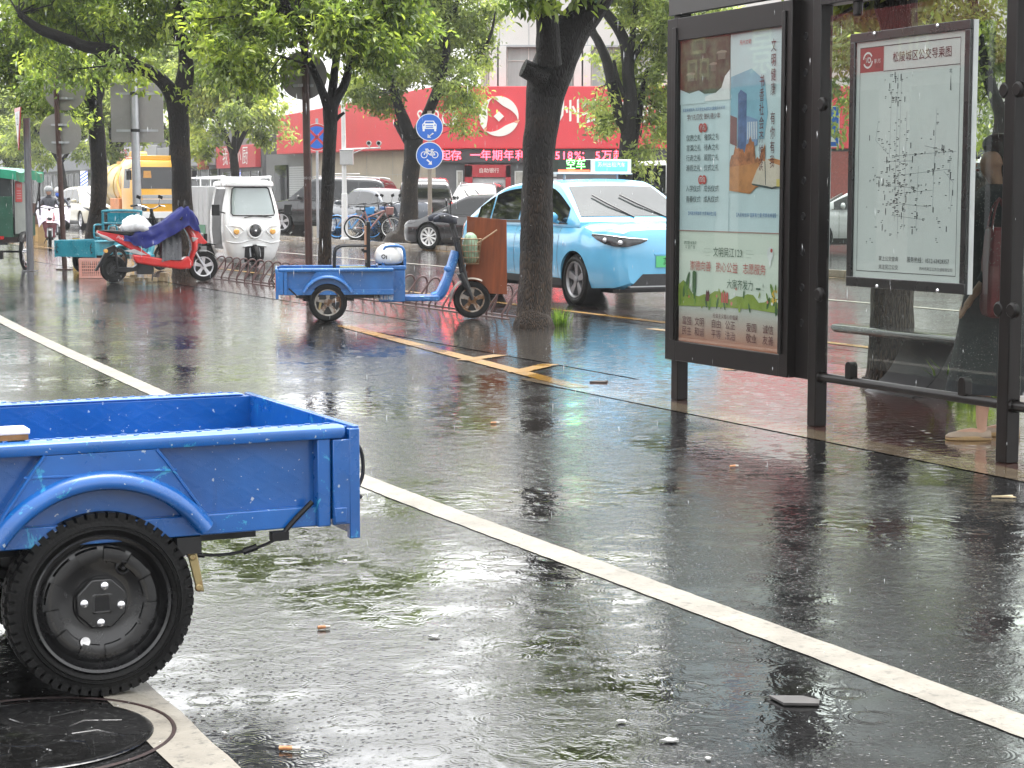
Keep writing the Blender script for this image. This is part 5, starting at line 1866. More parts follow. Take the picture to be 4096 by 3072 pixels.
b.lathe([(.014, -.137), (.024, -.137)], (-.09, 0, .04), 'y', 16)
b.bx(-.06, -.05, -.1372, -.136, .01, .05)
b.build('print', ws)
# brown plywood board leaning on the bars
pb_ = T2 @ V((1.72, .34, .30))
pw = thing('plywood_board', 'tall reddish brown plywood board leaning by the blue tricycle handlebar', 'board', (-.30, 21.25, .285), radians(-4), rot=(radians(-3), radians(2.5), radians(-4)))
wood = mat('wet_plywood', (.17, .042, .012), .45, coat=.0, spec=.3, var=.35, vs=2.0, stretch=(9, 9, .8))
b = MB(wood)
b.prism([(-.235, 0), (.245, 0), (.20, .84), (-.25, .86)], -.009, .009, 'xz')
b.build('board', pw, bevel=.002)
stk = thing('bamboo_stick', 'pale bamboo stick poking out of the wire basket across the plywood', 'stick', T2 @ V((q2['hx'] + .2, -.02, q2['hz'] - .06)), HT)
b = MB(mat('bamboo', (.36, .25, .15), .5, var=.2, vs=20))
b.tube([(-.12, 0, -.14), (.28, -.05, .14)], [.010, .008], 8)
b.build('cane', stk)

# ------------------------------------------------------------------ bike rack: bent hoops on two floor bars
RK = mat('rack_brown_paint', (.06, .022, .02), .32, coat=.3, var=.3, vs=10)
hp = MB(RK)
path = [(0, 0), (.002, .05), (.04, .11), (.13, .235), (.205, .325), (.245, .352), (.29, .352), (.32, .325), (.335, .26), (.315, .14), (.27, .05), (.265, 0)]
hp.tube([V((x, 0, z)) for x, z in catmull(path, 5)], .0125, 10)
hoop0 = None
for k, (t0, nh, lab) in enumerate(((19.15, 9, 'brown hooped bike rack nearest the thick dark tree'), (23.1, 9, 'brown hooped bike rack hidden behind the blue tricycle box'), (27.05, 10, 'brown hooped bike rack in front of the white enclosed tricycle'))):
    rk = thing('bike_rack', lab, 'bike rack', ST(9.05, t0, .004), RA, 'bike racks in a row by the kerb')
    for j in range(nh):
        if hoop0 is None:
            hoop0 = hp.build('hoop', rk)
            o = hoop0
        else:
            o = hoop0.copy()
            SC.collection.objects.link(o)
            o.parent = rk
        o.location = (0, j * .42, 0)
    b = MB(RK)
    for x in (-.02, .25):
        b.bx(x, x + .045, -.15, nh * .42 - .2, 0, .012)
    b.build('floor_bar', rk, bevel=.003)
# ------------------------------------------------------------------ cars
_carglass = mat('tinted_car_glass', (.006, .007, .0075), .03, var=.25, vs=2, spec=.6, rv=.02)
_lens = mat('headlight_lens', (.03, .03, .033), .08, coat=.4, var=.9, vs=9)
_trim = mat('black_trim', (.015, .015, .016), .35, var=.2)


def lerp_tab(tab, x):
    xs = [p[0] for p in tab]
    return float(np.interp(x, xs, [p[1] for p in tab]))


def carmat(name, col, rough=.18, metal=0.0, flake=False):
    m = mat(name, col, rough, metal, coat=1.0, var=.05, vs=2.0, bump=.10, bs=130)
    return m


def car(name, label, cat, loc, rz, col, L=4.6, W=1.8, H=1.5, wb=2.7, fo=.9, rw=.325, zc=.20, belt=.95, hood=.92, nose=.70, deck=.95, tail=.80,
        roof=None, group=None, wsm=None, tw=.21, rimm=None, spokes=5, pillars=(0.0,), rimhub=.2, roofw=.70, roofcol=None, rails=False, lamps=True):
    """x forward, origin on the ground midway between the axles"""
    th = thing(name, label, cat, loc, rz, group)
    xf, xr = wb / 2 + fo, wb / 2 + fo - L
    if roof is None:
        roof = [(-1.75, belt), (-.9, H - .06), (-.2, H), (.35, H - .03), (1.25, belt)]
    roof = sorted(roof)
    rx0, rx1 = roof[0][0], roof[-1][0]
    dense = catmull(roof, 8)
    rt = [(float(p[0]), float(p[1])) for p in dense]
    hw = W / 2
    wt = [(xr, hw * .80), (xr + .05, hw * .87), (xr + .22, hw * .95), (xr + .7, hw), (xf - 1.0, hw), (xf - .5, hw * .975), (xf - .22, hw * .91), (xf - .07, hw * .80), (xf, hw * .68)]
    bt = [(xr, zc + .20), (xr + .08, zc + .10), (xr + .4, zc + .02), (xf - .5, zc), (xf - .1, zc + .02), (xf, zc + .08)]
    tt = [(xr, tail), (xr + .05, tail + (deck - tail) * .7), (xr + .16, deck), (rx0, belt if rx0 > xr + .2 else deck), (rx0 + .3, belt), (rx1 - .2, belt), (rx1 + .05, max(belt, hood) - .0), (xf - .55, hood - .05), (xf - .22, nose + (hood - nose) * .55), (xf - .06, nose + .03), (xf, nose - .08)]
    tt = sorted(tt)

    def ring(x):
        w, zb, zt = lerp_tab(wt, x), lerp_tab(bt, x), lerp_tab(tt, x)
        h = zt - zb
        return [(0, zb), (w * .80, zb), (w * .93, zb + .025), (w * .975, zb + h * .16), (w, zb + h * .42), (w * .992, zb + h * .66), (w * .965, zb + h * .84), (w * .91, zt - h * .045), (w * .80, zt - .004), (w * .4, zt + .012), (0, zt + .016)]

    def B(x, q, off=0.0, sg=1):
        r = ring(x)
        q = max(0, min(len(r) - 1.0001, q))
        i = int(q)
        f = q - i
        y, z = r[i][0] + (r[i + 1][0] - r[i][0]) * f, r[i][1] + (r[i + 1][1] - r[i][1]) * f
        dy, dz = r[i + 1][0] - r[i][0], r[i + 1][1] - r[i][1]
        l = sqrt(dy * dy + dz * dz) + 1e-6
        e = .03
        w1, w2 = lerp_tab(wt, x + e), lerp_tab(wt, x - e)
        nx = -(w1 - w2) / (2 * e) if i < 8 else 0
        if i >= 7:
            nx = -(lerp_tab(tt, x + e) - lerp_tab(tt, x - e)) / (2 * e)
        v = V((nx * .7, dz / l, -dy / l)).normalized()
        return V((x + v.x * off, sg * (y + v.y * off), z + v.z * off))

    paint_ = col if not isinstance(col, tuple) else carmat('car_paint', col)
    xs = sorted(set([round(x, 3) for x in list(np.linspace(xr, xf, 34)) + [p[0] for p in wt] + [p[0] for p in tt] if xr <= x <= xf]))
    b = MB(paint_)
    rings = []
    for x in xs:
        r = ring(x)
        rings.append([V((x, y, z)) for y, z in r] + [V((x, -y, z)) for y, z in r[-2:0:-1]])
    b.loft(rings)
    body = b.build('body', th, smooth=32)
    cx = [wb / 2, -wb / 2]
    ra = rw * 1.13
    cb = MB(_trim)
    for x in cx:
        for sg in (-1, 1):
            cb.lathe([(0, sg * (hw - .26)), (ra, sg * (hw - .26)), (ra, sg * (hw + .2)), (0, sg * (hw + .2))], (x, 0, rw), 'y', 36)
    co = cb.build('cut')
    co.parent = th
    md = body.modifiers.new('arch', 'BOOLEAN')
    md.object = co
    md.operation = 'DIFFERENCE'
    md.solver = 'EXACT'
    bpy.context.view_layer.update()
    bake(body)
    bpy.data.objects.remove(co)
    me = body.data
    me.polygons.foreach_set('use_smooth', [True] * len(me.polygons))
    me.set_sharp_from_angle(angle=radians(32))
    b = MB(_trim)
    for x in cx:
        for sg in (-1, 1):
            b.lathe([(0, sg * (hw - .24)), (ra - .004, sg * (hw - .24)), (ra - .004, sg * (hw * .985 - .02))], (x, 0, rw), 'y', 36)
    b.bx(xr + .25, xf - .25, -hw * .75, hw * .75, zc - .03, zc + .08)
    b.build('underbody', th)
    # cabin
    def C(x):
        z = lerp_tab(rt, x)
        zb_ = lerp_tab(tt, x)
        w = lerp_tab(wt, x)
        f = max(0.0, min(1.0, (z - zb_) / max(.1, H - belt)))
        yb = w * .925
        yr = yb + (hw * roofw - yb) * f ** .9
        return yb, zb_ - .02, yr, max(z, zb_ - .015), f

    pc = roofcol or paint_
    b = MB(pc)
    rings = []
    for x in sorted(set([round(p[0], 3) for p in rt])):
        yb, zb_, yr, z, f = C(x)
        k = .05 * f
        r = [(0, zb_ - .03), (yb, zb_ - .03), (yb, zb_), (yr + k * .6, z - k * 1.2), (yr - k * .1, z - k * .45), (yr - k * 1.3, z - .004 * f), (yr * .5, z + .014 * f), (0, z + .02 * f)]
        rings.append([V((x, y, zz)) for y, zz in r] + [V((x, -y, zz)) for y, zz in r[-2:0:-1]])
    b.loft(rings)
    b.build('cabin', th, smooth=38)

    def side(x, v, sg, off=.006):
        yb, zb_, yr, z, f = C(x)
        k = .05 * f
        p0, p1 = V((x, yb, zb_)), V((x, yr + k * .6, z - k * 1.2))
        p = p0.lerp(p1, v)
        return V((p.x, sg * (p.y + off), p.z + off * .3))

    hx = [p for p in rt if p[1] - lerp_tab(tt, p[0]) > .16]
    xa, xb = hx[0][0] + .04, hx[-1][0] - .02
    cuts = sorted([xa] + [c for c in pillars if xa < c < xb] + [xb])
    for sg in (-1, 1):
        for i in range(len(cuts) - 1):
            a, c = cuts[i] + (.025 if i else 0), cuts[i + 1] - (.025 if i < len(cuts) - 2 else 0)
            b = MB(_carglass)
            b.grid(lambda u, v: side(a + (c - a) * u, .10 + .83 * v, sg), 10, 3)
            w = b.build('side_window', th)
        b = MB(_trim)
        b.grid(lambda u, v: side(xa - .05 + (xb - xa + .1) * u, .02 + .07 * v, sg, .008), 14, 1)
        b.build('window_trim', th)

    def top(x, f, off=.007):
        yb, zb_, yr, z, ff = C(x)
        e = .04
        sl_ = (lerp_tab(rt, x + e) - lerp_tab(rt, x - e)) / (2 * e)
        n_ = V((-sl_, 0, 1)).normalized()
        y = f * (yr - .07 * ff - .03)
        p = V((x, y, z + .016 * ff * (1 - f * f)))
        return p + n_ * off

    zm = max(p[1] for p in rt)
    fr = [p for p in rt if p[0] > 0 and lerp_tab(tt, p[0]) + .03 < p[1] < zm - .055]
    if len(fr) > 1:
        a, c = fr[0][0], fr[-1][0]
        b = MB(wsm or _carglass)
        b.grid(lambda u, v: top(a + (c - a) * u, -1 + 2 * v), 10, 10)
        b.build('windshield', th)
        for y0 in (.15, -.45):
            b = MB(_trim)
            b.tube([top(c + .03, y0 + .42, .01), top(c - (c - a) * .35, y0 + .05, .03), top(c - (c - a) * .62, y0 - .16, .03)], [.009, .012, .010], 6)
            b.build('wiper', th)
    rr = [p for p in rt if p[0] < 0 and lerp_tab(tt, p[0]) + .03 < p[1] < zm - .055]
    if len(rr) > 1:
        a, c = rr[0][0], rr[-1][0]
        b = MB(_carglass)
        b.grid(lambda u, v: top(a + (c - a) * u, -1 + 2 * v), 10, 10)
        b.build('rear_window', th)
    # lamps
    for sg in (-1, 1):
        b = MB(_lens) if lamps else MB(M['chrome'])
        lamps and b.grid(lambda u, v: B(xf - .50 + .44 * u, 6.05 - .9 * u * .6 + (1.0 - .45 * (1 - u)) * v * (1 - .15 * u), .006, sg), 10, 4)
        if lamps:
            b.build('headlight', th)
        b = MB(M['redlens'])
        b.grid(lambda u, v: B(xr + .012 + .22 * u, 5.2 + 1.6 * v - .35 * u * v, .006, sg), 6, 4)
        b.build('tail_light', th)
        b = MB(paint_)
        mx = xb - .22
        p = side(mx, .05, sg, .02)
        b.sphere((p.x + .02, p.y + sg * .12, p.z + .07), (.06, .12, .075))
        b.tube([p - V((0, sg * .03, 0)), p + V((0, sg * .08, .04))], .022, 8)
        mo = b.build('mirror', th)
        b = MB(M['chrome'])
        b.lathe([(0, -.054), (.056, -.05)], (p.x + .02, p.y + sg * .12, p.z + .07), 'x', 18)
        b.build('mirror_glass', mo)
        for k, dx in enumerate(cuts[:-1]):
            b = MB(paint_ if not rails else _trim)
            q = B(dx + .22, 6.2, .010, sg)
            b.bx(q.x - .09, q.x + .09, q.y - .012, q.y + .012, q.z - .014, q.z + .014)
            b.build('door_handle', th, bevel=.006)
    b = MB(_trim)                                   # shut lines
    for sg in (-1, 1):
        for x in [cuts[0] + .12] + list(cuts[1:-1]) + [cuts[-1] - .12]:
            if abs(x - cx[0]) > ra + .03 and abs(x - cx[1]) > ra + .03:
                b.grid(lambda u, v: B(x - .004 + .008 * v, 2.6 + 4.6 * u, .0025, sg), 10, 1)
        b.grid(lambda u, v: B(cx[1] + ra + (wb - 2 * ra) * u, 2.0 + .9 * v, .004, sg), 8, 1)
    b.build('seams', th)
    b = MB(_trim)
    b.grid(lambda u, v: V((xf + .004 - .03 * abs(u - .5) * 2, (u - .5) * lerp_tab(wt, xf) * 1.7, zc + .10 + .17 * v)), 8, 2)
    b.build('grille', th)
    b = MB(mat('plate_blue', (.02, .10, .45), .35))
    b.bx(xr - .012, xr - .002, -.22, .22, zc + .32, zc + .46)
    b.build('number_plate', th)
    for i, x in enumerate(cx):
        for sg in (-1, 1):
            wheel_spoked5(th, (x, sg * (hw - tw / 2 - .02), rw), rw, tw, .70, rimm or M['alu'], spokes, sg, rimhub)
    if rails:
        b = MB(M['steel'])
        for sg in (-1, 1):
            zz = [p for p in rt if p[1] > zm - .1]
            P = [V((p[0], sg * (hw * roofw - .06), p[1] + .05)) for p in zz]
            b.tube([P[0] - V((0, 0, .05))] + P + [P[-1] - V((0, 0, .05))], .014, 6)
        b.build('roof_rail', th)
    return th, dict(B=B, side=side, top=top, C=C, xf=xf, xr=xr, hw=hw, body=body, rt=rt)


# light blue taxi: right front wheel stands near ground(1240, 662)
TAXI = carmat('taxi_sky_blue', (.12, .42, .66), .16)
tz = atan2(-D.y, -D.x)
wc = ground(1238, 661) + N * .11
tl = wc - V((cos(tz), sin(tz), 0)) * 1.37 + V((cos(tz + pi / 2), sin(tz + pi / 2), 0)) * .81
tl.z = .006
tx, tq = car('taxi', 'light blue taxi with a roof sign and wipers up, driving in the wet kerb lane', 'taxi', tl, tz, TAXI, L=4.62, W=1.86, H=1.585, wb=2.72, fo=.90, rw=.325, zc=.21,
             belt=1.03, hood=1.02, nose=.92, lamps=False, deck=1.08, tail=.92, roof=[(-2.05, 1.07), (-1.2, 1.47), (-.45, 1.575), (.15, 1.575), (.55, 1.53), (1.42, 1.05)],
             rimm=mat('taxi_rim', (.28, .28, .29), .3, metal=.6, var=.2), spokes=5, pillars=(-.35, -1.25), roofw=.72, rimhub=.18, wsm=mat('sky_paled_glass', (.030, .036, .036), .06, var=.3, vs=1.5, spec=.5))  # windscreen base lightened to carry the pale sky reflection
xf = tq['xf']
for sg in (-1, 1):
    xl = [(xf - .46, .905, .890), (xf - .34, .902, .835), (xf - .22, .895, .79), (xf - .12, .885, .765), (xf - .05, .875, .755), (xf + .0, .862, .757), (xf + .004, .850, .79), (xf + .006, .842, .825)]
    ys = [tq['hw'] * q for q in (.975, .955, .915, .855, .785, .68, .50, .40)]
    up_, lo_ = [], []
    for (x, z1, z0), y in zip(xl, ys):
        k = .988 if x < xf - .01 else 1
        up_.append(V((x + .012, sg * (y * .975 + .006), z1)))
        lo_.append(V((x + .022, sg * (y * k + .010), z0)))
    b = MB(_lens)
    b.loft([up_, [p.lerp(q, .5) + V((.012, sg * .004, 0)) for p, q in zip(up_, lo_)], lo_], closed=False)
    hl = b.build('headlight', tx, smooth=60)
    b = MB(M['chrome'])
    b.tube([p + V((.008, sg * .003, .002)) for p in up_], .006, 6)
    for k in (2, 4):
        c_ = up_[k].lerp(lo_[k], .55) + V((.012, 0, 0))
        b.sphere(c_, (.02, .035, .03), M['alu'])
    b.build('lamp_trim', hl)
b = MB(mat('plate_green', (.10, .50, .20), .35, var=.15))
b.bx(xf + .006, xf + .016, -.24, .24, .50, .64)
b.text('苏E·D', .10, Tr(xf + .0175, -.02, .565) @ Rz(pi / 2) @ UP, M['black'])
b.build('front_plate', tx)
b = MB(TAXI)
b.bx(xf - .02, xf + .012, -.26, .26, .648, .668)
b.build('plate_ledge', tx)
b = MB(mat('taxi_grille', (.02, .02, .022), .4, var=.6, vs=60))
b.prism([(-.62, .235), (-.42, .42), (.42, .42), (.62, .235)], xf - .10, xf + .006, 'yz')
b.prism([(-.60, .26), (.60, .26), (.60, .275), (-.60, .275)], xf - .09, xf + .012, 'yz', M['grey'])
b.build('lower_grille', tx)
b = MB(mat('taxi_sign_white', (.78, .8, .8), .3))
b.bx(-.02, .26, -.55, .55, 1.665, 1.675)
b.bx(.0, .22, -.06, .55, 1.675, 1.86)
b.bx(.0, .22, -.55, -.06, 1.675, 1.69)
rs = b.build('roof_sign', tx, bevel=.012)
b = MB(mat('taxi_sign_blue', (.08, .38, .66), .3, em=.25))
b.bx(.2215, .225, .0, .49, 1.70, 1.835)
b.bx(-.005, -.0015, .0, .49, 1.70, 1.835)
b.text('苏州出租汽车', .07, Tr(.2262, .245, 1.785) @ Rz(pi / 2) @ UP, mat('sign_pale', (.6, .78, .85), .4, em=.2))
b.build('sign_face', rs)
b = MB(mat('led_black', (.02, .03, .02), .4))
b.bx(.02, .20, -.55, -.06, 1.692, 1.85)
b.text('空车', .15, Tr(.203, -.28, 1.785) @ Rz(pi / 2) @ UP, mat('led_green', (.1, 1.0, .1), .4, em=2.2))
b.bx(.2005, .203, -.54, -.07, 1.695, 1.72, mat('led_red_bar', (.8, .1, .05), .4, em=.5))
b.build('led_face', rs)
b = MB(M['steel'])
for y in (-.4, .4):
    b.tube([(.1, y, 1.57), (.1, y, 1.667)], .015, 8)
b.build('sign_mount', rs)

PK = 'cars parked along the far side of the road'
GZ = AP + .004


def on_apron(u, v):
    return ground(u, v, AP) + V((0, 0, .004))


# black saloon turning at the far kerb; its left front wheel near ground(931, 540)
hz_ = radians(150)
wp = ground(931, 540)
cl = wp - V((cos(hz_), sin(hz_), 0)) * 1.4 - V((cos(hz_ + pi / 2), sin(hz_ + pi / 2), 0)) * .8
cl.z = .006
car('saloon_car', 'black saloon with white wheels on the road behind the plywood board', 'car', cl, hz_, (.008, .008, .009), L=4.7, W=1.84, H=1.40, wb=2.85, fo=.9, rw=.335, zc=.17, belt=.88, hood=.84, nose=.66, deck=.95, tail=.82,
    roof=[(-2.0, .93), (-1.1, 1.30), (-.4, 1.40), (.2, 1.385), (.5, 1.33), (1.45, .86)], pillars=(-.1,), spokes=10, rimm=M['white'], rimhub=.16, roofw=.66)
# row parked before the bank
p = at(712, 500, 63)
p.z = GZ
car('off_road_car', 'dark grey off-road car behind the slim forked tree and the brown pole', 'car', p, radians(168), (.016, .018, .019), L=4.7, W=1.9, H=1.82, wb=2.75, fo=.85, rw=.37, zc=.26, belt=1.12, hood=1.08, nose=.9, deck=1.12, tail=1.0,
    roof=[(-2.2, 1.15), (-2.0, 1.70), (-1.2, 1.80), (0, 1.82), (.4, 1.76), (1.15, 1.12)], pillars=(-.25, -1.25), rails=True, group=PK, roofw=.72)
p = at(812, 500, 60)
p.z = GZ
car('saloon_car', 'silver blue saloon seen from behind, beside the bicycles and the grey tree', 'car', p, radians(122), (.045, .055, .075), L=4.6, W=1.8, H=1.47, wb=2.7, fo=.9, rw=.33, zc=.18, belt=.95, hood=.9, nose=.7, deck=1.03, tail=.86,
    roof=[(-1.95, 1.02), (-1.2, 1.36), (-.5, 1.46), (.1, 1.46), (.45, 1.41), (1.35, .93)], pillars=(-.2, -1.2), group=PK, roofw=.66)
p = at(918, 500, 61)
p.z = GZ
car('suv', 'black off-road car with red tail lamps behind the round blue signs', 'car', p, radians(93), (.010, .007, .008), L=4.8, W=1.9, H=1.80, wb=2.8, fo=.9, rw=.36, zc=.22, belt=1.1, hood=1.05, nose=.85, deck=1.12, tail=1.02,
    roof=[(-2.35, 1.14), (-2.15, 1.62), (-1.3, 1.78), (-.1, 1.80), (.4, 1.74), (1.2, 1.1)], pillars=(-.25, -1.3), group=PK, roofw=.72)
p = at(1035, 480, 65)
p.z = GZ
car('estate_car', 'grey car with silver roof rails facing the road before the bank door', 'car', p, radians(-98), (.10, .095, .095), L=4.5, W=1.8, H=1.64, wb=2.65, fo=.9, rw=.34, zc=.2, belt=1.02, hood=.98, nose=.8, deck=1.05, tail=.95,
    roof=[(-2.1, 1.08), (-1.8, 1.5), (-.9, 1.63), (.1, 1.64), (.5, 1.58), (1.3, 1.02)], pillars=(-.25, -1.25), rails=True, group=PK, roofw=.70)
p = at(1440, 470, 50)
p.z = GZ
car('white_van', 'white van with a dark side window behind the taxi and the shelter edge', 'van', p, radians(175), (.62, .63, .62), L=5.0, W=1.85, H=2.15, wb=3.0, fo=.9, rw=.34, zc=.22, belt=1.25, hood=1.2, nose=.95, deck=1.25, tail=1.2,
    roof=[(-2.45, 1.27), (-2.38, 2.0), (-1.8, 2.14), (.3, 2.15), (.9, 2.05), (1.75, 1.22)], pillars=(0.0, -1.2), group=PK, roofw=.80)
p = at(1890, 540, 43)
p.z = GZ
car('saloon_car', 'silver saloon seen through the glass left of the route map', 'car', p, radians(172), (.45, .46, .47), L=4.6, W=1.8, H=1.48, wb=2.7, fo=.9, rw=.33, zc=.18, belt=.95, hood=.9, nose=.72, deck=1.0, tail=.88,
    roof=[(-1.9, 1.0), (-1.2, 1.36), (-.5, 1.47), (.1, 1.47), (.45, 1.42), (1.35, .93)], pillars=(-.2, -1.2), group=PK, roofw=.66)
p = at(2160, 520, 40)
p.z = GZ
car('white_van', 'white van seen through the glass right of the route map, beyond the waiting person', 'van', p, radians(170), (.66, .67, .66), L=4.9, W=1.8, H=2.05, wb=2.9, fo=.9, rw=.34, zc=.22, belt=1.2, hood=1.15, nose=.95, deck=1.2, tail=1.15,
    roof=[(-2.45, 1.22), (-2.38, 1.9), (-1.8, 2.03), (.3, 2.05), (.9, 1.95), (1.75, 1.17)], pillars=(0.0, -1.2), group=PK, roofw=.80)
# traffic far down the street
p = ground(200, 493)
p.z = .006
car('suv', 'cream off-road car down the street left of the dark leaning tree', 'car', p, radians(-62), (.60, .55, .42), L=4.6, W=1.8, H=1.72, wb=2.7, fo=.85, rw=.35, zc=.2, belt=1.06, hood=1.02, nose=.85, deck=1.08, tail=.98,
    roof=[(-2.2, 1.1), (-1.95, 1.55), (-1.1, 1.70), (0, 1.72), (.4, 1.67), (1.2, 1.06)], pillars=(-.25, -1.25), group='cars far down the street', roofw=.72)
p = ground(158, 488)
p.z = .006
car('saloon_car', 'white car driving away down the street beside the cream one', 'car', p, radians(112), (.66, .67, .68), L=4.6, W=1.8, H=1.5, wb=2.7, fo=.9, rw=.33, zc=.18, belt=.96, hood=.9, nose=.72, deck=1.0, tail=.9,
    roof=[(-1.95, 1.0), (-1.3, 1.38), (-.5, 1.5), (.1, 1.49), (.45, 1.43), (1.35, .94)], pillars=(-.2, -1.2), group='cars far down the street', roofw=.66)
# ------------------------------------------------------------------ electric scooters


def escooter(label, loc, rz, col, group=None, detail=True, name='electric_scooter', wheelcol=None):
    """step-through scooter, x forward, rear wheel stands on the origin"""
    th = thing(name, label, 'scooter', loc, rz, group)
    P = carmat('scooter_enamel', col, .2)
    b = MB(P)
    b.prism(catmull([(-.25, .83), (-.05, .80), (.18, .745), (.32, .63), (.50, .48), (.58, .43)], 4) + catmull([(.56, .40), (.44, .43), (.30, .50), (.08, .63), (-.10, .71), (-.25, .77)], 4), -.115, .115, 'xz')
    b.build('tail_panel', th, bevel=.03, seg=3)
    b = MB(P)
    b.prism([(.28, .45), (.52, .42), (.8, .37), (1.05, .34), (1.17, .42), (1.24, .33), (1.22, .21), (1.05, .20), (.6, .26), (.33, .31)], -.14, .14, 'xz')
    b.build('floor_panel', th, bevel=.03, seg=3)
    b = MB(P)
    rings = []
    for x, z, w, d in ((1.23, .25, .10, .04), (1.22, .38, .15, .06), (1.27, .52, .19, .07), (1.27, .66, .20, .09), (1.22, .78, .17, .08), (1.15, .88, .13, .07), (1.10, .96, .10, .05)):
        rings.append([V((x + d * cos(a) * (1.0 if cos(a) > 0 else .6), w * sin(a), z)) for a in [i * pi / 12 for i in range(24)]])
    b.loft(rings)
    b.prism([(1.20, .94), (1.30, .88), (1.44, .68), (1.50, .625), (1.44, .60), (1.30, .62), (1.2, .72)], -.085, .085, 'xz')
    b.build('front_shield', th, bevel=.015, smooth=50)
    b = MB(mat('scooter_silver', (.5, .5, .5), .25, metal=.3))
    b.prism([(-.27, .80), (-.10, .735), (.02, .66), (-.06, .66), (-.22, .74)], -.122, .122, 'xz')
    b.prism([(.18, .50), (.32, .535), (.52, .44), (.42, .43)], -.122, .122, 'xz')
    b.prism([(1.22, .72), (1.33, .70), (1.24, .64)], -.207, .207, 'xz')
    b.build('silver_trim', th, bevel=.008)
    b = MB(M['black'])
    b.prism([(-.25, .835), (-.05, .835), (.15, .82), (.45, .80), (.55, .76), (.5, .72), (.2, .745), (-.1, .80)], -.13, .13, 'xz')
    b.build('saddle', th, bevel=.025, seg=3)
    b = MB(M['black'])
    b.prism([(.02, .60), (-.10, .55), (-.20, .36), (-.30, .19), (-.265, .185), (-.14, .36), (-.02, .48), (.08, .52)], -.06, .06, 'xz')
    b.build('rear_mudguard', th, bevel=.006)
    b = MB(M['amber'])
    for sg in (-1, 1):
        b.lathe([(0, sg * .075), (.03, sg * .072), (.032, sg * .06)], (-.12, 0, .505), 'y', 16)
    b.build('indicator', th)
    b = MB(M['dkmetal'])
    b.prism([(-.02, .19), (.02, .25), (.30, .24), (.38, .30), (.42, .26), (.36, .19), (.2, .16)], -.10, .10, 'xz')
    b.bx(.36, .62, -.1, .1, .13, .30)
    b.tube([(.62, -.08, .22), (.58, -.16, .03)], .012, 6)
    b.tube([(.05, -.09, .22), (.02, -.10, .52)], .022, 8)
    b.build('engine_case', th, bevel=.01)
    bk = mat('black_wheel', (.02, .02, .02), .3, metal=.3)
    wheel_spoked5(th, (0, 0, .215), .215, .10, .60, bk, 5, -1, .5)
    wheel_spoked5(th, (1.43, 0, .24), .24, .09, .66, wheelcol or M['alu'], 5, -1, .3)
    b = MB(M['steel'])
    for sg in (-1, 1):
        b.tube([(1.24, sg * .055, .58), (1.43, sg * .062, .24)], [.022, .018], 8)
    b.build('fork', th)
    b = MB(M['dkmetal'])
    b.lathe([(.255, -.05), (.265, 0), (.255, .05)], (1.43, 0, .24), 'y', 16, a0=radians(40), a1=radians(150))
    b.build('front_mudguard', th)
    b = MB(M['black'])
    b.tube(catmull([(1.02, -.36, 1.0), (1.08, -.22, 1.04), (1.13, -.06, 1.0), (1.13, .06, 1.0), (1.08, .22, 1.04), (1.02, .36, 1.0)], 4), .016, 8)
    b.tube([(1.12, 0, .88), (1.13, 0, 1.02)], .035, 8)
    b.build('handlebar', th)
    for sg in (-1, 1):
        b = MB(M['black'])
        b.tube([(1.08, sg * .24, 1.04), (1.10, sg * .27, 1.20)], .006, 6)
        b.box((1.10, sg * .28, 1.25), (.018, .11, .08), R=Matrix.Rotation(.4 * sg, 3, 'X'))
        b.build('mirror', th, bevel=.008)
    b = MB(_lens)
    b.sphere((1.40, 0, .735), (.05, .07, .05))
    b.build('headlight', th)
    return th


sr = ground(246, 611)
sc = escooter('red electric scooter with a blue rain cape over its handlebar, parked by the pink crate', V((sr.x, sr.y, .004)), radians(19.6), (.60, .020, .018))
b = MB(mat('tail_letter', (.65, .6, .6), .4))
b.text('JNAO', .06, Tr(.12, -.1165, .70) @ Ry(radians(28)) @ UP)
b.build('lettering', sc)
cape = thing('rain_cape', 'dark blue wet rain cape draped over the handlebar of the red scooter', 'rain cape', V((sr.x, sr.y, .004)), radians(19.6))
cm = mat('blue_wet_nylon', (.005, .011, .13), .42, spec=.3, var=.4, vs=5, bump=.25, bs=14)
cl_ = [(.12, .835, .13, .68), (.30, .85, .17, .60), (.50, .86, .2, .54), (.66, .90, .22, .60), (.80, .98, .25, .70), (.93, 1.08, .30, .76), (1.04, 1.15, .36, .84), (1.14, 1.17, .37, .90), (1.24, 1.12, .33, .84), (1.31, 1.00, .26, .80), (1.34, .90, .20, .76)]
b = MB(cm)


def capef(u, v):
    i = u * (len(cl_) - 1)
    row = [float(np.interp(i, range(len(cl_)), [c[k] for c in cl_])) for k in range(4)]
    x, zc_, w, zs = row
    a = v * 2 - 1
    y = w * (a if abs(a) < .55 else (.55 + (abs(a) - .55) * .35) * (1 if a > 0 else -1)) * 1.25
    drop = max(0, (abs(a) - .4) / .6) ** 1.1
    z = zc_ + (zs - zc_) * drop
    q = mnoise.noise(V((x * 5, a * 4, 3))) * .03 + sin(x * 34 + a * 6) * .010 * (.3 + abs(a)) + abs(sin(a * 9 + x * 7)) * .012
    bump = .11 * math.exp(-((abs(a) - .62) / .16) ** 2) * math.exp(-((x - 1.12) / .12) ** 2)
    return V((x + q, y + q * (1 if a > 0 else -1), z + q * .6 + bump))


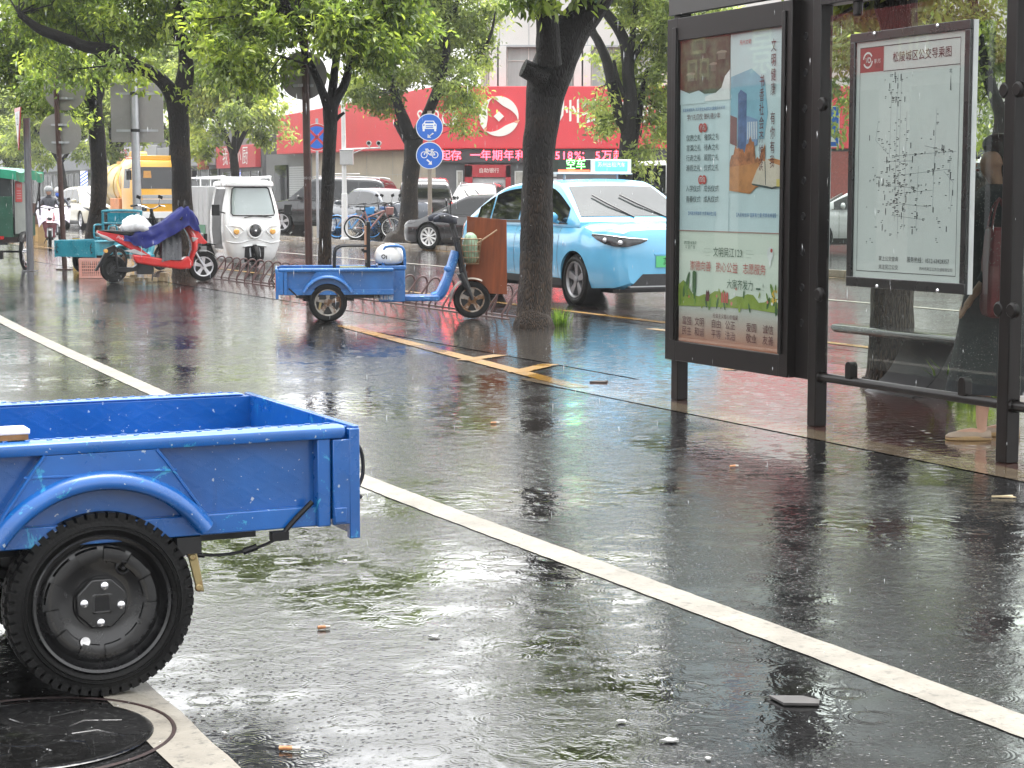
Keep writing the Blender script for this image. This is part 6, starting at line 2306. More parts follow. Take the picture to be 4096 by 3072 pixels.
b.grid(capef, 60, 48)
b.build('cloth', cape, smooth=75)
pb = thing('plastic_bag', 'crumpled white plastic bag lying on the red scooter saddle', 'bag', V((sr.x, sr.y, .004)) + Rz(radians(19.6)) @ V((.36, -.02, .86)), radians(19.6))
b = MB(mat('white_plastic', (.62, .63, .64), .25, coat=.4, var=.25, vs=9, bump=.8, bs=14))
b.loft([[V(((.23 * w) * cos(a) * (1 + .10 * sin(5 * a + z * 40)), .15 * w * sin(a) * (1 + .1 * cos(7 * a)), z + .02 * sin(3 * a))) for a in [i * pi / 16 for i in range(32)]] for z, w in ((-.06, .9), (0, 1.08), (.06, 1.0), (.12, .85), (.17, .55), (.20, .2))])
b.build('bag', pb, smooth=75)
ap = thing('spotted_apron', 'grey spotted leg apron hanging over the footwell of the red scooter', 'apron', V((sr.x, sr.y, .004)), radians(19.6))
sm, nt, p_ = newmat('grey_spotted_cloth')
vv = nd(nt, 'TexVoronoi', {'Vector': nd(nt, 'TexCoord').outputs['Object'], 'Scale': 22.0}).outputs['Distance']
nt.links.new(mix(nt, ramp(nt, vv, [(.16, 1), (.2, 0)]), (.085, .09, .10), (.01, .01, .013)), p_.inputs['Base Color'])
p_.inputs['Roughness'].default_value = .35
b = MB(sm)
b.grid(lambda u, v: V((.74 + .32 * u + .02 * sin(v * 9), (-.15 + .30 * v) * (1.05) + .018 * sin(u * 19 + v * 3), .88 - .10 * (1 - u) - (.46 - .015 * sin(u * 5)) * abs(v * 2 - 1) ** 2.0 - .05 * u)), 16, 20)
b.build('cloth', ap, smooth=75)

# pink crate
ck = thing('plastic_crate', 'pale pink plastic crate full of holes on the wet ground behind the red scooter', 'crate', (-7.07, 31.65, .004), radians(8))
pk = mat('pink_plastic', (.62, .34, .28), .35, var=.12, bump=.1)
b = MB(pk)
cw, cd, chh = .42, .32, .325
b.bx(-cw / 2, cw / 2, -cd / 2, cd / 2, 0, .012)
for sx, sy in ((-1, -1), (1, -1), (1, 1), (-1, 1)):
    b.bx(sx * cw / 2 - sx * .022, sx * cw / 2, sy * cd / 2 - sy * .022, sy * cd / 2, 0, chh)
for z0, z1 in ((0.0, .03), (chh - .05, chh), (.15, .16), (.10, .108), (.20, .208), (.055, .062), (.245, .252)):
    for sg in (-1, 1):
        b.bx(-cw / 2, cw / 2, sg * cd / 2 - .006, sg * cd / 2 + .004, z0, z1)
        b.bx(sg * cw / 2 - .006, sg * cw / 2 + .004, -cd / 2, cd / 2, z0, z1)
for k in range(13):
    x = -cw / 2 + cw * (k + .5) / 13
    for sg in (-1, 1):
        b.bx(x - .004, x + .004, sg * cd / 2 - .004, sg * cd / 2 + .003, .02, chh - .03)
for k in range(9):
    y = -cd / 2 + cd * (k + .5) / 9
    for sg in (-1, 1):
        b.bx(sg * cw / 2 - .004, sg * cw / 2 + .003, y - .004, y + .004, .02, chh - .03)
b.build('crate', ck)
# bollard with black and yellow bands
bo = thing('bollard', 'black and yellow banded bollard beside the teal tricycle box', 'bollard', ground(166, 586) + V((0, 0, .004)))
by, bk_ = mat('bollard_yellow', (.52, .36, .10), .45, var=.2), mat('bollard_black', (.02, .02, .022), .4)
b = MB(by)
for k in range(5):
    b.lathe([(.066, k * .12), (.066, k * .12 + .12)], n=24, m=(by, bk_)[k % 2])
b.lathe([(.066, .6), (.06, .612), (0, .615)], n=24, m=bk_)
b.build('post', bo)
pp = [thing('brick_rubble', 'broken pale bricks and scraps lying under the red scooter', 'rubble', V((sr.x, sr.y, .004)) + Rz(radians(19.6)) @ V((.55, .12, 0)), radians(30))]
b = MB(mat('pale_brick', (.42, .33, .2), .5, var=.3, vs=12))
for x, y, z, w in ((-.3, .0, .0, .16), (-.12, .1, 0, .14), (.05, -.05, 0, .18), (.28, .05, 0, .20), (.3, .06, .07, .16), (-.22, .03, .05, .1)):
    b.box((x, y, z + .035), (w, .09, .07), R=Matrix.Rotation(x * 3, 3, 'Z'))
b.build('pieces', pp[0], bevel=.008)

# ------------------------------------------------------------------ teal tricycle
TEAL = (.012, .24, .32)
HT3 = radians(60)
tc = V((-7.32, 33.35, .004))
t3, P3, q3 = cargo_trike('teal cargo tricycle with a tubular headboard behind the red scooter', tc, HT3, 1, -.62, .62, .47, .34, .60, .23, 1.62, .10, TEAL, (.25, .5, .55), False, 'teal', TG)
b = MB(P3)
for z0 in (.60,):
    b.tube(catmull([(.60, -.45, .58), (.60, -.45, 1.02), (.60, -.38, 1.10), (.60, .38, 1.10), (.60, .45, 1.02), (.60, .45, .58)], 5), .024, 10)
    b.tube([(.60, -.45, .88), (.60, .45, .88)], .018, 8)
    b.tube([(.60, -.45, .72), (.60, .45, .72)], .018, 8)
    b.bx(.60, .615, -.34, .34, .90, 1.07)
    b.tube(catmull([(.60, .45, .62), (.40, .45, .62), (.36, .45, .66), (.36, .45, .80), (.40, .45, .85), (.60, .45, .85)], 4), .018, 8)
    b.tube(catmull([(.60, -.45, .62), (.40, -.45, .62), (.36, -.45, .66), (.36, -.45, .80), (.40, -.45, .85), (.60, -.45, .85)], 4), .018, 8)
b.build('headboard', t3)

# ------------------------------------------------------------------ white enclosed tricycle
cz = atan2(-D.y, -D.x)
cbt = thing('enclosed_tricycle', 'white enclosed cargo tricycle with one round headlamp facing the camera', 'cargo tricycle', (-4.95, 36.15, .006), cz)
WB_ = carmat('cab_white', (.76, .77, .77), .2)


def cabring(z):
    hw_ = float(np.interp(z, [.08, .2, .42, .7, 1.0, 1.3, 1.5, 1.58, 1.64], [.38, .47, .55, .575, .565, .52, .475, .45, .36]))
    xf_ = float(np.interp(z, [.08, .2, .42, .7, .95, 1.3, 1.52, 1.60, 1.64], [-.10, -.03, 0, .02, -.02, -.14, -.20, -.20, -.30]))
    pts = []
    for i in range(25):
        a = -pi / 2 + pi * i / 24
        c, s = cos(a), sin(a)
        e = .55
        pts.append((xf_ - .24 + .24 * (abs(c) ** e), hw_ * (abs(s) ** e) * (1 if s > 0 else -1)))
    return [V((-1.05, -hw_, z))] + [V((x, y, z)) for x, y in pts] + [V((-1.05, hw_, z))]


def cabp(f, z, off=.006):
    """point on the cab front, f from -1 to 1 across"""
    r = cabring(z)[1:-1]
    hw_ = r[-1].y
    y = f * hw_
    i = max(1, min(len(r) - 1, next((k for k in range(1, len(r)) if r[k].y >= y), len(r) - 1)))
    p, q = r[i - 1], r[i]
    k = (y - p.y) / max(1e-6, q.y - p.y)
    v = p.lerp(q, k)
    n_ = V((1, 0, 0)) if abs(f) < .9 else V((.6, .8 * (1 if f > 0 else -1), 0))
    return v + n_ * off


b = MB(WB_)
b.loft([cabring(z) for z in (.08, .14, .2, .3, .42, .55, .7, .85, 1.0, 1.15, 1.3, 1.42, 1.5, 1.55, 1.58, 1.60)])
b.build('cab', cbt, smooth=45)
b = MB(WB_)
b.loft([[V((p.x * 1.0 + (.05 if p.x > -.9 else 0), p.y * 1.04, z)) for p in cabring(zz)] for z, zz in ((1.56, 1.5), (1.60, 1.5), (1.64, 1.56), (1.665, 1.64))])
for k in range(7):
    b.tube([(-.20, -.33 + k * .11, 1.655), (-.95, -.33 + k * .11, 1.668)], .018, 6)
b.build('roof', cbt, smooth=50)
b = MB(glassmat('cab_glass', (.62, .66, .66), 1.0, False))
b.grid(lambda u, v: cabp((-.76 + 1.52 * u) * (1 - .02 * v), 1.015 + .50 * v), 20, 10)
b.build('windshield', cbt)
b = MB(_trim)
P = [cabp(-.78, 1.04, .01), cabp(-.72, 1.0, .012)] + [cabp(f, .995, .012) for f in (-.5, 0, .5)] + [cabp(.72, 1.0, .012), cabp(.78, 1.04, .01), cabp(.78, 1.3, .01), cabp(.77, 1.5, .01)] + [cabp(f, 1.53, .01) for f in (.7, .3, 0, -.3, -.7)] + [cabp(-.77, 1.5, .01), cabp(-.78, 1.3, .01)]
b.tube(P, .014, 6, closed=True)
b.tube([cabp(-.35, .955, .02), cabp(.0, .985, .025), cabp(.45, .965, .02)], .008, 6)
b.tube([cabp(.62, .95, .03), cabp(.3, .99, .03)], .008, 6)
b.build('window_seal', cbt)
b = MB(WB_)
c0_ = cabp(0, .70, 0)
b.lathe([(.165, -.01), (.155, .03), (.135, .045), (.118, .035)], c0_, 'x', 32)
b.build('lamp_ring', cbt)
b = MB(_lens)
b.lathe([(.118, .03), (.08, .055), (0, .065)], c0_, 'x', 32)
b.lathe([(.03, .058), (.0, .075)], c0_, 'x', 16, M['chrome'])
b.build('headlight', cbt)
for sg in (-1, 1):
    b = MB(WB_)
    b.tube(catmull([cabp(sg * .95, .80, .0), cabp(sg * .7, .79, .012), cabp(sg * .5, .77, .012), cabp(sg * .40, .70, .012), cabp(sg * .55, .62, .012), cabp(sg * .66, .56, .01), cabp(sg * .8, .66, .01), cabp(sg * .95, .80, 0)], 4), .012, 6)
    b.build('lamp_moulding', cbt)
    b = MB(M['amber'])
    p = cabp(sg * .63, .685, 0)
    b.lathe([(.055, .0), (.055, .02), (.04, .034), (0, .036)], p, 'x', 20)
    b.build('indicator', cbt)
    b = MB(M['black'])
    p = cabp(sg * .96, 1.04, 0)
    b.tube([p, p + V((.02, sg * .08, .02)), p + V((.02, sg * .13, .03))], .014, 6)
    b.box(p + V((.03, sg * .19, .06)), (.04, .15, .21))
    b.build('mirror', cbt, bevel=.02)
    b = MB(_trim)
    hw_ = .56
    b.grid(lambda u, v: V((-.30 - .58 * u, sg * (float(np.interp(.35 + 1.15 * v, [.08, .2, .42, .7, 1.0, 1.3, 1.5], [.38, .47, .55, .575, .565, .52, .475])) + .006), .35 + 1.15 * v)), 6, 12)  # black patch over the closed side, the dark of the open doorway
    b.build('doorway_shade', cbt)
b = MB(_trim)
b.grid(lambda u, v: cabp((-.46 + .92 * u) * (1 - .25 * v), .10 + .31 * v, .006), 12, 8)  # black patch over the closed front, the shade of the wheel hollow
b.build('wheel_hollow_shade', cbt)
b = MB(WB_)
b.loft([[cabp(f, .43 - .03 * abs(f) * 2, .0) for f in (-.44, -.3, 0, .3, .44)], [cabp(f, .425 - .03 * abs(f) * 2, .07) for f in (-.40, -.28, 0, .28, .40)], [cabp(f, .405 - .03 * abs(f) * 2, .0) for f in (-.44, -.3, 0, .3, .44)]], closed=False)
b.tube([cabp(f, .50 + .035 * cos(f * 5), .004) for f in np.linspace(-.95, .95, 15)], .014, 6)
b.build('visor', cbt, smooth=60)
b = MB(M['steel'])
for sg in (-1, 1):
    b.tube([(-.02, sg * .09, .38), (.03, sg * .09, .2)], .022, 8)
b.build('fork', cbt)
wheel_spoked5(cbt, (.0, 0, .22), .22, .10, .64, M['dkmetal'], 5, 1, .4)
for sg in (-1, 1):
    wheel_spoked5(cbt, (-1.95, sg * .46, .24), .24, .11, .64, M['dkmetal'], 5, 1, .4)
b = MB(mat('box_grey_white', (.58, .59, .6), .35, var=.06))
b.bx(-2.75, -1.12, -.58, .58, .42, 1.56)
for k in range(6):
    x = -2.7 + k * .3
    b.bx(x, x + .02, -.588, .588, .44, 1.54)
b.build('cargo_box', cbt, bevel=.012)
b = MB(mat('box_green_band', (.05, .25, .12), .4))
b.bx(-2.7, -1.3, -.592, -.5885, .60, .80)
b.build('green_band', cbt)
b = MB(M['dkmetal'])
b.bx(-2.7, -.2, -.4, .4, .30, .42)
b.bx(-1.6, -1.2, -.6, -.4, .18, .42)
b.build('chassis', cbt)
b = MB(M['white'])
for sg in (-1, 1):
    b.tube([(-2.7, sg * .5, 1.72), (-.35, sg * .46, 1.74)], .018, 8)
    for x in (-2.6, -1.9, -1.2, -.5):
        b.tube([(x, sg * .5, 1.55), (x, sg * .5, 1.72)], .014, 6)
for x in (-2.6, -1.9, -1.2, -.5):
    b.tube([(x, -.5, 1.72), (x, .5, 1.72)], .014, 6)
b.build('roof_rack', cbt)
b = MB(M['black'])
b.box((-.72, -.80, .52), (.05, .14, .24))
b.tube([(-.72, -.56, .42), (-.72, -.78, .46)], .012, 6)
b.build('side_mirror', cbt, bevel=.02)

# ------------------------------------------------------------------ green tricycle with tarpaulin
HG = radians(89)
gt = thing('canopy_tricycle', 'green box tricycle with a bright green tarpaulin roof at the left edge', 'cargo tricycle', (-9.62, 34.75, .004), HG)
G1 = paint('dark_green_enamel', (.012, .085, .05), (.08, .2, .14), .15, .35)
b = MB(G1)
b.bx(-.40, -.37, -.52, .52, .62, 1.36)
b.bx(-.37, 1.1, -.52, -.49, .62, 1.0)
b.bx(-.37, 1.1, .49, .52, .62, 1.36)
b.bx(-.37, 1.1, -.49, .49, .62, .66)
b.build('body_box', gt, bevel=.006)
b = MB(mat('grey_side_sheet', (.30, .33, .31), .4, var=.15))
b.bx(-.36, .35, -.545, -.53, .68, 1.62)
b.build('side_sheet', gt)
b = MB(mat('dark_curtain', (.02, .03, .03), .3, coat=.5))
b.bx(-.39, -.385, -.49, .49, 1.36, 1.72)
b.build('rear_window', gt)
b = MB(mat('green_tarpaulin', (.02, .33, .19), .3, coat=.3, var=.25, vs=4, bump=.5, bs=9))
b.grid(lambda u, v: V((-.48 + 1.9 * u, -.62 + 1.24 * v, 1.87 - .03 * sin(u * 9) - .05 * (2 * v - 1) ** 2)), 24, 12)
for sg in (-1, 1):
    b.grid(lambda u, v: V((-.48 + 1.9 * u, sg * (.62 + .012 * sin(u * 30) * v), 1.82 - .03 * sin(u * 9) - .17 * v)), 24, 4)
    b.grid(lambda u, v: V((-.48 if sg < 0 else 1.42, -.62 + 1.24 * u, 1.87 - .05 * (2 * u - 1) ** 2 - .16 * v)), 12, 4)
b.build('tarpaulin', gt, smooth=60)
b = MB(M['dkmetal'])
for x in (-.38, .4, 1.38):
    for sg in (-1, 1):
        b.tube([(x, sg * .54, .66 if x < 1.2 else 1.0), (x, sg * .54, 1.80)], .014, 6)
b.tube([(1.0, -.54, 1.0), (1.38, -.56, 1.66)], .014, 6)
b.tube([(0, -.66, .345), (0, .66, .345)], .02, 8)
b.bx(-.38, 1.5, -.3, .3, .5, .62)
b.bx(-.44, -.40, -.42, .1, .48, .52)
b.bx(-.46, -.36, -.32, -.22, .22, .36)
b.tube([(1.3, 0, .6), (2.0, 0, .75), (2.25, 0, .5)], .025, 8)
b.tube([(2.05, 0, .7), (2.05, 0, 1.0)], .02, 8)
b.tube([(2.0, -.3, 1.02), (2.05, 0, 1.0), (2.0, .3, 1.02)], .014, 8)
b.build('frame', gt)


def spoke_wheel(parent, c, R, name='wheel', tyrem=None, rimm=None, w=.045):
    b = MB(tyrem or M['rubber'])
    b.lathe([(R - w, -w * .4), (R - w * .4, -w * .5), (R, 0), (R - w * .4, w * .5), (R - w, w * .4)], n=40, ax='y')
    o = b.build(name, parent)
    o.location = c
    b = MB(rimm or M['chrome'])
    b.lathe([(R - w * 1.0, -w * .42), (R - w * 1.5, -w * .2), (R - w * 1.5, w * .2), (R - w * 1.0, w * .42)], n=40, ax='y')
    b.lathe([(0, -.05), (.028, -.05), (.022, 0), (.028, .05), (0, .05)], n=14, ax='y')
    for k in range(24):
        a = 2 * pi * k / 24
        s = .04 if k % 2 else -.04
        b.tube([(.025 * cos(a), s, .025 * sin(a)), ((R - w * 1.4) * cos(a + .12), 0, (R - w * 1.4) * sin(a + .12))], .0016, 3)
    b.build('spokes', o)
    return o


for sg in (-1, 1):
    spoke_wheel(gt, (0, sg * .62, .345), .345, w=.055)
    b = MB(M['dkmetal'])
    b.lathe([(.37, sg * .57), (.385, sg * .62), (.37, sg * .67)], (0, 0, .345), 'y', 20, a0=radians(20), a1=radians(150))
    b.build('mudguard', gt)
spoke_wheel(gt, (2.25, 0, .30), .30, w=.05)
b = MB(mat('notice_red', (.55, .06, .06), .35, var=.15))
b.bx(-.30, .12, -.556, -.548, 1.26, 1.64)
b.text('车辆出租', .075, Tr(-.09, -.557, 1.55) @ UP, M['white'])
for k in range(4):
    b.bx(-.24, .06, -.5575, -.556, 1.32 + k * .045, 1.335 + k * .045, mat('notice_pale', (.6, .4, .4), .4))
b.build('notice', gt)
b = MB(M['redlens'])
b.bx(-.415, -.40, -.35, -.15, .58, .64)
b.build('tail_light', gt)

# ------------------------------------------------------------------ yellow tanker truck
tk = thing('tanker_truck', 'yellow suction tanker truck between the two dark trees, facing the camera', 'truck', at(350, 500, 68) * V((1, 1, 0)) + V((0, 0, .006)), cz)
YL = carmat('truck_yellow', (.78, .40, .020), .25)
YD = mat('tank_yellow', (.55, .36, .05), .35, coat=.3, var=.25, dirt=((.3, .22, .1), .3, 3))


def tr(z):
    return float(np.interp(z, [.75, 1.0, 1.62, 2.45, 2.62, 2.70], [0, .04, .02, -.14, -.22, -.5]))


b = MB(YL)
rings = []
for z in (.75, .85, 1.0, 1.3, 1.6, 2.0, 2.4, 2.5, 2.6, 2.66):
    hw_ = float(np.interp(z, [.75, 1.6, 2.4, 2.55, 2.66], [1.05, 1.06, 1.0, .95, .80]))
    x = tr(z)
    rings.append([V((x - 1.6, -hw_, z)), V((x - .12, -hw_, z)), V((x - .03, -hw_ + .05, z)), V((x, -hw_ + .18, z)), V((x, hw_ - .18, z)), V((x - .03, hw_ - .05, z)), V((x - .12, hw_, z)), V((x - 1.6, hw_, z))])
b.loft(rings)
b.bx(-1.3, -.3, -.7, .7, 2.64, 2.80)
b.build('cab', tk, bevel=.02)
b = MB(_carglass)
b.grid(lambda u, v: V((tr(1.60 + .78 * v) + .008, -.90 + 1.80 * u, 1.60 + .78 * v)), 6, 6)
b.build('windshield', tk)
for sg in (-1, 1):
    b = MB(_carglass)
    b.grid(lambda u, v: V((-.35 - .9 * u, sg * (float(np.interp(1.62 + .7 * v, [1.6, 2.4], [1.06, 1.0])) + .006), 1.62 + .7 * v)), 4, 4)
    b.build('side_window', tk)
    b = MB(M['black'])
    b.tube([(-.05, sg * 1.0, 2.35), (.12, sg * 1.2, 2.3), (.12, sg * 1.2, 2.0)], .02, 6)
    b.box((.12, sg * 1.2, 2.08), (.08, .18, .34))
    b.build('mirror', tk, bevel=.03)
    b = MB(_lens)
    b.bx(.02, .06, sg * .55, sg * .95, .80, 1.0)
    b.build('headlight', tk, bevel=.02)
b = MB(M['grey'])
b.bx(.0, .055, -.72, .72, 1.06, 1.20)
b.bx(.0, .055, -.72, .72, 1.26, 1.38)
b.bx(.01, .065, -.85, .85, .55, .78, M['white'])
b.build('grille', tk, bevel=.01)
b = MB(M['white'])
b.bx(.05, .065, -.70, .70, 1.215, 1.245)
b.build('trim', tk)
b = MB(mat('shield_orange', (.6, .3, .08), .4))
b.prism([(-.62, 2.24), (-.36, 2.24), (-.34, 2.0), (-.5, 1.86), (-.64, 2.0)], tr(2.05) + .015, tr(2.05) + .02, 'yz')
b.build('sticker', tk)
b = MB(YD)
b.lathe([(0, -6.4), (.6, -6.35), (.86, -6.15), (.88, -5.9), (.88, -2.2), (.86, -2.0), (.6, -1.85), (0, -1.8)], (0, 0, 1.72), 'x', 40)
for x in (-2.3, -3.6, -4.9):
    b.lathe([(.885, x), (.90, x), (.90, x + .08), (.885, x + .08)], (0, 0, 1.72), 'x', 40)
b.build('tank', tk)
b = MB(mat('tank_gear_yellow', (.62, .34, .06), .4, var=.3))
b.bx(-5.5, -1.9, -.25, .25, 2.58, 2.66)
b.bx(-2.6, -2.0, -.35, .35, 2.62, 2.80)
b.lathe([(0, -.3), (.22, -.3), (.22, .3), (0, .3)], (-3.2, 0, 2.78), 'y', 24)
for k in range(3):
    b.tube(catmull([(-2.0, -.9 + .1 * k, 1.2), (-2.4, -.98, 1.7), (-2.9, -.8, 2.3), (-3.3 - k * .4, -.3, 2.7)], 5), .05, 8)
b.build('hose_gear', tk)
b = MB(mat('tank_ball_red', (.55, .12, .05), .4))
b.sphere((-2.3, -.55, 2.62), .17)
b.build('air_valve', tk)
b = MB(mat('orange_box', (.6, .22, .07), .45, var=.3))
b.bx(-3.4, -2.0, -1.05, -.7, .75, 1.25)
b.build('side_locker', tk, bevel=.02)
b = MB(M['dkmetal'])
b.bx(-6.3, -.2, -.45, .45, .55, .82)
b.build('chassis', tk)
for x in (-.75, -4.9):
    for sg in (-1, 1):
        wheel_spoked5(tk, (x, sg * .90, .46), .46, .26, .6, M['grey'], 8, sg, .4)

# ------------------------------------------------------------------ riders far down the street
HR = radians(-76)


def rider(label, loc, col, jacket, helm, scarf, slab):
    es = escooter(slab, loc, HR, col, 'scooters ridden towards the camera')
    pe = thing('person', label, 'person', loc, HR, 'riders on scooters down the street')
    ch = [[((.28, 0, .86), .13), ((.27, 0, 1.02), .13), ((.29, 0, 1.20), .14), ((.33, 0, 1.32), .09), ((.36, 0, 1.385), .05), ((.38, 0, 1.47), .08), ((.37, 0, 1.55), .07)],
          [((.38, 0, 1.47), .08), ((.462, 0, 1.47), .016)]]
    for sg in (-1, 1):
        ch.append([((.29, 0, 1.20), .14), ((.30, sg * .2, 1.26), .07), ((.52, sg * .30, 1.06), .055), ((.86, sg * .31, 1.04), .04), ((.90, sg * .31, 1.04), .03)])
        ch += hand((.93, sg * .31, 1.045), (1, 0, .1), (0, -sg, 0), (.3, 0, -1))
        ch[-6][0] = ((.93, sg * .31, 1.045), .024)
        ch.append([((.90, sg * .31, 1.04), .03), ((.93, sg * .31, 1.045), .024)])
        ch.append([((.28, 0, .86), .13), ((.42, sg * .11, .84), .10), ((.74, sg * .14, .80), .075), ((.74, sg * .13, .55), .06), ((.72, sg * .12, .44), .045), ((.86, sg * .12, .40), .04)])
    skin('body', ch, pe, jacket, 1)
    b = MB(M['skin'])
    b.sphere((.395, 0, 1.475), (.082, .075, .10))
    b.tube([(.47, 0, 1.49), (.492, 0, 1.465)], [.012, .016], 6)
    b.build('face', pe)
    for sg in (-1, 1):
        b = MB(M['hair'])
        b.sphere((.468, sg * .03, 1.50), (.01, .012, .008))
        b.build('eye', pe)
    b = MB(helm)
    b.lathe([(.125, 0), (.128, .04), (.115, .10), (.07, .145), (0, .155)], (.37, 0, 1.48), 'z', 24)
    b.build('helmet', pe)
    if scarf:
        b = MB(scarf)
        b.lathe([(.07, -.10), (.10, -.06), (.098, .0), (.09, .02)], (.385, 0, 1.43), 'z', 20)
        b.build('scarf', pe)
    b = MB(mat('clear_purple_cape', (.42, .38, .46), .15, coat=.8, var=.3, vs=5))
    b.grid(lambda u, v: V((.75 + .62 * u, (-.36 + .72 * v) * (1.05 - .25 * u), 1.10 + .04 * sin(v * 8) - .42 * u * u - .20 * abs(2 * v - 1) ** 2)), 12, 16)
    b.build('rain_apron', pe, smooth=70)


p = ground(108, 528)
rider('rider in a grey helmet and dark jacket coming down the wet road', V((p.x, p.y, .006)), (.22, .05, .07), mat('striped_jacket', (.06, .065, .08), .5, var=.7, vs=9), mat('helmet_grey', (.20, .21, .21), .2, coat=.8), None,
      'maroon scooter under the rider in the grey helmet')
p = ground(129, 517)
rider('rider with a white helmet and bright blue scarf behind the first rider', V((p.x, p.y, .006)), (.10, .10, .14), mat('dark_coat', (.04, .045, .06), .5, var=.3), mat('helmet_white', (.5, .52, .53), .2, coat=.8), mat('blue_scarf', (.03, .12, .55), .5),
      'dark scooter under the rider in the blue scarf')

# ------------------------------------------------------------------ bicycles and mopeds at the far kerb


def bicycle(label, loc, rz, col, rimc, group='bicycles and mopeds parked at the far kerb'):
    th = thing('bicycle', label, 'bicycle', loc, rz, group)
    P = mat('bike_paint', col, .3, coat=.4)
    b = MB(P)
    A, Bt, H_, S = (0, 0, .33), (.42, 0, .30), (.86, 0, .82), (.28, 0, .80)
    for p, q, r in ((A, Bt, .014), (Bt, H_, .024), (Bt, S, .02), (A, S, .012), ((.33, 0, .62), H_, .02), (H_, (.98, 0, .55), .02)):
        b.tube([p, q], r, 8)
    for sg in (-1, 1):
        b.tube([(.95, sg * .05, .6), (1.04, sg * .05, .33)], .012, 6)
    b.lathe([(.35, -.03), (.362, 0), (.35, .03)], (0, 0, .33), 'y', 20, a0=.3, a1=2.8)
    b.build('frame', th)
    for x in (0, 1.04):
        spoke_wheel(th, (x, 0, .33), .33, tyrem=M['rubber'], rimm=rimc, w=.045)
    b = MB(M['black'])
    b.tube([S, (.27, 0, .92)], .014, 6)
    b.prism([(.12, .90), (.14, .95), (.40, .94), (.42, .91)], -.07, .07, 'xz')
    b.build('saddle', th, bevel=.02)
    b = MB(M['black'])
    b.tube([(.86, 0, .82), (.84, 0, .98)], .016, 6)
    b.tube(catmull([(.72, -.28, 1.0), (.85, -.15, 1.02), (.85, .15, 1.02), (.72, .28, 1.0)], 4), .014, 8)
    b.build('handlebar', th)
    b = MB(P)
    b.loft([[V((.98 + x * w, y * w, z)) for x, y in ((-.10, -.15), (.12, -.15), (.12, .15), (-.10, .15))] for z, w in ((.70, .85), (.92, 1.0))])
    b.build('basket', th, bevel=.02)
    b = MB(M['dkmetal'])
    b.lathe([(.09, -.02), (.09, .02)], (.42, 0, .30), 'y', 18)
    b.tube([(.42, -.06, .30), (.50, -.08, .16)], .01, 6)
    b.tube([(.42, .06, .30), (.34, .08, .44)], .01, 6)
    b.build('crank', th)
    return th


BL = mat('bright_blue_rim', (.03, .28, .70), .3)
q = on_apron(728, 516)
bicycle('bright blue shared bicycle beside the white camera pole', q, radians(-10), (.03, .30, .72), BL)
q = on_apron(766, 516)
bicycle('dark bicycle with a blue mudguard behind the white camera pole', q + V((-.1, .1, 0)), radians(25), (.02, .08, .25), M['alu'])
q = on_apron(786, 516)
escooter('black moped parked between the bicycles and the grey tree', q, radians(60), (.02, .02, .022), 'bicycles and mopeds parked at the far kerb')
q = on_apron(826, 516)
escooter('blue grey moped with silver lamp left of the grey tree trunk', q, radians(80), (.05, .07, .10), 'bicycles and mopeds parked at the far kerb')
q = on_apron(750, 517)
bicycle('dull pink small bicycle at the foot of the camera pole', q + V((.25, -.2, 0)), radians(8), (.30, .14, .13), M['white'])

# ------------------------------------------------------------------ poles and signs


def pole(b, p0, p1, r, m=None, n=14):
    b.tube([p0, p1], r, n, m)


def round_back(label, loc, r, tilt, parent=None, cat='sign', grp=None):
    """round sign seen from behind: plate, rim and two clamps"""
    b = MB(M['signback'])
    b.lathe([(0, .0), (r * .97, .0), (r, -.006), (r, -.014), (r * .97, -.016), (0, -.016)], (0, 0, 0), 'y', 48)
    o = b.build('round_sign', parent)
    o.location = loc
    o.rotation_euler = (0, 0, tilt)
    b = MB(M['steel'])
    for z in (-r * .42, r * .42):
        b.bx(-r * .42, r * .42, -.045, -.018, z - .018, z + .018)
        b.lathe([(.062, -.02), (.062, .02)], (0, -.07, z), 'z', 16)
    b.build('bracket', o)
    return o


# white-red triangle on a grey channel post
q = ground(66, 586)
sp = thing('sign_post', 'grey steel post with a red and white triangular sign seen edge on', 'sign post', q + V((0, 0, .003)))
b = MB(mat('channel_grey', (.20, .205, .22), .35, metal=.4, var=.25, vs=6, stretch=(6, 6, .6)))
b.bx(-.055, -.042, -.045, .045, 0, 2.78)
b.bx(.042, .055, -.045, .045, 0, 2.78)
b.bx(-.042, .042, -.01, .01, 0, 2.78)
b.bx(-.12, .12, -.1, .1, 0, .015)
b.build('post', sp)
b = MB(mat('sign_white', (.66, .66, .66), .35))
tri = [(-.42, .40), (.42, .40), (0, -.36)]
b.prism(tri, -.01, .01, 'xz', M['red'])
b.prism([(-.30, .33), (.30, .33), (0, -.22)], -.014, -.0105, 'xz')
b.text('让', .24, Tr(0, -.0155, .17) @ UP, M['black'])
o = b.build('triangle_sign', sp)
o.location = (-.13, -.10, 2.56)
o.rotation_euler = (0, 0, radians(-68))
# brown post with two round sign backs
q = ground(140, 583)
sp = thing('sign_post', 'brown steel post carrying two round sign backs, in front of the dark leaning tree', 'sign post', q + V((0, 0, .003)))
b = MB(M['rust'])
pole(b, (0, 0, 0), (-.10, 0, 3.9), .048)
b.bx(-.14, .14, -.12, .12, 0, .02)
b.build('post', sp)
round_back('', (-.04, .085, 2.52), .385, radians(4), sp)
round_back('', (.06, .085, 3.33), .385, radians(4), sp)
